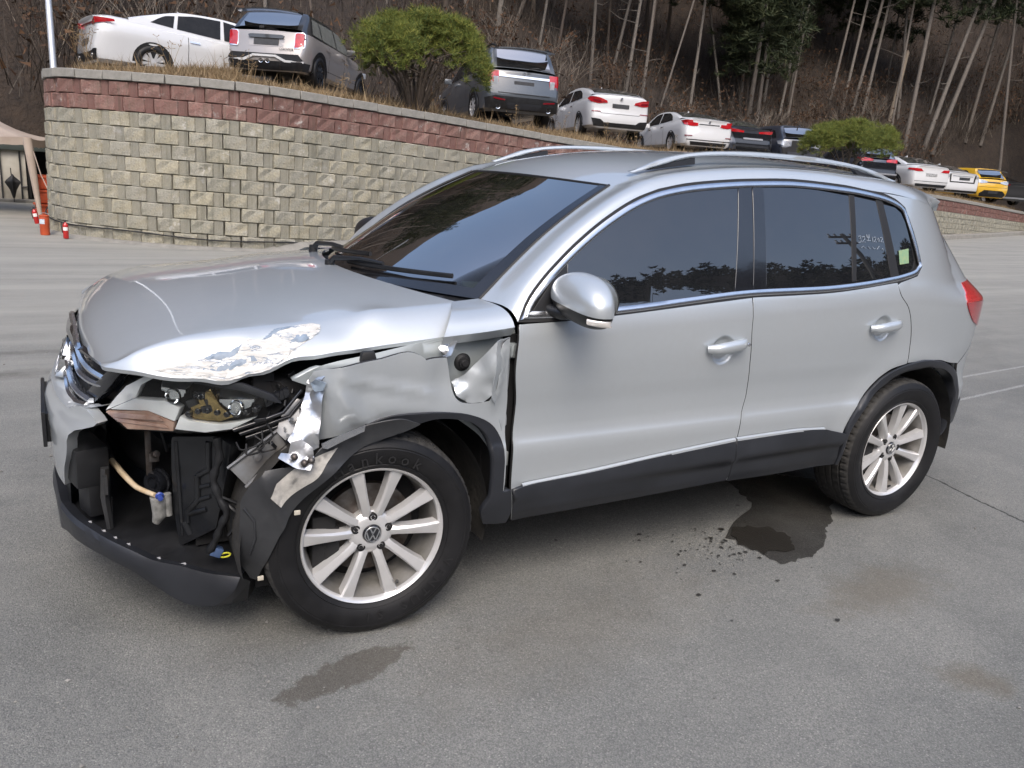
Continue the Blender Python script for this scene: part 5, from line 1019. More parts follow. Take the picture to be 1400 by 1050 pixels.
    if S.get('rails'):
        for sd in (-1, 1): b = MB(); b.tube([(sd * (gx(y, rf(y)) - .06), y, rf(y) + (.03 if k in (0, 9) else .075)) for k, y in enumerate(np.linspace(y1 + .15, y2 - .1, 10))], .022, 8); b.build('roof_rail', BLACKP, root, smooth=60)
    # headlamps and mirrors
    for sd in (-1, 1):
        b = MB(); zf = deck(L - .25) - .10; b.box((sd * Wd * .70, L - .16, zf), (.36, .22, .13), Matrix.Rotation(-sd * .5, 4, 'Z')); b.build('headlight', CCLR, root, bev=.03); b = MB(); b.box((sd * (Wd + .09), y3 - .62, bl(y3) + .07), (.20, .12, .14)); b.build('door_mirror', S.get('mircol', col), root, bev=.03)
    return root, ry, rear
def sedan(col, L=4.8, Wd=1.84, H=1.44, **kw):
    d = dict(L=L, W=Wd, H=H, col=col, belt=.98, beltline=[(0, 1.0), (.8, 1.0), (2.2, .95), (L - 1.2, .90), (L, .72)], deck=[(0, 1.07), (.25, 1.11), (.75, 1.10), (1.3, 1.0), (L - 1.7, .96), (L - .9, .90), (L - .25, .76), (L, .62)],
             lean=[(.2, .08), (.32, .02), (.5, 0), (.66, .03), (.75, .05), (.98, .05), (1.06, .02), (1.15, .04), (1.5, .04)], gh=(.62, 1.75, 2.75, 3.75 * L / 4.8), roof=[(.55, 1.08), (1.0, 1.22), (1.75, H - .055), (2.3, H - .035), (2.75, H - .06), (3.2, 1.22), (3.75 * L / 4.8, .95)],
             ra=1.05, wb=L * .585, r=.335, doors=[1.72, 2.72], handles=[1.75, 2.78], fin=1.85, chrome=True,
             side=[[(1.30, 1.03), (2.28, .99), (2.30, 1.36), (1.9, 1.345), (1.5, 1.20)], [(2.36, .985), (3.45, .945), (3.05, 1.20), (2.75, 1.33), (2.38, 1.36)]], rear=[]); d.update(kw); return d
PLT = [(-.26, .0), (.26, .0), (.26, .115), (-.26, .115)]
def plate(z, x=0, m=None): return ('number_plate', [(a + x, b + z) for a, b in PLT], m or PLATE, dict(mirror=False, smooth=False, off=.02))
def G(x, y, dz=0): return Vector((x, y, LOT(x, y) + dz))
# white saloon at the left end
S = sedan(WHITEC, 4.9, 1.86, 1.45, side=[[(1.02, 1.10), (1.45, 1.06), (1.5, 1.30), (1.36, 1.28)], [(1.52, 1.055), (2.38, 1.0), (2.42, 1.375), (2.0, 1.37), (1.57, 1.315)], [(2.46, .995), (3.55, .95), (3.15, 1.20), (2.85, 1.32), (2.48, 1.375)]],
          rear=[('tail_lamp', [(.52, .90), (.80, .92), (.95, .98), (.95, 1.02), (.86, 1.03), (.55, .99)], CRED), ('lamp_strip', [(-.5, .93), (.5, .93), (.5, .97), (-.5, .97)], CDRED, dict(mirror=False)), plate(.56), ('bumper_valance', [(-.8, .26), (.8, .26), (.84, .46), (.5, .42), (-.5, .42), (-.84, .46)], BLACKP, dict(mirror=False))], exh=[(.62, .34, .05)], rglass=CGL)
pcar('parked_saloon', 'white saloon with dark tinted windows, leftmost on the lot behind the grey post', 'car', Vector((.05, 16.1, 2.58)), 82, S, pitch=math.radians(-1.5))
# beige hatchback with black roof
S = dict(L=3.95, W=1.75, H=1.43, col=BEIGEC, roofcol=BLKC, belt=.95, beltline=[(0, .97), (2, .94), (3.1, .91), (3.95, .74)], deck=[(0, .98), (.3, 1.0), (2.6, .99), (2.95, .96), (3.6, .86), (3.95, .62)], lean=[(.2, .10), (.32, .02), (.5, 0), (.62, .02), (.70, .07), (.95, .10), (1.0, .12), (1.4, .44)], gh=(.02, .16, 2.15, 2.95), roof=[(.02, 1.02), (.09, 1.25), (.16, 1.375), (.7, 1.405), (1.5, 1.41), (2.15, 1.36), (2.6, 1.15), (2.95, .96)], tum=.33, ra=.75, wb=2.57, r=.31, doors=[1.25, 2.15], handles=[1.05, 1.95], arch=True, clad=True, rim=GLOSSB, mircol=BLKC, sglass=CGLP, spoiler=.16, spcol=BLKC, rg=(.02, .80),
         side=[[(.42, 1.01), (.95, 1.0), (.97, 1.33), (.62, 1.33)], [(1.0, .995), (1.78, .975), (1.80, 1.34), (1.02, 1.335)], [(1.84, .97), (2.72, .945), (2.35, 1.22), (2.15, 1.32), (1.86, 1.34)]],
         rear=[('tail_lamp_bezel', [(.585, .675), (.60, .655), (.775, .665), (.80, .70), (.80, .95), (.76, .975), (.62, .97), (.59, .94)], CHROME, dict(off=.010)), ('tail_lamp', [(.60, .68), (.775, .69), (.785, .94), (.75, .96), (.63, .955), (.605, .93)], CRED, dict(off=.022)), ('plate_recess', [(-.36, .68), (.36, .68), (.38, .80), (.36, .86), (-.36, .86), (-.38, .80)], BEIGEC, dict(mirror=False, off=.006)), plate(.705), ('boot_handle', [(-.36, .835), (.36, .835), (.37, .89), (.30, .905), (-.30, .905), (-.37, .89)], BLKC, dict(mirror=False, off=.04)),
               ('bumper_grille', [(-.80, .42), (-.45, .42), (-.25, .50), (.25, .50), (.45, .42), (.80, .42), (.70, .54), (-.70, .54)], BLACKP, dict(mirror=False, off=.010)), ('bumper_strip', [(-.80, .385), (-.42, .385), (-.22, .475), (.22, .475), (.42, .385), (.80, .385), (.80, .425), (.45, .425), (.24, .515), (-.24, .515), (-.45, .425), (-.80, .425)], WHITEC, dict(mirror=False, off=.028, smooth=False)), ('bumper_valance', [(-.84, .24), (.84, .24), (.86, .40), (-.86, .40)], BLACKP, dict(mirror=False, off=.012))], exh=[(.07, .40, .045)])
mini, mry, _ = pcar('parked_hatchback', 'beige-grey hatchback with black roof and two red tail lamps, left of the round clipped pine', 'car', Vector((3.15, 14.35, 2.72)), 38, S, pitch=math.radians(-2.5))
V, F = text_mesh('COOPER', .062, .003); obj('boot_lettering', [(v.x * 1.25 + .44, mry(.44, .62 + v.y) - .008 - v.z, .635 + v.y) for v in V], F, SEAL, mini, kind='stuff')
ww = MB(); ww.tube([(-.18, .16, 1.06), (.02, .19, 1.075), (.12, .19, 1.07)], .012, 6); ww.box((-.12, .14, 1.05), (.10, .05, .05)); ww.build('rear_wiper', SEAL, mini)
# slate SUV
S = dict(L=5.0, W=2.0, H=1.78, col=GREYC, belt=1.16, beltline=[(0, 1.17), (2.5, 1.13), (3.9, 1.08), (5, .92)], deck=[(0, 1.19), (.3, 1.2), (3.3, 1.18), (3.9, 1.13), (4.7, 1.02), (5, .78)], lean=[(.2, .14), (.35, .04), (.52, 0), (.66, .0), (.72, .06), (1.0, .08), (1.2, .12), (1.75, .38)], gh=(.02, .12, 2.75, 3.85), roof=[(.02, 1.22), (.07, 1.50), (.12, 1.70), (.8, 1.735), (1.9, 1.735), (2.75, 1.66), (3.3, 1.42), (3.85, 1.13)], tum=.26, ra=1.05, wb=2.86, r=.385, doors=[1.75, 2.75], handles=[1.6, 2.62], chrome=True, clad=True, rails=True, spoiler=.22, rg=(.04, .84), arch=False,
         side=[[(.32, 1.24), (1.30, 1.22), (1.32, 1.62), (.55, 1.62)], [(1.40, 1.22), (2.35, 1.20), (2.37, 1.64), (1.42, 1.62)], [(2.42, 1.195), (3.45, 1.15), (3.0, 1.48), (2.7, 1.61), (2.44, 1.64)]],
         rear=[('tail_lamp', [(.66, 1.16), (.99, 1.17), (.985, 1.05), (.93, .98), (.86, .80), (.67, .80)], CRED, dict(off=.018)), ('reversing_lens', [(.675, 1.02), (.80, 1.02), (.79, .84), (.675, .83)], CCLR, dict(off=.026)), ('chrome_strip', [(-.66, 1.03), (.66, 1.03), (.66, 1.085), (-.66, 1.085)], CHROME, dict(mirror=False, off=.02)), plate(.84, 0), ('boot_handle', [(-.12, .70), (.12, .70), (.12, .75), (-.12, .75)], CHROME, dict(mirror=False, off=.02)), ('bumper_lower', [(-.94, .28), (.94, .28), (.97, .52), (.70, .58), (-.70, .58), (-.97, .52)], BLACKP, dict(mirror=False, off=.014)), ('rear_reflector', [(.50, .47), (.80, .50), (.80, .535), (.50, .505)], CDRED, dict(off=.03)), ('skid_plate', [(-.42, .30), (.42, .30), (.46, .44), (-.46, .44)], GREYP, dict(mirror=False, off=.03)), ('tailgate_seam', [(-.68, .655), (.68, .655), (.68, .668), (-.68, .668)], SEAL, dict(mirror=False, off=.004))], exh=[(.66, .33, .06)], badge=[(0, 1.115, .06)])
suv, sry, _ = pcar('parked_suv', 'slate grey SUV with roof rails and dark blank plate, right of the round clipped pine', 'car', Vector((9.55, 15.0, 2.50)), 10, S, pitch=math.radians(-2))
ww = MB(); ww.tube([(.10, .04, 1.24), (.34, .07, 1.30), (.40, .08, 1.28)], .02, 6); ww.build('rear_wiper', SEAL, suv)
# white fastback
S = sedan(WHITEC, 5.05, 1.92, 1.52, beltline=[(0, 1.05), (.8, 1.05), (2.4, 1.0), (3.8, .95), (5.05, .75)], deck=[(0, 1.15), (.2, 1.17), (.6, 1.16), (1.3, 1.05), (3.3, 1.0), (4.1, .95), (4.8, .8), (5.05, .65)], gh=(.28, 1.75, 2.9, 3.95), roof=[(.28, 1.16), (.9, 1.33), (1.75, 1.465), (2.3, 1.485), (2.9, 1.44), (3.4, 1.25), (3.95, 1.0)], side=[[(1.05, 1.10), (2.25, 1.06), (2.28, 1.40), (1.7, 1.385), (1.25, 1.26)], [(2.34, 1.055), (3.6, 1.0), (3.2, 1.25), (2.9, 1.38), (2.37, 1.40)]], rglass=CGLP,
          rear=[('tail_lamp', [(.42, .93), (.70, .90), (.90, .93), (.96, 1.03), (.93, 1.08), (.70, 1.06), (.44, .99)], CRED, dict(off=.018)), ('lamp_core', [(.46, .945), (.70, .925), (.86, .96), (.86, 1.0), (.66, .99)], CDRED, dict(off=.024)), plate(.80), ('rear_reflector', [(.62, .66), (.88, .66), (.88, .69), (.62, .69)], CDRED), ('bumper_valance', [(-.80, .26), (.80, .26), (.88, .48), (.62, .46), (.5, .38), (-.5, .38), (-.62, .46), (-.88, .48)], BLACKP, dict(mirror=False)), ('boot_seam', [(-.60, .63), (.60, .63), (.66, .72), (.65, .72), (.59, .64), (-.59, .64), (-.65, .72), (-.66, .72)], SEAL, dict(mirror=False, off=.003, smooth=False))], badge=[(0, 1.06, .042)], fin=2.0)
pcar('parked_fastback', 'white fastback with slim red tail lamps and dark plate, just right of the slate SUV', 'car', Vector((14.05, 17.1, 2.50)), 16, S, pitch=math.radians(-1.5))
S = sedan(WHITEC, 4.63, 1.81, 1.43, rglass=CGLP, side=[[(1.18, 1.06), (2.20, 1.0), (2.22, 1.35), (1.75, 1.335), (1.35, 1.22)], [(2.27, .99), (3.35, .95), (3.0, 1.20), (2.7, 1.32), (2.29, 1.35)]],
          rear=[('tail_lamp', [(.40, .86), (.62, .84), (.86, .88), (.90, 1.0), (.84, 1.03), (.62, 1.02), (.60, .96), (.42, .95)], CRED, dict(off=.018)), ('rear_reflector', [(.60, .52), (.84, .52), (.84, .55), (.60, .55)], CDRED), ('plate_recess', [(-.34, .74), (.34, .74), (.36, .90), (-.36, .90)], WHITEC, dict(mirror=False, off=.004)), ('trim_bar', [(-.36, .90), (.36, .90), (.36, .925), (-.36, .925)], SEAL, dict(mirror=False, off=.012)), ('bumper_valance', [(-.62, .25), (.62, .25), (.66, .36), (-.66, .36)], BLACKP, dict(mirror=False)), ('bumper_seam', [(-.78, .40), (.78, .40), (.80, .43), (-.80, .43)], SEAL, dict(mirror=False, off=.003))], badge=[(0, 1.0, .04)])
pcar('parked_saloon', 'white saloon with red wrap lamps and no rear plate, right of the white fastback', 'car', Vector((18.35, 17.95, 2.30)), 16, S, pitch=math.radians(-1.5))
SILT = simple('grey_garnish', (.30, .31, .33), .4, .4)
S = sedan(DKC, 4.75, 1.86, 1.45, rglass=CGLP, rear=[('tail_lamp', [(.30, .93), (.70, .93), (.96, .99), (.94, 1.05), (.66, 1.03), (.30, .99)], CRED, dict(off=.018)), ('stripped_panel', [(-.86, .30), (.86, .30), (.88, .92), (-.88, .92)], GLOSSB, dict(mirror=False, off=.012)), ('garnish_bar', [(-.30, .70), (.46, .70), (.46, .76), (-.30, .76)], SILT, dict(mirror=False, off=.05)), ('crash_bar', [(-.7, .44), (.7, .44), (.7, .52), (-.7, .52)], GREYP, dict(mirror=False, off=.05)), ('loose_bumper', [(.55, .34), (.98, .34), (.985, .90), (.80, .95), (.60, .60)], DKC, dict(mirror=False, off=.03))])
S['rear'][-1] = ('loose_bumper', [(-.98, .34), (-.55, .34), (-.60, .60), (-.80, .95), (-.985, .90)], DKC, dict(mirror=False, off=.03))
pcar('parked_saloon', 'charcoal saloon with its rear bumper torn open and black panel exposed', 'car', Vector((21.5, 19.2, 2.28)), 18, S)
S = dict(L=4.4, W=1.8, H=1.57, col=NAVYC, belt=1.02, beltline=[(0, 1.03), (2, 1.0), (3.4, .95), (4.4, .8)], deck=[(0, 1.05), (.3, 1.08), (2.9, 1.04), (3.4, 1.0), (4.1, .9), (4.4, .68)], lean=[(.2, .12), (.35, .04), (.5, 0), (.66, .04), (.95, .08), (1.1, .12), (1.5, .42)], gh=(.03, .22, 2.5, 3.45), roof=[(.03, 1.08), (.12, 1.3), (.22, 1.49), (.8, 1.535), (1.7, 1.545), (2.5, 1.47), (3.0, 1.25), (3.45, 1.0)], tum=.28, ra=.9, wb=2.6, r=.335, doors=[1.5, 2.4], handles=[1.3, 2.2], clad=True, spoiler=.22, spcol=BLKC, fin=.5, rg=(.05, .82), side=[[(.55, 1.08), (1.05, 1.07), (1.08, 1.38), (.85, 1.36)], [(1.12, 1.065), (2.05, 1.05), (2.07, 1.45), (1.15, 1.42)], [(2.12, 1.045), (3.1, 1.0), (2.7, 1.28), (2.45, 1.41), (2.14, 1.45)]],
         rear=[('tail_lamp', [(.46, .80), (.70, .78), (.88, .84), (.90, .96), (.72, .97), (.60, .93)], CCLR, dict(off=.02)), ('stripped_rear', [(-.84, .28), (.84, .28), (.86, .78), (.42, .78), (.40, 1.0), (-.40, 1.0), (-.42, .78), (-.86, .78)], DARK, dict(mirror=False, off=.012, smooth=False)), ('crash_bar', [(-.6, .48), (.6, .48), (.6, .58), (-.6, .58)], GREYP, dict(mirror=False, off=.06))])
ev, ery, _ = pcar('parked_hatchback', 'navy hatchback with pale clear tail lamps and stripped black rear end', 'car', Vector((24.4, 19.4, 2.15)), 18, S)
b = MB(); b.add([(-.885, 1.02, 1.16), (-.875, .86, 1.17), (-.84, .86, 1.27), (-.85, 1.02, 1.26)], [(0, 1, 2, 3)]); b.build('green_sticker', simple('lime_sticker', (.15, .6, .25), .5), ev)
S2 = dict(S); S2.update(col=NAVYC, rear=[('tail_lamp', [(.30, .98), (.80, .96), (.89, 1.02), (.88, 1.10), (.60, 1.10), (.30, 1.06)], CRED, dict(off=.02)), ('stripped_rear', [(-.86, .50), (.86, .50), (.87, .95), (-.87, .95)], GLOSSB, dict(mirror=False, off=.012)), ('pale_strip', [(-.8, .48), (.8, .48), (.8, .54), (-.8, .54)], SILT, dict(mirror=False, off=.03)), ('bumper_valance', [(-.8, .25), (.8, .25), (.84, .42), (-.84, .42)], BLACKP, dict(mirror=False))], spcol=NAVYC)
pcar('parked_hatchback', 'dark hatchback with black tailgate and red lamps behind the flat-topped clipped pine', 'car', Vector((28.6, 19.0, 1.72)), 20, S2)
S = sedan(WHITEC, 4.95, 1.88, 1.46, rglass=CGLP, side=[[(.95, 1.10), (1.32, 1.06), (1.34, 1.24), (1.2, 1.2)], [(1.36, 1.055), (2.28, 1.0), (2.30, 1.37), (1.8, 1.35), (1.5, 1.27)], [(2.36, .99), (3.45, .95), (3.05, 1.20), (2.75, 1.33), (2.38, 1.37)]], rear=[('tail_lamp', [(.42, .86), (.75, .85), (.95, .90), (.93, .97), (.55, .96)], CRED, dict(off=.018)), plate(.68, 0, PLATEW), ('bumper_seam', [(-.8, .46), (.8, .46), (.8, .475), (-.8, .475)], SEAL, dict(mirror=False, off=.003)), ('bumper_valance', [(-.7, .25), (.7, .25), (.75, .36), (-.75, .36)], GREYP, dict(mirror=False))])
pcar('parked_saloon', 'white saloon with slim red lamps and a pale plate, right of the flat-topped clipped pine', 'car', Vector((31.2, 18.4, 1.62)), 17, S)
S = sedan(WHITEC, 4.75, 1.85, 1.44, rglass=CGLP, rear=[('boot_gap', [(-.62, .66), (.62, .66), (.66, 1.02), (.60, 1.02), (.56, .72), (-.56, .72), (-.60, 1.02), (-.66, 1.02)], DARK, dict(mirror=False, off=.006, smooth=False)), ('tail_lamp', [(.66, .88), (.92, .90), (.93, .98), (.66, .99)], CCLR, dict(off=.016)), ('light_bar', [(-.5, .93), (.5, .93), (.5, .965), (-.5, .965)], CCLR, dict(mirror=False)), plate(.78, .1), ('bumper_valance', [(-.8, .25), (.8, .25), (.82, .34), (-.82, .34)], BLACKP, dict(mirror=False))])
pcar('parked_saloon', 'white saloon with a black boot gap and framed dark plate, left of the yellow crossover', 'car', Vector((34.8, 19.3, 1.52)), 20, S)
S = dict(L=4.35, W=1.82, H=1.55, col=YELC, belt=1.0, beltline=[(0, 1.04), (2, 1.0), (3.4, .95), (4.35, .8)], deck=[(0, 1.06), (.3, 1.08), (2.9, 1.04), (3.4, 1.0), (4.1, .9), (4.35, .68)], lean=[(.2, .14), (.35, .05), (.5, 0), (.70, .02), (.90, .06), (1.1, .14), (1.5, .5)], gh=(.03, .30, 2.5, 3.45), roof=[(.03, 1.09), (.16, 1.32), (.30, 1.47), (.8, 1.515), (1.7, 1.52), (2.5, 1.45), (3.0, 1.25), (3.45, 1.0)], tum=.3, ra=.9, wb=2.6, r=.34, doors=[1.5, 2.4], clad=True, arch=True, spoiler=.24, spcol=BLKC, rg=(.05, .82), side=[[(.6, 1.10), (2.05, 1.05), (2.07, 1.44), (1.15, 1.42)], [(2.12, 1.045), (3.1, 1.0), (2.7, 1.28), (2.45, 1.4), (2.14, 1.44)]],
         rear=[('tail_lamp', [(.36, .90), (.70, .86), (.90, .93), (.89, 1.03), (.60, 1.02), (.36, .97)], CCLR, dict(off=.018)), ('lamp_bar', [(-.5, .90), (.5, .90), (.5, .955), (-.5, .955)], GLOSSB, dict(mirror=False)), plate(.42), ('bumper_lower', [(-.66, .26), (.66, .26), (.72, .40), (.5, .56), (-.5, .56), (-.72, .40)], BLACKP, dict(mirror=False, off=.008)), ('bumper_crease', [(-.8, .70), (.8, .70), (.8, .71), (-.8, .71)], SEAL, dict(mirror=False, off=.003))])
pcar('parked_crossover', 'yellow crossover with a black rear spoiler, near the right end of the row', 'car', Vector((38.1, 19.8, 1.42)), 18, S)
S = sedan(BLKC, 4.7, 1.84, 1.45, rear=[('stripped_rear', [(-.8, .40), (.8, .40), (.82, .95), (-.82, .95)], DARK, dict(mirror=False)), ('pale_strip', [(-.8, .32), (.8, .32), (.8, .40), (-.8, .40)], SILT, dict(mirror=False, off=.014)), ('tail_lamp', [(.5, .95), (.9, .97), (.9, 1.02), (.5, 1.02)], CDRED)])
pcar('parked_saloon', 'dark damaged saloon at the far right end of the row', 'car', Vector((41.6, 20.6, 1.36)), 18, S)
# ------------------------------------------------------------------ the damaged silver car
car = thing('damaged_car', 'silver compact SUV with smashed front corner, torn fender and exposed wheel, on the asphalt', 'car')
def P2(n): return [(p[0], p[2]) for p in T[n]]
fcr = []
def fdisp(x, z):
    # buckled fender: a long dent above the arch, a raised fold along the rear, a crushed front end
    d = -.009 * math.exp(-(((x - .02) / .18) ** 2 + ((z - .84) / .06) ** 2))
    d += .016 * math.exp(-(((x + .12) / .06) ** 2)) * sstep(.70, .84, z)
    d -= .055 * sstep(-.13, -.22, x)
    d += .018 * math.exp(-((x - .385 - .05 * (z - .8)) / .02) ** 2) * sstep(.70, .85, z)
    d -= .012 * math.exp(-(((x - .20) / .05) ** 2 + ((z - .86) / .08) ** 2))
    l1 = (x + .19) * .71 + (z - .88) * .70; d += .010 * max(0, 1 - abs(l1) / .035) * sstep(.10, -.05, x)
    l2 = (x + .02) * .22 + (z - .855) * .97; d += .007 * max(0, 1 - abs(l2) / .028) * sstep(.22, .10, abs(x - .02))
    d += .004 * math.sin(38 * x + 9 * z) * math.exp(-((x + .1) / .2) ** 2)
    return d
panel('front_fender', T['fender'], SILVER, car, h=.02, disp=fdisp, corner=50, label='torn and buckled silver front fender')
def cup_at(n):
    c = T[n][0]; cx, cz = c[0], c[2]
    d = lambda x, z: -.017 * (1 - sstep(.036, .060, math.hypot((x - cx) / 1.05, z - cz)))
    return d, [(cx, cz)] + [(cx + 1.05 * r * math.cos(a), cz + r * math.sin(a)) for r in (.018, .034, .041, .048, .055, .062) for a in np.linspace(0, 2 * math.pi, 29)[:-1]], (cx, cz, .066)
d1, e1, k1 = cup_at('cup_f'); fd = panel('front_door', T['front_door'], SILVER, car, h=.03, corner=50, disp=d1, extra=(e1, k1))
d1, e1, k1 = cup_at('cup_r'); rd = panel('rear_door', T['rear_door'], SILVER, car, h=.03, corner=50, disp=d1, extra=(e1, k1))
C1r = [(2.36, 1.524), (2.6, 1.503), (2.78, 1.478), (2.92, 1.452), (3.02, 1.432)]
def xend(z): return 3.385 - .80 * max(0, z - 1.05)
quarter = P2('quarter_front')[::-1] + [(2.3915, 1.1415), (2.449, 1.155), (2.5317, 1.173), (2.5758, 1.2138), (2.5643, 1.2766), (2.532, 1.3854), (2.4988, 1.4684), (2.4385, 1.5), (2.36, 1.521)] + C1r[1:] + \
    [(xend(z), z) for z in (1.40, 1.34, 1.26, 1.18, 1.10, 1.05, .98, .91)] + [(3.26, .89), (3.19, .84), (3.13, .785), (3.05, .735), (2.93, .752), (2.80, .778), (2.66, .786)]
panel('quarter_panel', quarter, SILVER, car, h=.035, corner=30)
bump = [(3.055, .728), (3.135, .778), (3.195, .832), (3.262, .882), (3.385, .902), (3.39, .75), (3.38, .62), (3.36, .53), (3.17, .525), (3.105, .56), (3.09, .64)]
panel('rear_bumper', bump, SILVER, car, h=.03, corner=40)
panel('rear_bumper_trim', [(3.105, .555), (3.17, .52), (3.36, .525), (3.33, .46), (3.22, .41), (3.03, .395), (3.06, .46)], GREYP, car, h=.03, off=.006, corner=40)
for s in (1,):
    for n in ('front_door', 'rear_door'): panel(n, T[n], SILVER, car, h=.07, corner=50, side=1)
    panel('quarter_panel', quarter, SILVER, car, h=.07, corner=30, side=1)
    panel('rear_bumper', bump, SILVER, car, h=.06, corner=40, side=1)
    panel('front_fender', [(-.66, .86), (-.5, .865), (-.3, .885), (0, .93), (.2, .985), (.445, 1.01), (.455, .9), (.46, .5), (.44, .45), (.43, .56), (.36, .68), (.24, .75), (0, .79), (-.24, .75), (-.38, .66), (-.44, .52), (-.6, .56)], SILVER, car, h=.07, corner=50, side=1)
    panel('window_surround', T['dlo'], GLOSSB, car, h=.09, corner=50, side=1, off=-.004)
gp = MB()
for q_ in (T['rear_door'][-6:] + T['rear_door'][:1], T['quarter_front']):
    V = []
    for p in spline(q_, 24): w = W(p[0], p[2]) - .012; V += [(p[0] - .03, -w, p[2]), (p[0] + .03, -w, p[2])]
    gp.add(V, [(2 * k, 2 * k + 1, 2 * k + 3, 2 * k + 2) for k in range(23)])
gp.build('shut_line_shade', SEAL, car)  # dark backing strips that paint shade behind the door gaps
# ---- cant rail and A pillars (both sides), roof, windscreen
C1 = [T['dlo'][i] for i in range(0, 14)] + [[x, -W(x, z), z] for x, z in C1r]
C1 = [[p[0], -W(p[0], p[2]), p[2]] for p in C1]
ZE = pchip([.90, .994, 1.12, 1.3, 1.6, 2.0, 2.4, 2.75, 2.95, 3.08], [1.432, 1.473, 1.517, 1.553, 1.585, 1.600, 1.594, 1.566, 1.527, 1.490])
def roofz(x, u): return ZE(x) + .042 * (1 - u * u) - .004 * abs(u) ** 6
ws_e = T['ws_edge']; YE = .57
iA = 7
nA, nB = 26, 46
a1 = spline(C1[:iA + 1], nA); b1 = spline(C1[iA:], nB)
a2 = spline(ws_e, nA); b2 = [[x, -YE + .0 * x, roofz(x, 1)] for x in np.linspace(ws_e[-1][0], 3.02, nB)]
lo = [list(v) for v in a1] + [list(v) for v in b1[1:]]; hi = [list(v) for v in a2] + [list(v) for v in b2[1:]]
bot = resample([[T['A_bot'][0][0] - .012] + list(T['A_bot'][0][1:])] + T['A_bot'][1:], 7); topp = resample([[.308, -.70, 1.0655], [.41, -.70, 1.0749]], 7)
def hermite_rows(lo, hi, m=12, k1=1.0, k2=1.0):
    rows = []
    for p, q in zip(lo, hi):
        p = np.array(p); q = np.array(q); L = np.linalg.norm(q - p)
        wz = (W(p[0], p[2] + .004) - W(p[0], p[2] - .004)) / .008
        t1 = np.array((0, -wz, 1.0)); t1 /= np.linalg.norm(t1)
        t2 = np.array((.0, 1.0, .10)); t2 /= np.linalg.norm(t2)
        t1 = t1 * L * k1 + (q - p) * np.array((1, 0, 0)); t2 = t2 * L * k2 + (q - p) * np.array((1, 0, 0))
        r = []
        for i in range(m + 1):
            t = i / m
            r.append(tuple((2 * t ** 3 - 3 * t * t + 1) * p + (t ** 3 - 2 * t * t + t) * t1 + (3 * t * t - 2 * t ** 3) * q + (t ** 3 - t * t) * t2))
        rows.append(r)
    return rows
rows = hermite_rows(lo, hi)
frow = hermite_rows([list(v) for v in bot], [list(v) for v in topp], 12, 1.1, 1.0)
for sgn, nm in ((1, 0), (-1, 1)):
    rr = [[(x, y * sgn, z) for x, y, z in r] for r in rows]
    grid_obj('roof_pillar', rr, SILVER, car, True, flip=sgn < 0)
    fr = [[(x, y * sgn, z) for x, y, z in r] for r in frow]
    f = MB(); f.add([v for r in fr for v in r], [((i * 13 + j), (i * 13 + j + 1), ((i + 1) * 13 + j + 1), ((i + 1) * 13 + j)) for i in range(6) for j in range(12)])
    b0 = [r[0] for r in fr]; f.add(b0 + [(x, y - .02 * -sgn, z - .03) for x, y, z in b0], [(i, i + 1, i + 8, i + 7) for i in range(6)])
    f.build('upper_fender', SILVER, car, smooth=50)
U = np.linspace(-1, 1, 33)
hx = lambda u: ws_e[-1][0] - .095 * (1 - u * u)
rrows = []
for k in range(41):
    t = k / 40; r = []
    for u in U:
        x = hx(u) + (3.02 + .05 * (1 - u * u) - hx(u)) * t
        r.append((x, u * YE, roofz(x, u)))
    rrows.append(r)
roof = grid_obj('roof', rrows, SILVER, car, True, flip=True)
# rear spoiler lip, tailgate, rear glass (seen from the side only)
sp = MB()
for i, u in enumerate(U):
    x = 3.02 + .05 * (1 - u * u); z = roofz(x, u); k = 1 - abs(u) ** 6
    sp.V += [Vector((x - .01, u * YE, z)), Vector((x + .015 + .05 * k, u * YE * .98, z - .012)), Vector((x + .018 + .05 * k, u * YE * .98, z - .028)), Vector((x - .01, u * YE, z - .05))]
sp.F = [(i * 4 + k, (i + 1) * 4 + k, (i + 1) * 4 + (k + 1) % 4, i * 4 + (k + 1) % 4) for i in range(32) for k in range(4)] + [(0, 1, 2, 3), (131, 130, 129, 128)]
sp.build('rear_spoiler', SILVER, car, smooth=50)
tg = []
for z in (1.47, 1.43, 1.38, 1.30, 1.22, 1.14, 1.08, 1.02, .95, .88, .80, .70, .60, .52, .45, .38):
    w0 = W(xend(z), min(z, 1.43)); r = []
    for u in U: r.append((xend(z) + .045 * (1 - abs(u) ** 2.4), u * w0, z))
    tg.append(r)
tailgate = grid_obj('tailgate', tg, SILVER, car, True, flip=True)
rw = []
for z in (1.44, 1.38, 1.30, 1.22, 1.15):
    rw.append([(xend(z) + .045 * (1 - abs(u) ** 2.4) + .004, u * W(xend(z), min(z, 1.43)) * .98, z) for u in U * .86])
grid_obj('rear_window', rw, GLASS, car, True, flip=True)
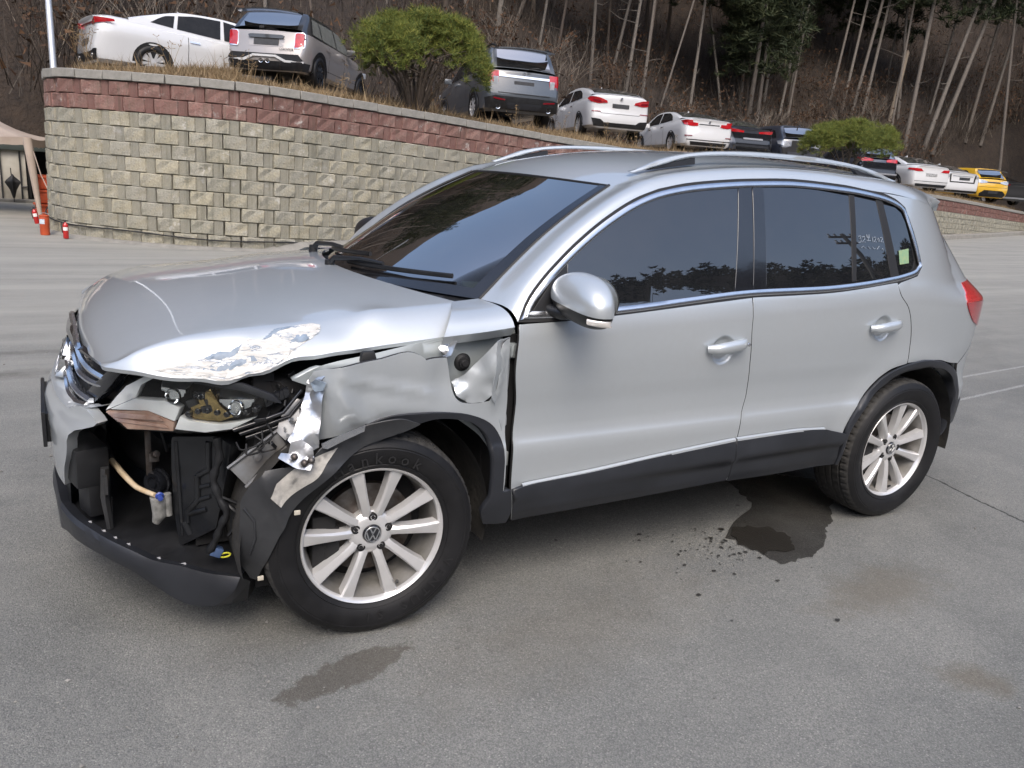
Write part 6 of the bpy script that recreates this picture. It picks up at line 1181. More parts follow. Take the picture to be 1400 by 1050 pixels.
# windscreen
wrows = []; NV = 16
we = spline(ws_e, NV + 1)
for k in range(NV + 1):
    t = k / NV; x, y, z = we[k]; r = []
    bx = .25 * (1 - t) ** 1.3 + .095 * (1 - (1 - t) ** 1.3)
    for u in U: r.append((x - bx * (1 - abs(u) ** 2.3), -y * u, z + .012 * (1 - u * u) * t - .0 * (1 - t) - .004))
    wrows.append(r)
wsc = grid_obj('windscreen', wrows, WSGLASS, car, True)
def strip(rows, ii, jj, off, name, m, parent):
    rr = [[Vector(rows[i][j]) + Vector((-.6, 0, .8)) * off for j in jj] for i in ii]
    return grid_obj(name, rr, m, parent, True)
FRIT = simple('window_frit', (.010, .010, .011), .06, coat=.3, spec=.8)
strip(wrows, range(NV + 1), (0, 1), .002, 'glass_border', FRIT, wsc); strip(wrows, range(NV + 1), (31, 32), .002, 'glass_border', FRIT, wsc)
strip(wrows, (0, 1), range(33), .0025, 'glass_border', FRIT, wsc)
sl_ = MB(); sl_.tube([Vector(wrows[k][0]) + Vector((0, -.004, .003)) for k in range(NV + 1)], .006, 6); sl_.tube([Vector(wrows[NV][j]) + Vector((.002, 0, .001)) for j in range(33)], .005, 6)
sl_.tube([Vector(wrows[k][32]) + Vector((0, .004, .003)) for k in range(NV + 1)], .006, 6)
sl_.build('windscreen_seal', SEAL, wsc, smooth=60)
# ---- bonnet
HE = spline([[-.742, -.605, .884]] + T['hood_edge'], 60)
HK = spline([[-.738, -.60, .886]] + T['hood_crease'], 60)
HS = spline([(-.778, 0, .850), (-.775, 0, .874), (-.757, 0, .903), (-.722, 0, .932), (-.65, 0, .969), (-.5, 0, 1.014), (-.2, 0, 1.055), (0, 0, 1.078), (.135, 0, 1.086)], 60)
fr_ = np.linspace(0, 1, 60) ** 1.5
def re_(C): 
    d = np.linspace(0, 1, 60); return np.stack([np.interp(fr_, d, C[:, k]) for k in range(3)], 1)
HE, HK, HS = re_(HE), re_(HK), re_(HS)
def hrow(i, sgn, dent=True):
    S, K, E = HS[i], HK[i], HE[i]; r = []
    if sgn > 0: E = np.array([E[0], E[1], E[2] + .03 * math.exp(-((E[0] + .43) / .15) ** 2)])
    for t in np.linspace(0, 1, 22):
        y = t * K[1]; r.append((S[0] + (K[0] - S[0]) * t * t, y, S[2] - (S[2] - K[2]) * t ** 2.3))
    sl0 = 2.3 * (S[2] - K[2]) / max(.2, abs(K[1]))
    c = K + np.array((0, E[1] - K[1], -abs(E[1] - K[1]) * sl0)) * .42; c[0] = K[0] + (E[0] - K[0]) * .42
    for t in np.linspace(0, 1, 9)[1:]:
        r.append(tuple((1 - t) ** 2 * K + 2 * t * (1 - t) * c + t * t * E))
    out = []
    for x, y, z in r:
        if sgn < 0 and dent:   # left side: creased by the crash
            g = math.exp(-((x + .10) / .07) ** 2) * math.exp(-((y + .74) / .05) ** 2)
            z += -.014 * g + .008 * math.exp(-((x - .03) / .06) ** 2 - ((y + .73) / .05) ** 2)
            z += .007 * math.sin(x * 46) * sstep(-.66, -.80, y) * math.exp(-((x + .36) / .17) ** 2)
        out.append((x, -y if sgn > 0 else y, z))
    return out
hrows = [hrow(i, -1)[::-1] + hrow(i, 1)[1:] for i in range(60)]
hm = MB(); m_ = len(hrows[0]); hm.add([v for r in hrows for v in r], [(i * m_ + j, i * m_ + j + 1, (i + 1) * m_ + j + 1, (i + 1) * m_ + j) for i in range(59) for j in range(m_ - 1)])
rim_ = [hrows[i][0] for i in range(59, -1, -1)] + hrows[0][1:] + [hrows[i][-1] for i in range(1, 60)] + hrows[59][::-1][1:]
cen = Vector((-.25, 0, 0)); low = []; low2 = []
for v in rim_:
    v = Vector(v); d = Vector((cen.x - v.x, cen.y - v.y, 0)); d.normalize(); low.append(v + d * .004 + Vector((0, 0, -.012))); low2.append(v + d * .03 + Vector((0, 0, -.012)))
n = len(rim_)
hm.add(list(rim_) + low + low2, [(i, n + i, n + (i + 1) % n, (i + 1) % n) for i in range(n)] + [(n + i, 2 * n + i, 2 * n + (i + 1) % n, n + (i + 1) % n) for i in range(n)])
hood = hm.build('bonnet', SILVER, car, smooth=40, label='silver bonnet with scraped and dented edge')
# peeled filler on the bonnet edge: bare patch lying just above the skin, ragged outline
def hood_pt(x, v, off):
    """point on the left bonnet flank: x along the car, v from 0 (edge) to 1 (crease)"""
    i = min(range(60), key=lambda k: abs(HE[k][0] - x)); r = hrows[i]; k = v * 9; a = int(min(max(k, 0), 11)); f = k - a
    p = Vector(r[a]) * (1 - f) + Vector(r[a + 1]) * f
    if i < 59 and i > 0:
        j = i + 1 if HE[i][0] < x else i - 1; s = (x - HE[i][0]) / (HE[j][0] - HE[i][0]); q = Vector(hrows[j][a]) * (1 - f) + Vector(hrows[j][a + 1]) * f; p = p * (1 - s) + q * s
    return p + Vector((0, -.75, .65)) * off
def ragged(name, loop, off, mat_, amp, parent, h=.012, relief=.003, seed=1):
    rr = random.Random(seed); ol = []
    L = smooth_outline(loop, .014, 60)
    for (a, b) in L: ol.append((a + rr.uniform(-1, 1) * amp, b + rr.uniform(-1, 1) * amp * 2.2))
    P, F, nb = fill2d([(a, b * .16) for a, b in ol], h)
    V = [hood_pt(a, b / .16, off + (rr.uniform(0, relief) if i >= nb else -.001)) for i, (a, b) in enumerate(P)]
    V = [tuple(v) for v in V]
    a, b, c = (Vector(V[i]) for i in F[0]); 
    if (b - a).cross(c - a).y > 0: F = [f[::-1] for f in F]
    o = obj(name, V, F, mat_, parent); return auto_smooth(o, 25)
def peel():
    m, nt_, b = mat('peeled_filler'); q = NT(nt_); v = q.co((3.2, 9, 22)); n1 = q.noise(2.0, 7, .66, v, 1.4); n2 = q.noise(7, 6, .7, v, .5); n3 = q.noise(60, 4, .6)
    c = q.mix(q.mapr(n2, .42, .55, 0, 1), (.66, .66, .645), (.50, .49, .46)); c = q.mix(q.mapr(n1, .545, .56, 0, 1), c, (.20, .245, .30)); c = q.mix(q.mapr(n1, .585, .60, 0, 1), c, (.72, .73, .74))
    q.l(c, b.inputs['Base Color']); q.l(q.mapr(n2, .4, .6, .45, .8), b.inputs['Roughness']); h = q.math('ADD', q.math('MULTIPLY', q.mapr(n1, .50, .56, 1, 0), 1.0), q.math('MULTIPLY', n2, .6)); q.l(q.bump(h, .4, .005, q.bump(n3, .2, .001)), b.inputs['Normal']); return m
PEEL = peel()
ragged('scraped_paint', [(-.62, 0.059), (-.57, 0.163), (-.50, 0.222), (-.46, 0.326), (-.42, 0.296), (-.385, 0.488), (-.345, 0.444), (-.32, 0.622), (-.29, 0.592), (-.25, 0.681), (-.215, 0.725), (-.19, 0.636), (-.185, 0.459), (-.215, 0.252), (-.245, 0.118), (-.28, 0.015), (-.36, -0.015), (-.45, 0.000), (-.54, 0.015)], .0025, PEEL, .0045, hood, h=.009, relief=.003, seed=3)
for k, (lp, mm_) in enumerate((([(-.50, 0.222), (-.46, 0.340), (-.43, 0.311), (-.40, 0.370), (-.41, 0.252), (-.46, 0.222)], BLUEGREY), ([(-.345, 0.444), (-.32, 0.636), (-.27, 0.651), (-.26, 0.592), (-.30, 0.562), (-.325, 0.459)], BLUEGREY), ([(-.50, 0.089), (-.42, 0.178), (-.36, 0.192), (-.33, 0.148), (-.40, 0.096)], BLUEGREY), ([(-.27, 0.222), (-.25, 0.385), (-.225, 0.414), (-.21, 0.296), (-.23, 0.222)], BLUEGREY), ([(-.47, 0.037), (-.36, 0.089), (-.27, 0.089), (-.28, 0.037), (-.38, 0.007)], PRIMER))):
    ragged('paint_flake', lp, .0048, mm_, .004, hood, h=.008, relief=.0025, seed=20 + k)
# ---- window area
loop = smooth_outline(P2('dlo'), .03, 50)
band('window_seal', loop, -.002, .013, -.001, -.001, SEAL, car)
band('window_chrome', loop, .010, .032, .002, .002, SATIN, car, mid=.007)
inner = [(p[0], p[2]) for p in T['dlo']]
panel('window_frame', T['dlo'], SEAL, car, h=.08, off=-.012, flange=0, corner=50)
ga = dict(h=.06, flange=.004, off=-.003, corner=35)
panel('window', T['fglass'], GLASS, fd, **ga); panel('window', T['rglass'], GLASS, rd, **ga); panel('quarter_light', T['fixglass'], GLASS, rd, **ga)
panel('rear_side_window', T['qglass'], GLASS, car, **ga)
pb = dict(h=.06, flange=.006, off=-.0005, corner=35)
panel('mirror_sail', T['sail'], BLACKP, fd, **pb); panel('pillar_trim', T['bpf'], GLOSSB, fd, **pb); panel('pillar_trim', T['bpr'], GLOSSB, rd, **pb)
panel('divider_bar', T['rbar'], SEAL, rd, **pb); panel('window_post', T['rframe'], SEAL, rd, **pb)
STICK = simple('green_sticker', (.12, .30, .21), .5, vary=(.34, .38, .18), nscale=25)
panel('parking_sticker', [(p[0], p[2]) for p in T['sticker']], STICK, car, h=.03, off=.001, flange=0, smooth=False)
# chalk handwriting on the small rear glass
CH = simple('chalk_ink', (.30, .34, .39), .8)
def on_glass(a, b):   # a across, b down on the fixed rear door glass, 0..1
    q = [Vector(p) for p in T['fixglass']]; p = (q[0] * (1 - a) + q[1] * a) * (1 - b) + (q[3] * (1 - a) + q[2] * a) * b
    return Vector((p.x, -W(p.x, p.z) + .0005, p.z))
ch = MB()
def stroke(pts): ch.tube([on_glass(.06 + a * .86, .46 + b * .22) for a, b in pts], .0012, 4)
stroke([(0, .05), (.1, .02), (.1, .15), (.03, .18), (.12, .22), (.1, .36), (0, .38)])
stroke([(.16, .08), (.26, .04), (.27, .16), (.16, .36), (.30, .35)])
for s_ in ([(.36, -.08), (.36, .1)], [(.46, -.08), (.46, .1)], [(.36, .02), (.46, .02)], [(.36, .1), (.46, .1)], [(.41, .1), (.41, .26)], [(.34, .27), (.50, .27)]): stroke(s_)
stroke([(.58, .04), (.59, .34)]); stroke([(.64, .08), (.72, .05), (.73, .15), (.64, .34), (.75, .33)])
stroke([(.80, .2), (.84, .1), (.88, .2), (.84, .32), (.80, .2)]); stroke([(.92, .08), (1, .05), (1.0, .16), (.92, .34), (1.03, .33)])
stroke([(.1, .66), (.2, .58), (.25, .68), (.3, .7)]); stroke([(.38, .6), (.46, .74)]); stroke([(.55, .62), (.6, .74), (.66, .72)]); stroke([(.72, .75), (.82, .58)]); stroke([(.9, .78), (.95, .72), (.97, .82)])
ch.build('chalk_writing', CH, rd)
# ---- door furniture
for d, n, cpt in ((fd, 'handle_f', 'cup_f'), (rd, 'handle_r', 'cup_r')):
    a, b = Vector(T[n][0]), Vector(T[n][1]); c = Vector(T[cpt][0]); ax = (b - a).normalized()
    hm_ = MB(); pts = []; rs = []
    for t in np.linspace(0, 1, 15):
        p = a.lerp(b, t); bow = .026 * (1 - (2 * t - 1) ** 4); pts.append(Vector((p.x, -W(p.x, p.z) - .006 - bow, p.z))); rs.append(.0115 + .0065 * (1 - abs(2 * t - 1) ** 3))
    hm_.tube(pts, rs, 12, flat=1.25); hd = hm_.build('door_handle', SILVER, d, smooth=60)
    if cpt == 'cup_f':
        lk = MB(); lk.lathe([(0, -.003), (.007, -.003), (.008, 0)], 14, Matrix.Translation((b.x - .022, -W(b.x - .022, b.z) - .046, b.z - .001))); lk.build('lock_cover', SATIN, d)
for nm, par in (('clad_f', fd), ('clad_r', rd)):
    panel('door_cladding', T[nm], GREYP, par, h=.03, off=.004, flange=.02, corner=40, disp=lambda x, z: .005 * sstep(.33, .36, z) + .013 * sstep(.398, .418, z - .028 * (x - .5) * .6) - .012 * sstep(.43, .52, z - .03 * (x - .5)))
tp = [p for p in T['clad_f'][:4]]; st = MB()
for nm, k in (('clad_f', 4), ('clad_r', 3)):
    q = spline(T[nm][:k], 24); V = []
    for x, y, z in q:
        w = W(x, z); V += [(x, -w - .004, z + .008), (x, -w - .014, z + .004), (x, -w - .015, z - .004), (x, -w - .006, z - .010)]
    st.add(V, [(i * 4 + j, (i + 1) * 4 + j, (i + 1) * 4 + j + 1, i * 4 + j + 1) for i in range(23) for j in range(3)])
st.build('sill_strip', SILVER, car, smooth=50)
# rear arch moulding
ao = spline(T['arch_out'][:-1] + T['arch_out_b'], 60); ai = spline(T['arch_in'][:-1] + T['arch_in_b'], 60); rws = []
for p, q in zip(ao, ai):
    r = []
    for t, o in ((0, .000), (.06, .011), (.45, .016), (.92, .012), (1.0, .004), (1.02, -.05)):
        x = p[0] + (q[0] - p[0]) * t; z = p[2] + (q[2] - p[2]) * t; y = max(W(x, z), abs(p[1] + (q[1] - p[1]) * t) - .012); r.append((x, -y - o, z))
    rws.append(r)
grid_obj('wheel_arch_trim', rws, GREYP, car, True, flip=True, ang=50)
# tail lamp
RED = simple('red_lens', (.34, .006, .010), .08, coat=1, noise=.35, nscale=12); PINK = simple('pale_red_lens', (.46, .035, .035), .08, coat=1, noise=.1)
tl = T['tail_l']; TL = [(p[0] + .0, p[2]) for p in tl]
up_ = TL[:3] + [(3.12, 1.048), (3.376, 1.035), (3.355, 1.085), (3.20, 1.135), (3.02, 1.128)]
lw_ = TL[2:] + [(3.28, .905), (3.385, .93), (3.378, 1.033), (3.12, 1.045)]
lamp = panel('tail_lamp', lw_, RED, car, h=.03, off=.006, corner=40, flange=.02); panel('upper_lens', up_, PINK, lamp, h=.03, off=.006, corner=40, flange=.02)
lamp2 = panel('tail_lamp', lw_, RED, car, h=.05, off=.006, corner=40, flange=.02, side=1); panel('upper_lens', up_, PINK, lamp2, h=.05, off=.006, corner=40, flange=.02, side=1)
# ---- roof rails
for sgn in (1, -1):
    top = spline(T['rail_top'], 40); bt = spline(T['rail_bot'], 40); V = []
    for p, q in zip(top, bt):
        x, z0, z1 = (p[0] + q[0]) / 2, q[2], max(p[2], q[2] + .004); w = .017 if z1 - z0 > .012 else .012
        for dy, tz in ((-w, .3), (-w * .8, .85), (0, 1.02), (w * .8, .85), (w, .3), (w * .7, 0), (-w * .7, 0)): V.append((p[0] + (q[0] - p[0]) * (1 - tz), sgn * (-.555 + dy), z0 + (z1 - z0) * tz))
    F = [(i * 7 + k, i * 7 + (k + 1) % 7, (i + 1) * 7 + (k + 1) % 7, (i + 1) * 7 + k) for i in range(39) for k in range(7)] + [tuple(range(7)), tuple(range(39 * 7 + 6, 39 * 7 - 1, -1))]
    rl = obj('roof_rail', V, F, SATIN if 0 else SILVER, car); auto_smooth(rl, 50)
    for nm in ('fin_f', 'fin_r'): 
        slab('rail_foot', [(p[0], sgn * (-.555 - .010), p[2] - .004) for p in T[nm]], (0, sgn * .02, 0), GREYP, rl)
# ---- mirror
mir = Vector((.655, -.992, 1.118))
mv = MB()
def mshell(th0, th1, sc, n=20, m=32):
    V = []
    for i in range(n + 1):
        th = th0 + (th1 - th0) * i / n
        for k in range(m):
            ph = 2 * math.pi * k / m; pw = lambda v, e: math.copysign(abs(v) ** e, v)
            x = pw(math.cos(th), .8) * pw(math.cos(ph), .8); y = pw(math.cos(th), .8) * pw(math.sin(ph), .85); z = pw(math.sin(th), .9)
            x = x * .085 if x < 0 else x * .045
            V.append(Vector((x * sc - .02 * y * y, y * .146 * sc * (1 - .08 * z), z * .082 * sc + .012 * y)) + mir)
    return V, [(i * m + k, i * m + (k + 1) % m, (i + 1) * m + (k + 1) % m, (i + 1) * m + k) for i in range(n) for k in range(m)]
mm = obj('side_mirror', *mshell(-.22, math.pi / 2, 1.0), SILVER, car, True)
lw = MB(); lw.add(*mshell(-math.pi / 2, -.20, .985)); lw.build('mirror_base', BLACKP, mm, smooth=60)
ar = MB(); ar.tube([(.60, -.86, 1.063), (.615, -.91, 1.060), (.635, -.96, 1.068)], [.034, .032, .03], 10, flat=.7); ar.build('mirror_arm', BLACKP, mm, smooth=60)
mg = MB(); mg.lathe([(.0, 0), (.9, 0), (1, .04)], 24, Matrix.Translation(mir + Vector((.040, 0, .005))) @ Matrix.Rotation(math.radians(90), 4, 'Z') @ Matrix.Diagonal((.115, .1, .07, 1))); mg.build('mirror_glass', GLASS, mm)
LENS = simple('clear_lens', (.55, .53, .50), .1, .3, vary=(.75, .72, .68), nscale=60, coat=1)
ml = MB(); pts = []
for k in range(11):
    t = k / 10; a = -1.95 + t * 1.1; ca = math.cos(a); pts.append((.1335 * math.sin(a) * 1.10, (-.088 * ca if ca > 0 else -.047 * ca) - .018))
V = []
for y, x in pts: V += [mir + Vector((x - .001, y, -.026 + .10 * y)), mir + Vector((x - .004, y * 1.01, -.029 + .10 * y)), mir + Vector((x - .003, y * 1.01, -.042 + .10 * y)), mir + Vector((x + .004, y, -.046 + .10 * y))]
ml.add(V, [(i * 4 + j, i * 4 + j + 1, (i + 1) * 4 + j + 1, (i + 1) * 4 + j) for i in range(10) for j in range(3)]); ml.build('indicator_lens', LENS, mm, smooth=50)
mm2 = obj('side_mirror', *[[Vector((v.x, -v.y, v.z)) for v in mshell(-math.pi / 2, math.pi / 2, 1.0)[0]], mshell(-1, 1, 1)[1]], BLACKP, car, True)
# ---- cowl, wipers
cw = [[(x, y, z - .012) for x, y, z in hrows[59][::-1]], ]
cowl = []
for j in range(33):
    a = Vector(hrows[59][int(j * (m_ - 1) / 32)]); b = Vector(wrows[0][j]); cowl.append([a + Vector((-.03, 0, -.028)), a + Vector((.02, 0, -.03)), a.lerp(b, .6) + Vector((0, 0, -.018)), b + Vector((.02, 0, .0))])
grid_obj('cowl_panel', cowl, BLACKP, car, True, flip=False)
for ya, yb, dz in ((-.02, -.58, 0), (.42, -.10, .004)):
    wp = MB(); a = []
    for t in np.linspace(0, 1, 14):
        y = ya + (yb - ya) * t; u = y / .70; k = .6 + .9 * t if ya < 0 else .6 + 1.3 * t
        i0 = min(int(k), NV - 1); f = k - i0; j = (u + 1) / 2 * 32; j0 = int(j); g = j - j0
        p = (Vector(wrows[i0][j0]) * (1 - g) + Vector(wrows[i0][j0 + 1]) * g) * (1 - f) + (Vector(wrows[i0 + 1][j0]) * (1 - g) + Vector(wrows[i0 + 1][j0 + 1]) * g) * f
        a.append(p + Vector((-.012, 0, .016)))
    wp.tube(a, .007, 6, flat=1.4); wo = wp.build('wiper', BLACKP, car, smooth=60)
    ar = MB(); base = a[0] + Vector((-.06, .05 if ya < 0 else .10, -.02)); ar.tube([base, base + Vector((.01, -.03, .03)), a[3] + Vector((-.01, 0, .02)), a[6] + Vector((0, 0, .014))], [.014, .011, .008, .007], 8); ar.lathe([(0, -.02), (.018, -.018), (.02, .02)], 14, Matrix.Translation(base) @ Matrix.Rotation(-math.pi / 2, 4, 'X')); ar.build('wiper_arm', BLACKP, wo, smooth=50)
# ---- interior, dim behind the glass
INT = simple('dark_interior', (.014, .014, .015), .8, noise=.2)
ib = MB(); ib.box((.62, 0, .93), (.55, 1.30, .20)); ib.box((.45, 0, 1.0), (.20, 1.2, .06)); ib.build('dashboard', INT, car, bev=.04)
for y in (-.38, .38):
    s_ = MB(); s_.box((1.25, y, .72), (.5, .48, .2)); s_.box((1.52, y, 1.0), (.16, .46, .60), Matrix.Rotation(math.radians(14), 4, 'Y')); s_.box((1.63, y, 1.36), (.1, .26, .18)); s_.build('seat', INT, car, bev=.04)
sw = MB(); ring = [Vector((.98, -.38, 1.0)) + Matrix.Rotation(math.radians(-28), 3, 'Y') @ Vector((0, .18 * math.cos(a), .18 * math.sin(a))) for a in np.linspace(0, 2 * math.pi, 25)]; sw.tube(ring, .014, 6); sw.build('steering_wheel', INT, car, smooth=60)
DG = simple('dash_paper', (.45, .62, .56), .6)
dgm = MB(); dgm.box((.50, -.50, 1.075), (.10, .14, .03), Matrix.Rotation(math.radians(-20), 4, 'Z')); dgm.build('dash_card', DG, car, bev=.006)
fl = MB(); fl.box((1.45, 0, .30), (3.3, 1.42, .10)); fl.build('floor_pan', DARK, car)
bk = MB(); bk.box((2.7, 0, .95), (.9, 1.3, .5)); bk.build('luggage_floor', DARK, car)
fw_ = MB(); fw_.box((.46, 0, .66), (.06, 1.5, .72)); fw_.build('bulkhead', DARK, car)
# ------------------------------------------------------------------ wheels (axis = local Y, outside = -Y)
def vw_mark(mb, Rr, y, d=.003, w=.15):
    n = 32; V = []
    for k in range(n):
        a = 2 * math.pi * k / n
        for r, yy in ((.86, y), (.88, y - d), (.98, y - d), (1.0, y)): V.append((r * Rr * math.cos(a), yy, r * Rr * math.sin(a)))
    mb.add(V, [(k * 4 + j, k * 4 + j + 1, ((k + 1) % n) * 4 + j + 1, ((k + 1) % n) * 4 + j) for k in range(n) for j in range(3)])
    for path in ([(-.36, .80), (0, .10), (.36, .80)], [(-.80, .36), (-.38, -.78), (0, -.02), (.38, -.78), (.80, .36)]):
        for (x0, z0), (x1, z1) in zip(path[:-1], path[1:]):
            dx, dz = x1 - x0, z1 - z0; L = math.hypot(dx, dz); ux, uz = dx / L, dz / L; px, pz = -uz * w / 2, ux * w / 2; e = .07
            q = [(x0 - ux * e + px, z0 - uz * e + pz), (x1 + ux * e + px, z1 + uz * e + pz), (x1 + ux * e - px, z1 + uz * e - pz), (x0 - ux * e - px, z0 - uz * e - pz)]
            mb.add([(a * Rr, y - d, b * Rr) for a, b in q] + [(a * Rr, y, b * Rr) for a, b in q], [(0, 1, 2, 3), (4, 7, 6, 5), (0, 4, 5, 1), (1, 5, 6, 2), (2, 6, 7, 3), (3, 7, 4, 0)])
def tyre_mesh():
    n = 240
    side_ = [(.2315, -.092), (.236, -.101), (.2475, -.108), (.25, -.1055), (.262, -.112), (.285, -.1172), (.302, -.1172), (.3045, -.1155), (.309, -.1162), (.322, -.109), (.3315, -.101)]
    tread_ = [(.3385, -.093, 1), (.3415, -.083, 1), (.3435, -.066, 1), (.3362, -.0645, 0), (.3362, -.0555, 0), (.3445, -.054, 2), (.345, -.024, 2), (.3372, -.0225, 0), (.3372, -.0125, 0), (.345, -.011, 3)]
    prof = [(r, h, 0) for r, h in side_] + tread_
    prof = prof + [(r, -h, g) for r, h, g in prof[::-1]]
    V = []; F = []; m = len(prof)
    for k in range(n):
        a = 2 * math.pi * k / n
        for r, h, g in prof:
            cut = {0: 0, 1: .0055 if k % 4 == 0 else 0, 2: .004 if (k + int(h * -120)) % 5 == 0 else 0, 3: 0}[g]
            V.append(((r - cut) * math.cos(a), h, (r - cut) * math.sin(a)))
    for k in range(n):
        for i in range(m - 1): F.append((k * m + i, k * m + i + 1, ((k + 1) % n) * m + i + 1, ((k + 1) % n) * m + i))
    me = mesh_data('tyre', V, F, [RUBBER, TREAD])
    bm = bmesh.new(); bm.from_mesh(me); bmesh.ops.recalc_face_normals(bm, faces=bm.faces)
    for f in bm.faces:
        c = f.calc_center_median(); r = math.hypot(c.x, c.z); f.smooth = True
        if r > .333: f.material_index = 1
    for e in bm.edges:
        if len(e.link_faces) == 2: e.smooth = e.calc_face_angle(0) < math.radians(32)
    bm.to_mesh(me); bm.free(); return me
def spoke_geo(mb, ang, par):
    c, s = math.cos(ang), math.sin(ang)
    st = [(.050, .018, -.066), (.085, .0145, -.076), (.130, .0155, -.083), (.180, .0185, -.087), (.2185, .0225, -.090), (.2255, .0235, -.088)]
    V = []
    for r, w, h in st:
        t = (r - .05) / .17; rd = par * w * (.15 + .5 * t)
        rows = [(-w - .003, h + .034), (-w, h + .013), (-w * .94, h + .0055), (rd - .0022, h - .001), (rd + .0022, h - .001), (w * .94, h + .0055), (w, h + .013), (w + .003, h + .034)]
        for q, hh in rows: V.append((r * c - q * s, hh, r * s + q * c))
    m = 8
    mb.add(V, [(i * m + j, (i + 1) * m + j, (i + 1) * m + j + 1, i * m + j + 1) for i in range(len(st) - 1) for j in range(m - 1)])
def rim_parts():
    lipm = MB(); lipm.lathe([(.2318, -.090), (.2345, -.0975), (.232, -.1010), (.2275, -.0985), (.2235, -.092), (.2205, -.082)], 96)
    rim = MB(); rim.lathe([(.2205, -.082), (.219, -.075), (.2095, -.045), (.203, 0), (.200, .06), (.212, .095)], 96)
    face = MB()
    for k in range(10): spoke_geo(face, math.radians(108 + 36 * k + (1.5 if k % 2 else -1.5)), 1 if k % 2 else -1)
    hub = MB(); hub.lathe([(.030, -.066), (.032, -.072), (.040, -.0735), (.062, -.068), (.074, -.056), (.076, -.02)], 60)
    lug = MB()
    for k in range(5):
        a = math.radians(90 + 72 * k); M = Matrix.Translation((.056 * math.cos(a), -.0705, .056 * math.sin(a)))
        lug.lathe([(.0, .006), (.0075, .0055), (.0085, -.001), (.0125, -.0015), (.0145, -.0005), (.015, .01)], 16, M)
        lug.lathe([(.0, -.004), (.0062, -.0035), (.0068, .006)], 6, M)
    cap = MB(); cap.lathe([(0, -.079), (.026, -.078), (.030, -.074), (.031, -.066)], 40)
    mk = MB(); vw_mark(mk, .0265, -.0785, .0022, .17)
    val = MB(); a = math.radians(-62); val.tube([(.205 * math.cos(a), -.075, .205 * math.sin(a)), (.190 * math.cos(a), -.096, .190 * math.sin(a))], [.006, .0045], 8)
    disc = MB(); disc.lathe([(.065, -.02), (.075, -.028), (.10, -.016), (.152, -.016), (.152, .01)], 60); disc.lathe([(.0, -.05), (.05, -.05), (.066, -.02)], 30)
    cal = MB(); cal.box((-.150, -.015, -.02), (.075, .075, .18), bev if False else None); cal.box((-.125, -.045, -.03), (.05, .02, .12))
    back = MB(); back.lathe([(0, .04), (.20, .04)], 40)
    return rim, face, hub, lug, cap, mk, val, disc, cal, back, lipm
def lettering(txt, a0, step, r, size, parent, d=.0014):
    mb = MB()
    for i, chh in enumerate(txt):
        if chh == ' ': continue
        V, F = text_mesh(chh, size, d)
        a = math.radians(a0 - step * i); u = Vector((math.cos(a), 0, math.sin(a))); t = Vector((math.sin(a), 0, -math.cos(a)))
        mb.add([t * v.x + u * (r + v.y) + Vector((0, -.1178 - v.z * .8, 0)) for v in V], F)
    return mb.build('sidewall_lettering', SEAL, parent, kind='stuff')
TYRE = tyre_mesh(); RP = rim_parts()
def add_wheel(x, y, name, steer=0, flip=False, letters=False, spin=0):
    w = link(name, TYRE, car); w.location = (x, y, .345); w.rotation_euler = (0, 0, steer + (math.pi if flip else 0))
    rim, face, hub, lug, cap, mk, val, disc, cal, back, lipm = RP
    M = Matrix.Rotation(spin, 4, 'Y')
    objs = [rim.build('rim', BRUSHD, w, smooth=40), face.build('spokes', ALLOY, w, smooth=24), hub.build('hub', ALLOY, w, smooth=40), lug.build('wheel_bolts', DARK, w, smooth=40, kind='stuff'), cap.build('centre_cap', GLOSSB, w, smooth=40), mk.build('wheel_emblem', SATIN, w, smooth=30), val.build('valve', SEAL, w, smooth=40)]
    for o in objs: o.data.transform(M)
    lipm.build('rim_lip', ALLOY, w, smooth=40); disc.build('brake_disc', STEEL, w, smooth=40); cal.build('brake_caliper', DARK, w, bev=.008); back.build('backing_plate', DARK, w)
    if letters:
        lettering('Hankook', 118, 9.3, .272, .052, w); lettering('VENTUS S1', -25, 8.6, .272, .046, w)
    return w
add_wheel(0, -.785, 'front_wheel', -.059, letters=True, spin=math.radians(2)); add_wheel(2.604, -.785, 'rear_wheel', 0, spin=math.radians(20))
add_wheel(0, .785, 'front_wheel', -.059, True); add_wheel(2.604, .785, 'rear_wheel', 0, True)
LINER = simple('wheel_liner', (.014, .014, .014), .85, vary=(.035, .032, .028), nscale=14, bump=.5, bscale=40, bdist=.01)
for cx, r0 in ((0.0, .415), (2.604, .425)):
    for sgn in (1, -1):
        V = []; prof = [(-.875 if cx else -.855, r0), (-.80, r0 + .003), (-.70, r0 - .004), (-.55, r0 - .01)]; n_ = 40
        for k in range(n_ + 1):
            a = math.radians((-6 if cx else -14) + (190 if cx else 206) * k / n_)
            for y, r in prof: V.append((cx + r * math.cos(a), y * sgn, .345 + r * math.sin(a)))
            V.append((cx, -.55 * sgn, .345))
        F = [(k * 5 + j, k * 5 + j + 1, (k + 1) * 5 + j + 1, (k + 1) * 5 + j) for k in range(n_) for j in range(4)]
        o = obj('wheel_liner', V, F, LINER, car, True)
# ------------------------------------------------------------------ the smashed front end
IN = Vector((.55, .80, 0))
def arcpts(n): return [Vector(p) for p in T[n]]
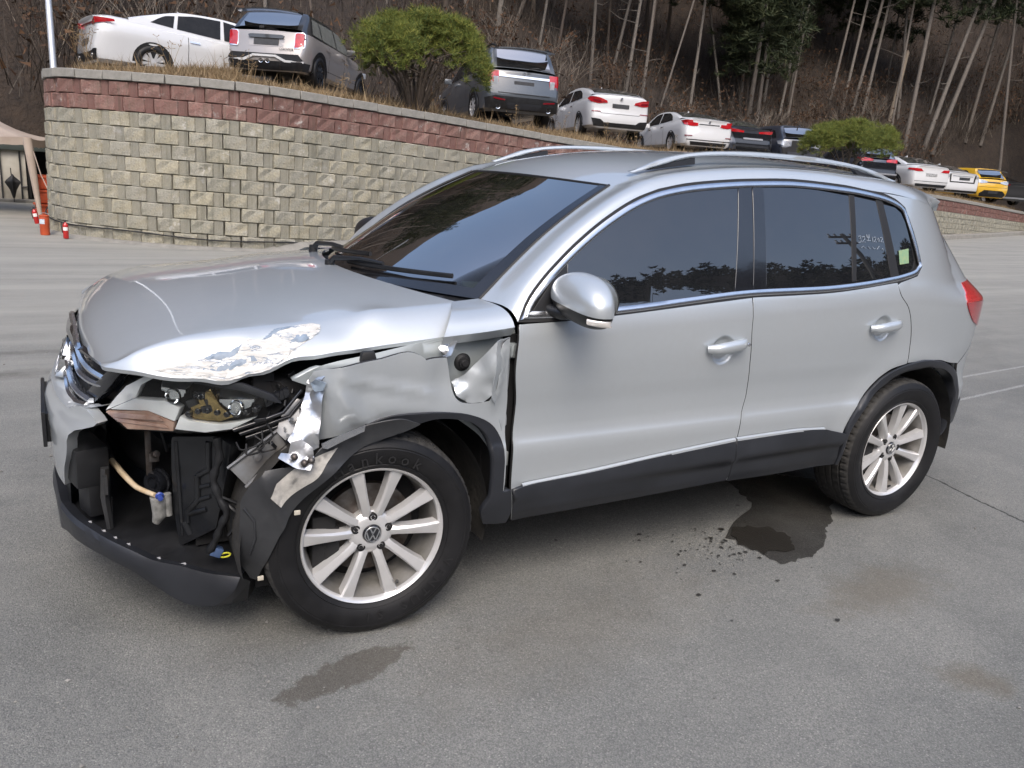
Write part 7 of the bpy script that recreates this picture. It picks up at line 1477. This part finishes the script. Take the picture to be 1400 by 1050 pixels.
# lower lip: left half hangs as traced, right half still in place
top = [Vector(p) for p in spline(T['lip_top'], 30)]; mid = [Vector(p) for p in spline(T['lip_mid'], 30)]; bot_ = [Vector(p) for p in spline(T['lip_bot'], 30)]
rws = []
for k in range(14, -1, -1):
    y = .80 * k / 14 - .02 + 0; x = FX(abs(y)); rws.append([Vector((x + .10, y, .325)), Vector((x + .004, y, .345)), Vector((x - .006, y, .31)), Vector((x + .002, y, .235)), Vector((x + .03, y, .19)), Vector((x + .12, y, .185))])
for a, b, c in zip(top, mid, bot_):
    o = Vector((-.62, -.78, 0)); i_ = -o
    rws.append([a + i_ * .05 + Vector((0, 0, -.02)), a, a.lerp(b, .45) + o * .010, b + o * .004, b.lerp(c, .5) + o * .006, c, c + i_ * .06 + Vector((0, 0, .015))][:1] + [a, a.lerp(b, .5) + o * .006, b.lerp(c, .35) + o * .004, c, c + i_ * .07 + Vector((0, 0, .02))])
lip = grid_obj('bumper_lip', rws, GREYP, car, True, ang=45, label='dark lower bumper lip hanging loose at its torn end')
# undertray behind the lip
tray = [a + Vector((.02, .03, -.03)) for a in top] + [Vector((-.30, -.70, .24)), Vector((-.25, -.3, .30)), Vector((-.30, .6, .30)), Vector((-.60, .68, .30)), Vector((-.82, .3, .31))]
slab('undertray', tray, (0, 0, -.006), BLACKP, car)
tab = MB()
for t in (.30, .38, .45, .55, .66, .78): a = top[int(t * 29)]; tab.box(a + Vector((.02, .03, -.016)), (.018, .012, .004))
tab.build('clip_tabs', simple('clip_edge', (.35, .35, .36), .5), lip)
tip = [top[-1], top[-1] + Vector((.03, .0, -.02)), bot_[-1] + Vector((.05, .01, -.035)), bot_[-1] + Vector((.0, 0, -.03)), bot_[-3]]
slab('torn_lip_end', tip, (.03, .05, 0), BLACKP, lip)
# bumper cover: what is left of it at the front, torn off along a slanted edge on the left
yz = pchip([.42, .50, .549, .632, .686, .7215, .80], [-.33, -.366, -.403, -.441, -.538, -.483, -.415])
rws = []
for fz in (0, .1, .2, .3, .4, .48, .55, .62, .69, .75, .80, .85, .89, .93, .96, .98, 1.0):
    r = []; z = .42 + .30 * fz
    for k in range(30):
        y = yz(.42 + .30 * fz) + (.86 - yz(.42 + .30 * fz)) * (k / 29) ** 1.15; z = .42 + (.268 + .032 * sstep(.36, .46, -y) + .05 * sstep(.45, .70, y)) * fz
        r.append(Vector((FX(min(abs(y), .86)) - .010 * math.sin((z - .42) / .30 * math.pi) + .018 * sstep(.63, .69, z) - .004 * math.exp(-((z - .61) / .02) ** 2), y, z)))
    r = [r[0] + Vector((.03, .02, 0))] + r; rws.append(r)
rws.append([v + Vector((.05, 0, .004)) for v in rws[-1]])
fb = grid_obj('front_bumper', rws, SILVER, car, True, ang=40, label='remaining silver bumper cover torn off at the left')
pl = MB(); pl.box((-.899, .0, .575), (.012, .44, .12)); pl.box((-.888, 0, .575), (.016, .40, .10)); pl.build('plate_holder', BLACKP, car, bev=.004)
rws = [[Vector((FX(abs(y)) + .03 + (.02 if z < .3 else 0), y, z)) for y in np.linspace(-.25, .84, 20)] for z in (.20, .30, .38, .46)]
grid_obj('lower_grille', rws, BLACKP, car, True)
# grille: black mesh panel, two pairs of chrome bars, corner piece
gb = [Vector(p) for p in T['gback']]
rws = []
for z in (.64, .70, .76, .82, .858):
    y1 = -.49 + .16 * (.858 - z) / .2
    rws.append([Vector((FX(abs(y)) + .105 - .04 * (.86 - z) * 2 + .05 * sstep(.80, .86, z), y, z)) for y in np.linspace(y1, .46, 24)])
gr = grid_obj('grille', rws, BLACKP, car, True)
hx_ = MB()
for i in range(5):
    z = .665 + i * .042; hx_.tube([Vector((FX(abs(y)) + .095 - .04 * (.86 - z) * 2, y, z + (.02 if (j + i) % 2 else -.0))) for j, y in enumerate(np.linspace(-.44 + .1 * (.86 - z) / .2, .42, 40))], .0022, 4)
hx_.build('grille_mesh', GREYP, gr)
for nm in ('g1', 'g2', 'g3', 'g4'):
    q = [Vector(p) for p in spline(T[nm], 18)]; q = q + [];  full = q[::-1] + [Vector((p.x if abs(p.y) > .1 else p.x, -p.y, p.z)) for p in q if p.y < -.10]
    full.sort(key=lambda p: p.y); yy = np.array([p.y for p in full]); 
    b = MB(); pts = []
    for y in np.linspace(full[0].y, full[-1].y, 36): pts.append(Vector((np.interp(y, yy, [p.x for p in full]), y, np.interp(y, yy, [p.z for p in full]))))
    V = []
    for p in pts: V += [p + Vector((.012, 0, .008)), p + Vector((.003, 0, .009)), p + Vector((-.005, 0, .001)), p + Vector((-.004, 0, -.006)), p + Vector((.012, 0, -.007))]
    b.add(V, [(i * 5 + j, i * 5 + j + 1, (i + 1) * 5 + j + 1, (i + 1) * 5 + j) for i in range(35) for j in range(4)] + [(0, 4, 3, 2, 1)])
    b.build('grille_bar', SATIN, gr, smooth=40)
slab('grille_corner', [v for v in arcpts('gcorner')], (.03, .02, 0), GLOSSB, gr, bev=.005)
rws = [[Vector((FX(abs(y)) + .09 - .02 * k + .035 * (k == 2), y, .868 - .012 * k)) for y in np.linspace(-.52, .52, 24)] for k in range(3)]
grid_obj('grille_frame', rws, GLOSSB, gr, True)
Mb = Matrix.Translation((-.822, 0, .765)) @ Matrix.Rotation(math.radians(18), 4, 'Y') @ Matrix.Rotation(math.radians(-90), 4, 'Z')
em = MB(); em.lathe([(0, -.002), (.068, -.002), (.070, .03)], 40); eo = em.build('front_emblem', GLOSSB, gr, smooth=40); eo.data.transform(Mb)
ek = MB(); vw_mark(ek, .075, -.003, .012, .13); ek.lathe([(.064, -.004), (.0665, -.014), (.0735, -.014), (.077, 0), (.077, .03)], 48); kk = ek.build('emblem_ring', CHROME, eo, smooth=40); kk.data.transform(Mb)
em = None
# headlight without its lens
hl = slab('headlight', [Vector(p) + IN * .02 for p in T['lampback']], tuple(IN * .10), DARK, car, label='broken headlight with its lens gone and reflectors bare')
WHT = simple('lamp_bezel', (.82, .83, .85), .20, .3, noise=.05, coat=.5); AMB = simple('ribbed_amber', (.38, .22, .16), .25, .3, vary=(.52, .36, .29), nscale=30, coat=.4)
MIRR = simple('reflector', (.84, .84, .84), .16, 1.0, noise=.1, nscale=20); GOLD = simple('gold_reflector', (.80, .58, .25), .2, 1.0, vary=(.25, .18, .09), nscale=16, bump=.5, bscale=30, bdist=.006)
slab('lamp_bezel', T['lampA'], tuple(IN * .03), WHT, hl, bev=.003); slab('lamp_bezel', T['lampB'], tuple(IN * .035), WHT, hl, bev=.005); slab('lamp_bezel', T['lampD'], tuple(IN * .03), WHT, hl, bev=.004)
slab('indicator_lens', T['lampC'], tuple(IN * .02), AMB, hl, bev=.002)
rb = MB(); q = arcpts('lampC')
for k in range(7):
    t = .06 + .10 * k; a = q[0].lerp(q[5], t * 1.1); b = q[1].lerp(q[3], t * 1.0); b2 = b.lerp(q[2], .45) if k < 4 else b.lerp(q[3], .5)
    rb.tube([a - IN * .003, a.lerp(b2, .5) - IN * .004, b2 - IN * .003], .0018, 5)
rb.build('lens_ribs', AMB, hl, smooth=60)
for nm in ('lampE', 'lampF'):
    q = [Vector(p) for p in T[nm]]; lo_ = [q[5].lerp(q[0], .35), q[2].lerp(q[3], .35)]
    slab('reflector', [q[5], lo_[0], lo_[1], q[3], q[4]], tuple(IN * .04), MIRR, hl, bev=.004)
    slab('reflector_top', [lo_[0] + Vector((0, 0, .001)), q[0] + IN * .045, q[1] + IN * .05, q[2] + IN * .045, lo_[1] + Vector((0, 0, .001))], (0, 0, -.012), MIRR, hl, bev=.003)
    cp_ = q[5].lerp(q[3], .5); rb_ = MB(); rb_.lathe([(0, .012), (.016, .004), (.021, -.004), (.023, .004)], 20, Matrix.Translation(cp_ + Vector((-.003, -.004, -.004))) @ Matrix.Rotation(math.radians(-30), 4, 'Z')); rb_.build('lamp_bowl', CHROME, hl, smooth=40)
slab('reflector_bowl', T['lampG'], tuple(IN * .03), GOLD, hl, bev=.008)
pj = MB(); c = Vector(T['lampG'][0]).lerp(Vector(T['lampG'][2]), .5)
bx = MB(); rr = random.Random(4); qa, qb = Vector(T['lampD'][2]), Vector(T['lampD'][5])
for k in range(8):
    p = qa.lerp(qb, k / 7) + Vector((0, 0, .020 + .008 * math.sin(k))) + IN * .004; bx.lathe([(0, -.010), (.009, -.008), (.012, .02)], 10, Matrix.Translation(p) @ Matrix.Rotation(math.radians(-35), 4, 'Z'))
for k in range(9):
    p = Vector(T['lampE'][3]).lerp(Vector(T['lampG'][2]), rr.random()) + Vector((rr.uniform(-.01, .05), 0, rr.uniform(-.03, .02))) + IN * .012; bx.box(p, (.03, .03, .022), Matrix.Rotation(rr.uniform(-.6, .6), 4, 'Z') @ Matrix.Rotation(rr.uniform(-.5, .5), 4, 'Y'))
for k in range(6):
    p = Vector(T['lampF'][2]) + Vector((.02 + .01 * k, -.004 * k, -.03 + .006 * k)) + IN * .03; bx.box(p, (.018, .02, .03), Matrix.Rotation(rr.uniform(-.6, .6), 4, 'Y'))
bx.build('lamp_fixings', GLOSSB, hl, bev=.003)
slab('broken_visor', T['lampvisor'], tuple(IN * .012), GREYP, hl, bev=.002)
hz = MB(); a, b = Vector(T['lampD'][5]), Vector(T['lampvisor'][3])
for k in range(3):
    o = IN * .01 * k + Vector((.014 * k, 0, -.016 * k)); hz.tube([a + o + Vector((-.06, .01, -.035)), a + o + Vector((.0, 0, -.015)), a.lerp(b, .5) + o + Vector((.055, -.01, -.02)), b + o + Vector((.085, -.004, .01))], [.007, .006, .006, .005], 7)
hz.build('wiring_trunk', GLOSSB, car, smooth=60)
# behind: void, crash beam, horn, washer bottle, hoses, rail
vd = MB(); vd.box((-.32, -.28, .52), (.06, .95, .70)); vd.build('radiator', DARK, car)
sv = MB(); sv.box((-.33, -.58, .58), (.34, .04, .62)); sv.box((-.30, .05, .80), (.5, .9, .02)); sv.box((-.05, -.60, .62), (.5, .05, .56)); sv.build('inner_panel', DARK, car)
cb = MB(); cb.tube([(-.62, .5, .47), (-.64, 0, .47), (-.60, -.25, .475), (-.54, -.40, .48)], .058, 14); cb.build('crash_beam', BLACKP, car, smooth=60)
d = MB(); d.box((-.80, -.30, .50), (.10, .24, .13), Matrix.Rotation(math.radians(14), 4, 'Z')); d.box((-.77, -.36, .40), (.07, .10, .14), Matrix.Rotation(.3, 4, 'Z')); d.build('duct_box', BLACKP, car, bev=.012)
d = MB(); d.tube([(-.74, -.42, .50), (-.745, -.43, .40), (-.735, -.44, .30)], [.026, .028, .022], 6, flat=.5); d.box((-.742, -.45, .455), (.012, .035, .06)); d.build('bracket', DUSTP, car, smooth=40)
hb = T['reservoir']; b = [Vector(p) for p in hb]
SHINY = simple('shiny_black_plastic', (.010, .011, .013), .28, noise=.4, nscale=14, bump=.25, bscale=30, bdist=.004, coat=.3)
res = slab('washer_bottle', [b[0], b[1], b[2], b[3], b[4], b[5], b[6], b[7]], (.16, .20, 0), SHINY, car, bev=.016)
q0, q1, q4, q5 = b[0], b[1], b[4], b[5]
emb = MB()
def onres(a, v, o=.0): return (b[0].lerp(b[1], a)).lerp(b[5].lerp(b[4], a), v) + Vector((-.6, -.6, 0)) * o
for path, r in (([(.55, .38), (.55, .62), (.28, .70), (.28, .80)], .010), ([(.82, .06), (.82, .34), (.58, .38)], .010), ([(.55, .62), (.85, .62)], .008), ([(.3, .72), (.75, .74)], .009), ([(.62, .50), (.85, .50)], .007), ([(.12, .05), (.12, .9)], .007), ([(.2, .78), (.32, .92)], .014)):
    emb.tube([onres(a, v, -.004) for a, v in path], r, 8)
emb.build('moulded_ribs', SHINY, res, smooth=60)
hc = Vector(T['hornc'][0]); hn = MB(); Mh = Matrix.Translation(hc) @ Matrix.Rotation(math.radians(-52), 4, 'Z')
hn.lathe([(0, -.012), (.012, -.012), (.014, -.004), (.020, -.003), (.022, -.010), (.036, -.012), (.040, -.004), (.040, .012), (.046, .014), (.046, .022), (.034, .03), (0, .032)], 30, Mh); hn.build('horn', GLOSSB, car, smooth=35)
hm_ = MB(); hm_.box(hc + Vector((-.015, .01, .135)), (.018, .008, .22)); hm_.tube([hc + Vector((0, -.01, .10)), hc + Vector((.006, -.03, .11))], .012, 8); hm_.box(hc + Vector((.0, 0, .09)), (.03, .02, .03)); hm_.build('horn_bracket', STEEL, car, bev=.002)
FOAMY = simple('clear_hose', (.50, .36, .20), .35, vary=(.62, .52, .38), nscale=20, coat=.3)
hs = MB(); pts = [Vector(p) for p in spline(T['hose'], 16)]; hs.tube(pts, [.011 - .0002 * i for i in range(16)], 10); ho = hs.build('washer_hose', FOAMY, car, smooth=60)
hs = MB(); hs.tube([pts[0] + Vector((-.02, .05, .09)), pts[0] + Vector((-.02, .03, .05)), pts[0], pts[2]], [.03, .022, .017, .012], 8); hs.box(pts[0] + Vector((-.03, .05, .09)), (.06, .05, .035)); hs.build('hose_socket', BLACKP, ho, smooth=40)
pm = MB(); e = pts[-1]; pm.lathe([(0, -.014), (.008, -.013), (.009, .006), (.013, .009), (0, .014)], 14, Matrix.Translation(e + Vector((.012, -.02, .0)))); pm.build('hose_clamp', simple('blue_clamp', (.03, .06, .28), .4), ho, smooth=40)
pu = MB(); pu.tube([e + Vector((.01, .01, -.01)), e + Vector((.014, .012, -.07)), e + Vector((.0, .014, -.10))], [.026, .024, .012], 10); pu.tube([e + Vector((.035, .0, -.0)), e + Vector((.038, .005, -.075))], .012, 8); pu.build('washer_pump', simple('grey_pump', (.20, .20, .19), .6, noise=.5, nscale=40), ho, smooth=50)
hw = MB(); p_ = [Vector(p) for p in spline(T['harness'], 26)]; hw.tube([p + Vector((-.01, -.012, 0)) for p in p_], [.012 + .003 * math.sin(i * 1.9) for i in range(26)], 8)
hw.tube([p_[12] + Vector((-.01, -.01, 0)), p_[14] + Vector((.03, -.01, .0)), p_[16] + Vector((.045, -.02, 0)), p_[19] + Vector((.035, -.02, 0)), p_[21] + Vector((.02, -.02, .0))], .006, 6); hw.tube([p_[14], p_[15] + Vector((.02, -.02, -.01)), p_[17] + Vector((.018, -.02, 0))], .007, 6); hw.build('wiring_harness', BLACKP, car, smooth=60)
cn = MB(); cn.box(p_[-1] + Vector((.01, -.01, 0)), (.035, .03, .03), Matrix.Rotation(.5, 4, 'Y')); cn.build('connector', simple('blue_connector', (.06, .10, .20), .5), car, bev=.004)
yc = MB(); ring = [p_[-1] + Vector((.035 + .016 * math.cos(a), -.02, -.014 + .007 * math.sin(a))) for a in np.linspace(0, 6.28, 17)]; yc.tube(ring, .0025, 5); yc.build('yellow_seal', simple('yellow_rubber', (.55, .55, .05), .5), car, smooth=60)
ru = MB(); ru.tube([(-.725, -.43, .40), (-.728, -.435, .30)], .0022, 5); ru.build('thin_rod', SATIN, car)
# chassis rail end and the crushed fender front
RAILM = simple('grey_rail', (.27, .29, .31), .4, .3, vary=(.17, .155, .14), nscale=9, coat=.3)
q = arcpts('rail'); rl = slab('chassis_rail', [q[0], q[1], q[2], q[3]], (.08, .12, .02), RAILM, car, bev=.006)
rf = MB(); rf.tube([q[0], q[1]], .006, 6); rf.tube([q[3] + Vector((-.0, -.01, .0)), q[2] + Vector((0, -.01, 0))], .007, 6); rf.lathe([(0, -.008), (.012, -.006), (.014, .004)], 12, Matrix.Translation(q[0].lerp(q[2], .55) + Vector((-.012, -.016, .006)))); rf.build('rail_flange', RAILM, rl, smooth=60)
def crush(name, poly, mat_, seed, amp=.010, h=.016, off=0.0, parent=car, thick=.004, depth=None):
    """bent sheet: traced outline on its own local plane, buckled along random creases"""
    Q = [Vector(p) for p in poly]; c = sum(Q, Vector()) / len(Q); n = Vector()
    for i in range(len(Q)): n += (Q[i] - c).cross(Q[(i + 1) % len(Q)] - c)
    n.normalize(); 
    if n.y > 0: n = -n
    u = n.cross(Vector((0, 0, 1))).normalized(); v = n.cross(u)
    ol = smooth_outline([((p - c).dot(u), (p - c).dot(v)) for p in Q], h * .8, 30); dep = [(p - c).dot(n) for p in Q]; q2 = np.array([((p - c).dot(u), (p - c).dot(v)) for p in Q])
    P, F, nb = fill2d(ol, h); rr = random.Random(seed); cr = [(rr.uniform(0, math.pi), rr.uniform(-.1, .1), rr.uniform(.012, .03), rr.uniform(-1, 1) * amp) for _ in range(7)]
    V = []
    for a, b_ in P:
        d = ((q2 - (a, b_)) ** 2).sum(1) + 1e-6; w_ = 1 / d ** 1.5; z = float((w_ * dep).sum() / w_.sum())
        for th, o, wd, am in cr: z += am * max(0, 1 - abs(a * math.cos(th) + b_ * math.sin(th) - o) / wd)
        V.append(c + u * a + v * b_ + n * (z + off))
    a, b_, c_ = (V[i] for i in F[0])
    if (b_ - a).cross(c_ - a).dot(n) < 0: F = [f[::-1] for f in F]
    if not thick: o = obj(name, V, F, mat_, parent, True); return o
    V2 = [p - n * thick for p in V]; m = len(V); F2 = [tuple(i + m for i in f[::-1]) for f in F] + [((i + 1) % nb, i, i + m, (i + 1) % nb + m) for i in range(nb)]
    o = obj(name, V + V2, F + F2, mat_, parent); return auto_smooth(o, 28)
crush('crushed_fender_nose', T['crush1'], CRUMPLE, 3, .012); crush('torn_bracket', T['crush2'], CRUMPLE, 5, .008); crush('bent_flange', T['crush3'], SATIN, 8, .003, .012)
crush('crushed_inner_sheet', T['crush4'], RAILM, 11, .012); crush('paint_flake', T['crush5'], BLUEGREY, 2, .004, .01)
bo = MB(); q = arcpts('crush2')
for k, (i, j, t) in enumerate(((0, 5, .5), (3, 6, .35), (2, 4, .5))): bo.lathe([(0, -.010), (.006, -.008), (.010, -.004), (.011, .004)], 10, Matrix.Translation(q[i].lerp(q[j], t) + Vector((-.004, -.012, 0))))
bo.build('bracket_bolts', STEEL, car, smooth=40)
LENSM = glass('clear_lamp_lens', (.1, .1, .1), .985, 1.30, dirt=.02)
crush('headlight_lens', T['lens'], LENSM, 1, .0, .02, parent=hl, thick=0)
# fender folds
for n, sd_, a in (('crumple_a', 2, .0022), ('crumple_b', 4, .0015), ('crumple_c', 6, .003)): crush('fender_fold', T[n], SILVER if n != 'crumple_c' else CRUMPLE, sd_, a, .014)
# inner structure seen through the torn fender
panel('inner_apron', T['apron'], INNERP, car, h=.03, off=-.070, corner=30, flange=.004, disp=lambda x, z: .006 * math.sin(z * 40) * sstep(.3, .45, x))
panel('fender_rail', T['channel'], INNERP, car, h=.03, off=-.055, corner=30, flange=.03, disp=lambda x, z: -.02 * sstep(.92, .95, z - .08 * x))
p = Vector(T['plug'][0]); pg = MB(); pg.lathe([(0, -.014), (.010, -.014), (.013, -.008), (.017, -.008), (.019, .0), (.024, .002), (.03, .01)], 20, Matrix.Translation(p)); pg.build('rubber_plug', SEAL, car, smooth=40)
p = Vector(T['bumpstop'][0]); bs = MB(); bs.box(p + Vector((0, 0, .0)), (.055, .03, .032), None, .7); bs.build('bump_stop', SEAL, car, bev=.006)
hg = MB()
for z in (.93, .55): hg.box((.458, -.86, z), (.03, .02, .05)); hg.tube([(.455, -.872, z - .02), (.455, -.872, z + .02)], .007, 8)
hg.build('door_hinges', INNERP, car, bev=.003)
gap = MB(); gap.box((.462, -.80, .68), (.05, .10, .60)); gap.build('door_gap_shade', DARK, car)  # dark block standing in for shade in the gap ahead of the door
# wheel arch: rear flare still fixed, front liner torn loose
panel('arch_flare', T['flare'], GREYP, car, h=.02, off=.010, corner=40, flange=.03)
LIN = simple('torn_liner', (.018, .019, .022), .45, vary=(.042, .044, .047), nscale=6, bump=.3, bscale=25, bdist=.004)
ln = panel('torn_arch_liner', T['liner'], LIN, car, h=.016, off=.028, corner=40, flange=.006, disp=lambda x, z: .010 * math.sin(x * 22 + z * 9) + .012 * math.exp(-((x + .30 + (z - .45) * .4) / .02) ** 2) - .05 * sstep(-.30, -.43, x), label='torn black wheel arch liner hanging loose')
panel('scraped_patch', T['linerpatch'], simple('scuffed_plastic', (.50, .48, .44), .8, vary=(.30, .29, .27), nscale=40, bump=.6, bscale=50, bdist=.004), ln, h=.012, off=.031, corner=25, flange=0, disp=lambda x, z: .010 * math.sin(x * 22 + z * 9) + .012 * math.exp(-((x + .30 + (z - .45) * .4) / .02) ** 2) - .05 * sstep(-.30, -.43, x))
sc = MB()
for x, z in ((-.262, .485), (-.355, .255)): sc.box((x, -W(x, z) - .034, z), (.018, .006, .014))
sc.build('liner_clips', simple('clip_beige', (.5, .46, .38), .6), ln, bev=.002)

# creases of the torn liner, broken clips and snapped ducts in the cavity
lr = MB()
def onl(x, z, o=.033): return Vector((x, -W(x, z) - o - .010 * math.sin(x * 22 + z * 9) + .05 * sstep(-.30, -.43, x), z))
lr.tube([onl(-.405, .50, .030), onl(-.378, .46, .030), onl(-.374, .40, .030), onl(-.385, .34, .030)], .004, 6)
lr.build('liner_crease', LIN, ln, smooth=60)
rr = random.Random(12); cl_ = MB(); c0, c1 = Vector(T['crush4'][0]), Vector(T['crush4'][3])
for k in range(13):
    p = c0.lerp(c1, rr.uniform(-.3, 1.0)) + Vector((rr.uniform(-.09, .02), rr.uniform(-.01, .05), rr.uniform(-.03, .03)))
    Mr = Matrix.Rotation(rr.uniform(-1.5, 1.5), 4, 'Z') @ Matrix.Rotation(rr.uniform(-1, 1), 4, 'Y')
    cl_.box(p, (rr.uniform(.012, .05), rr.uniform(.002, .006), rr.uniform(.006, .016)), Mr)
cl_.build('broken_clips', BLACKP, car, bev=(.0015, 1), kind='stuff')
cl_ = MB()
for k in range(9):
    p = c0.lerp(c1, rr.uniform(0, 1)) + Vector((rr.uniform(-.02, .03), rr.uniform(-.035, 0), rr.uniform(-.02, .02))); cl_.box(p, (rr.uniform(.01, .03), .003, rr.uniform(.008, .02)), Matrix.Rotation(rr.uniform(-1.5, 1.5), 4, 'Z') @ Matrix.Rotation(rr.uniform(-1, 1), 4, 'Y'))
cl_.build('metal_shreds', CRUMPLE, car, kind='stuff')
wl = MB()
for k in range(5):
    a = c1 + Vector((rr.uniform(-.10, -.02), .03, rr.uniform(-.03, .05))); b = a + Vector((rr.uniform(-.10, .06), rr.uniform(-.03, .03), rr.uniform(-.10, .02))); wl.tube([Vector(v) for v in spline([a, a.lerp(b, .3) + Vector((.02, -.012, -.02)), a.lerp(b, .7) + Vector((-.012, -.015, -.03)), b], 12)], .003, 6)
wl.build('loose_wires', SEAL, car, smooth=60)
dt = MB(); dt.tube([Vector((-.66, -.30, .66)), Vector((-.62, -.42, .68)), Vector((-.56, -.52, .67))], .012, 8); dt.tube([Vector((-.60, -.42, .70)), Vector((-.57, -.46, .60)), Vector((-.56, -.47, .55))], .006, 6); dt.box((-.66, -.20, .64), (.10, .16, .05), Matrix.Rotation(.4, 4, 'Z')); dt.build('snapped_duct', BLACKP, car, bev=(.003, 1))
# ------------------------------------------------------------------ labels that single out repeats by their neighbours
ORD = 'first second third fourth fifth sixth seventh eighth ninth tenth eleventh twelfth thirteenth fourteenth fifteenth sixteenth seventeenth eighteenth nineteenth twentieth'.split()
ORD += [t + '-' + o for t in ('twenty', 'thirty', 'forty') for o in ORD[:9]]
ANCH = [(-6, 'the canopy tent'), (2.2, 'the grey post'), (8, 'the leftmost white saloon'), (14, 'the beige hatchback'), (24, 'the round clipped pine'), (31, 'the slate SUV'), (36.5, 'the white fastback'), (42, 'the white saloon without plate'), (46, 'the torn charcoal saloon'), (49, 'the navy hatchback'), (53, 'the flat-topped clipped pine'), (56.5, 'the white saloon with pale plate'), (59, 'the yellow crossover'), (63, 'the far right dark saloon')]
def relabel(group, fmt):
    its = {}
    for o in [o for o in scene.objects if o.get('group') == group and o.get('category')]:
        p = o.location; az = math.degrees(math.atan2(p.x - CAM_POS.x, p.y - CAM_POS.y)); k = min(range(len(ANCH)), key=lambda i: abs(ANCH[i][0] - az)); its.setdefault(k, []).append((az, o))
    for k, l in its.items():
        l.sort(key=lambda t: t[0])
        for i, (az, o) in enumerate(l): o['label'] = fmt(o, (ORD[min(i, len(ORD) - 1)] + ' from left ') if len(l) > 1 else '', ANCH[k][1])
relabel('pine trunks on the hillside', lambda o, n, a: 'tall pine trunk on slope, %sbehind %s' % (n, a))
relabel('pines deeper in the wood', lambda o, n, a: 'dark pine deep in wood, %sabove %s' % (n, a))
relabel('leafless shrubs on the slope', lambda o, n, a: 'leafless twiggy shrub on the slope, %sbehind %s' % (n, a))
relabel('dry weeds on the wall top', lambda o, n, a: 'dry weed stalk on wall top, %sbefore %s' % (n, a))
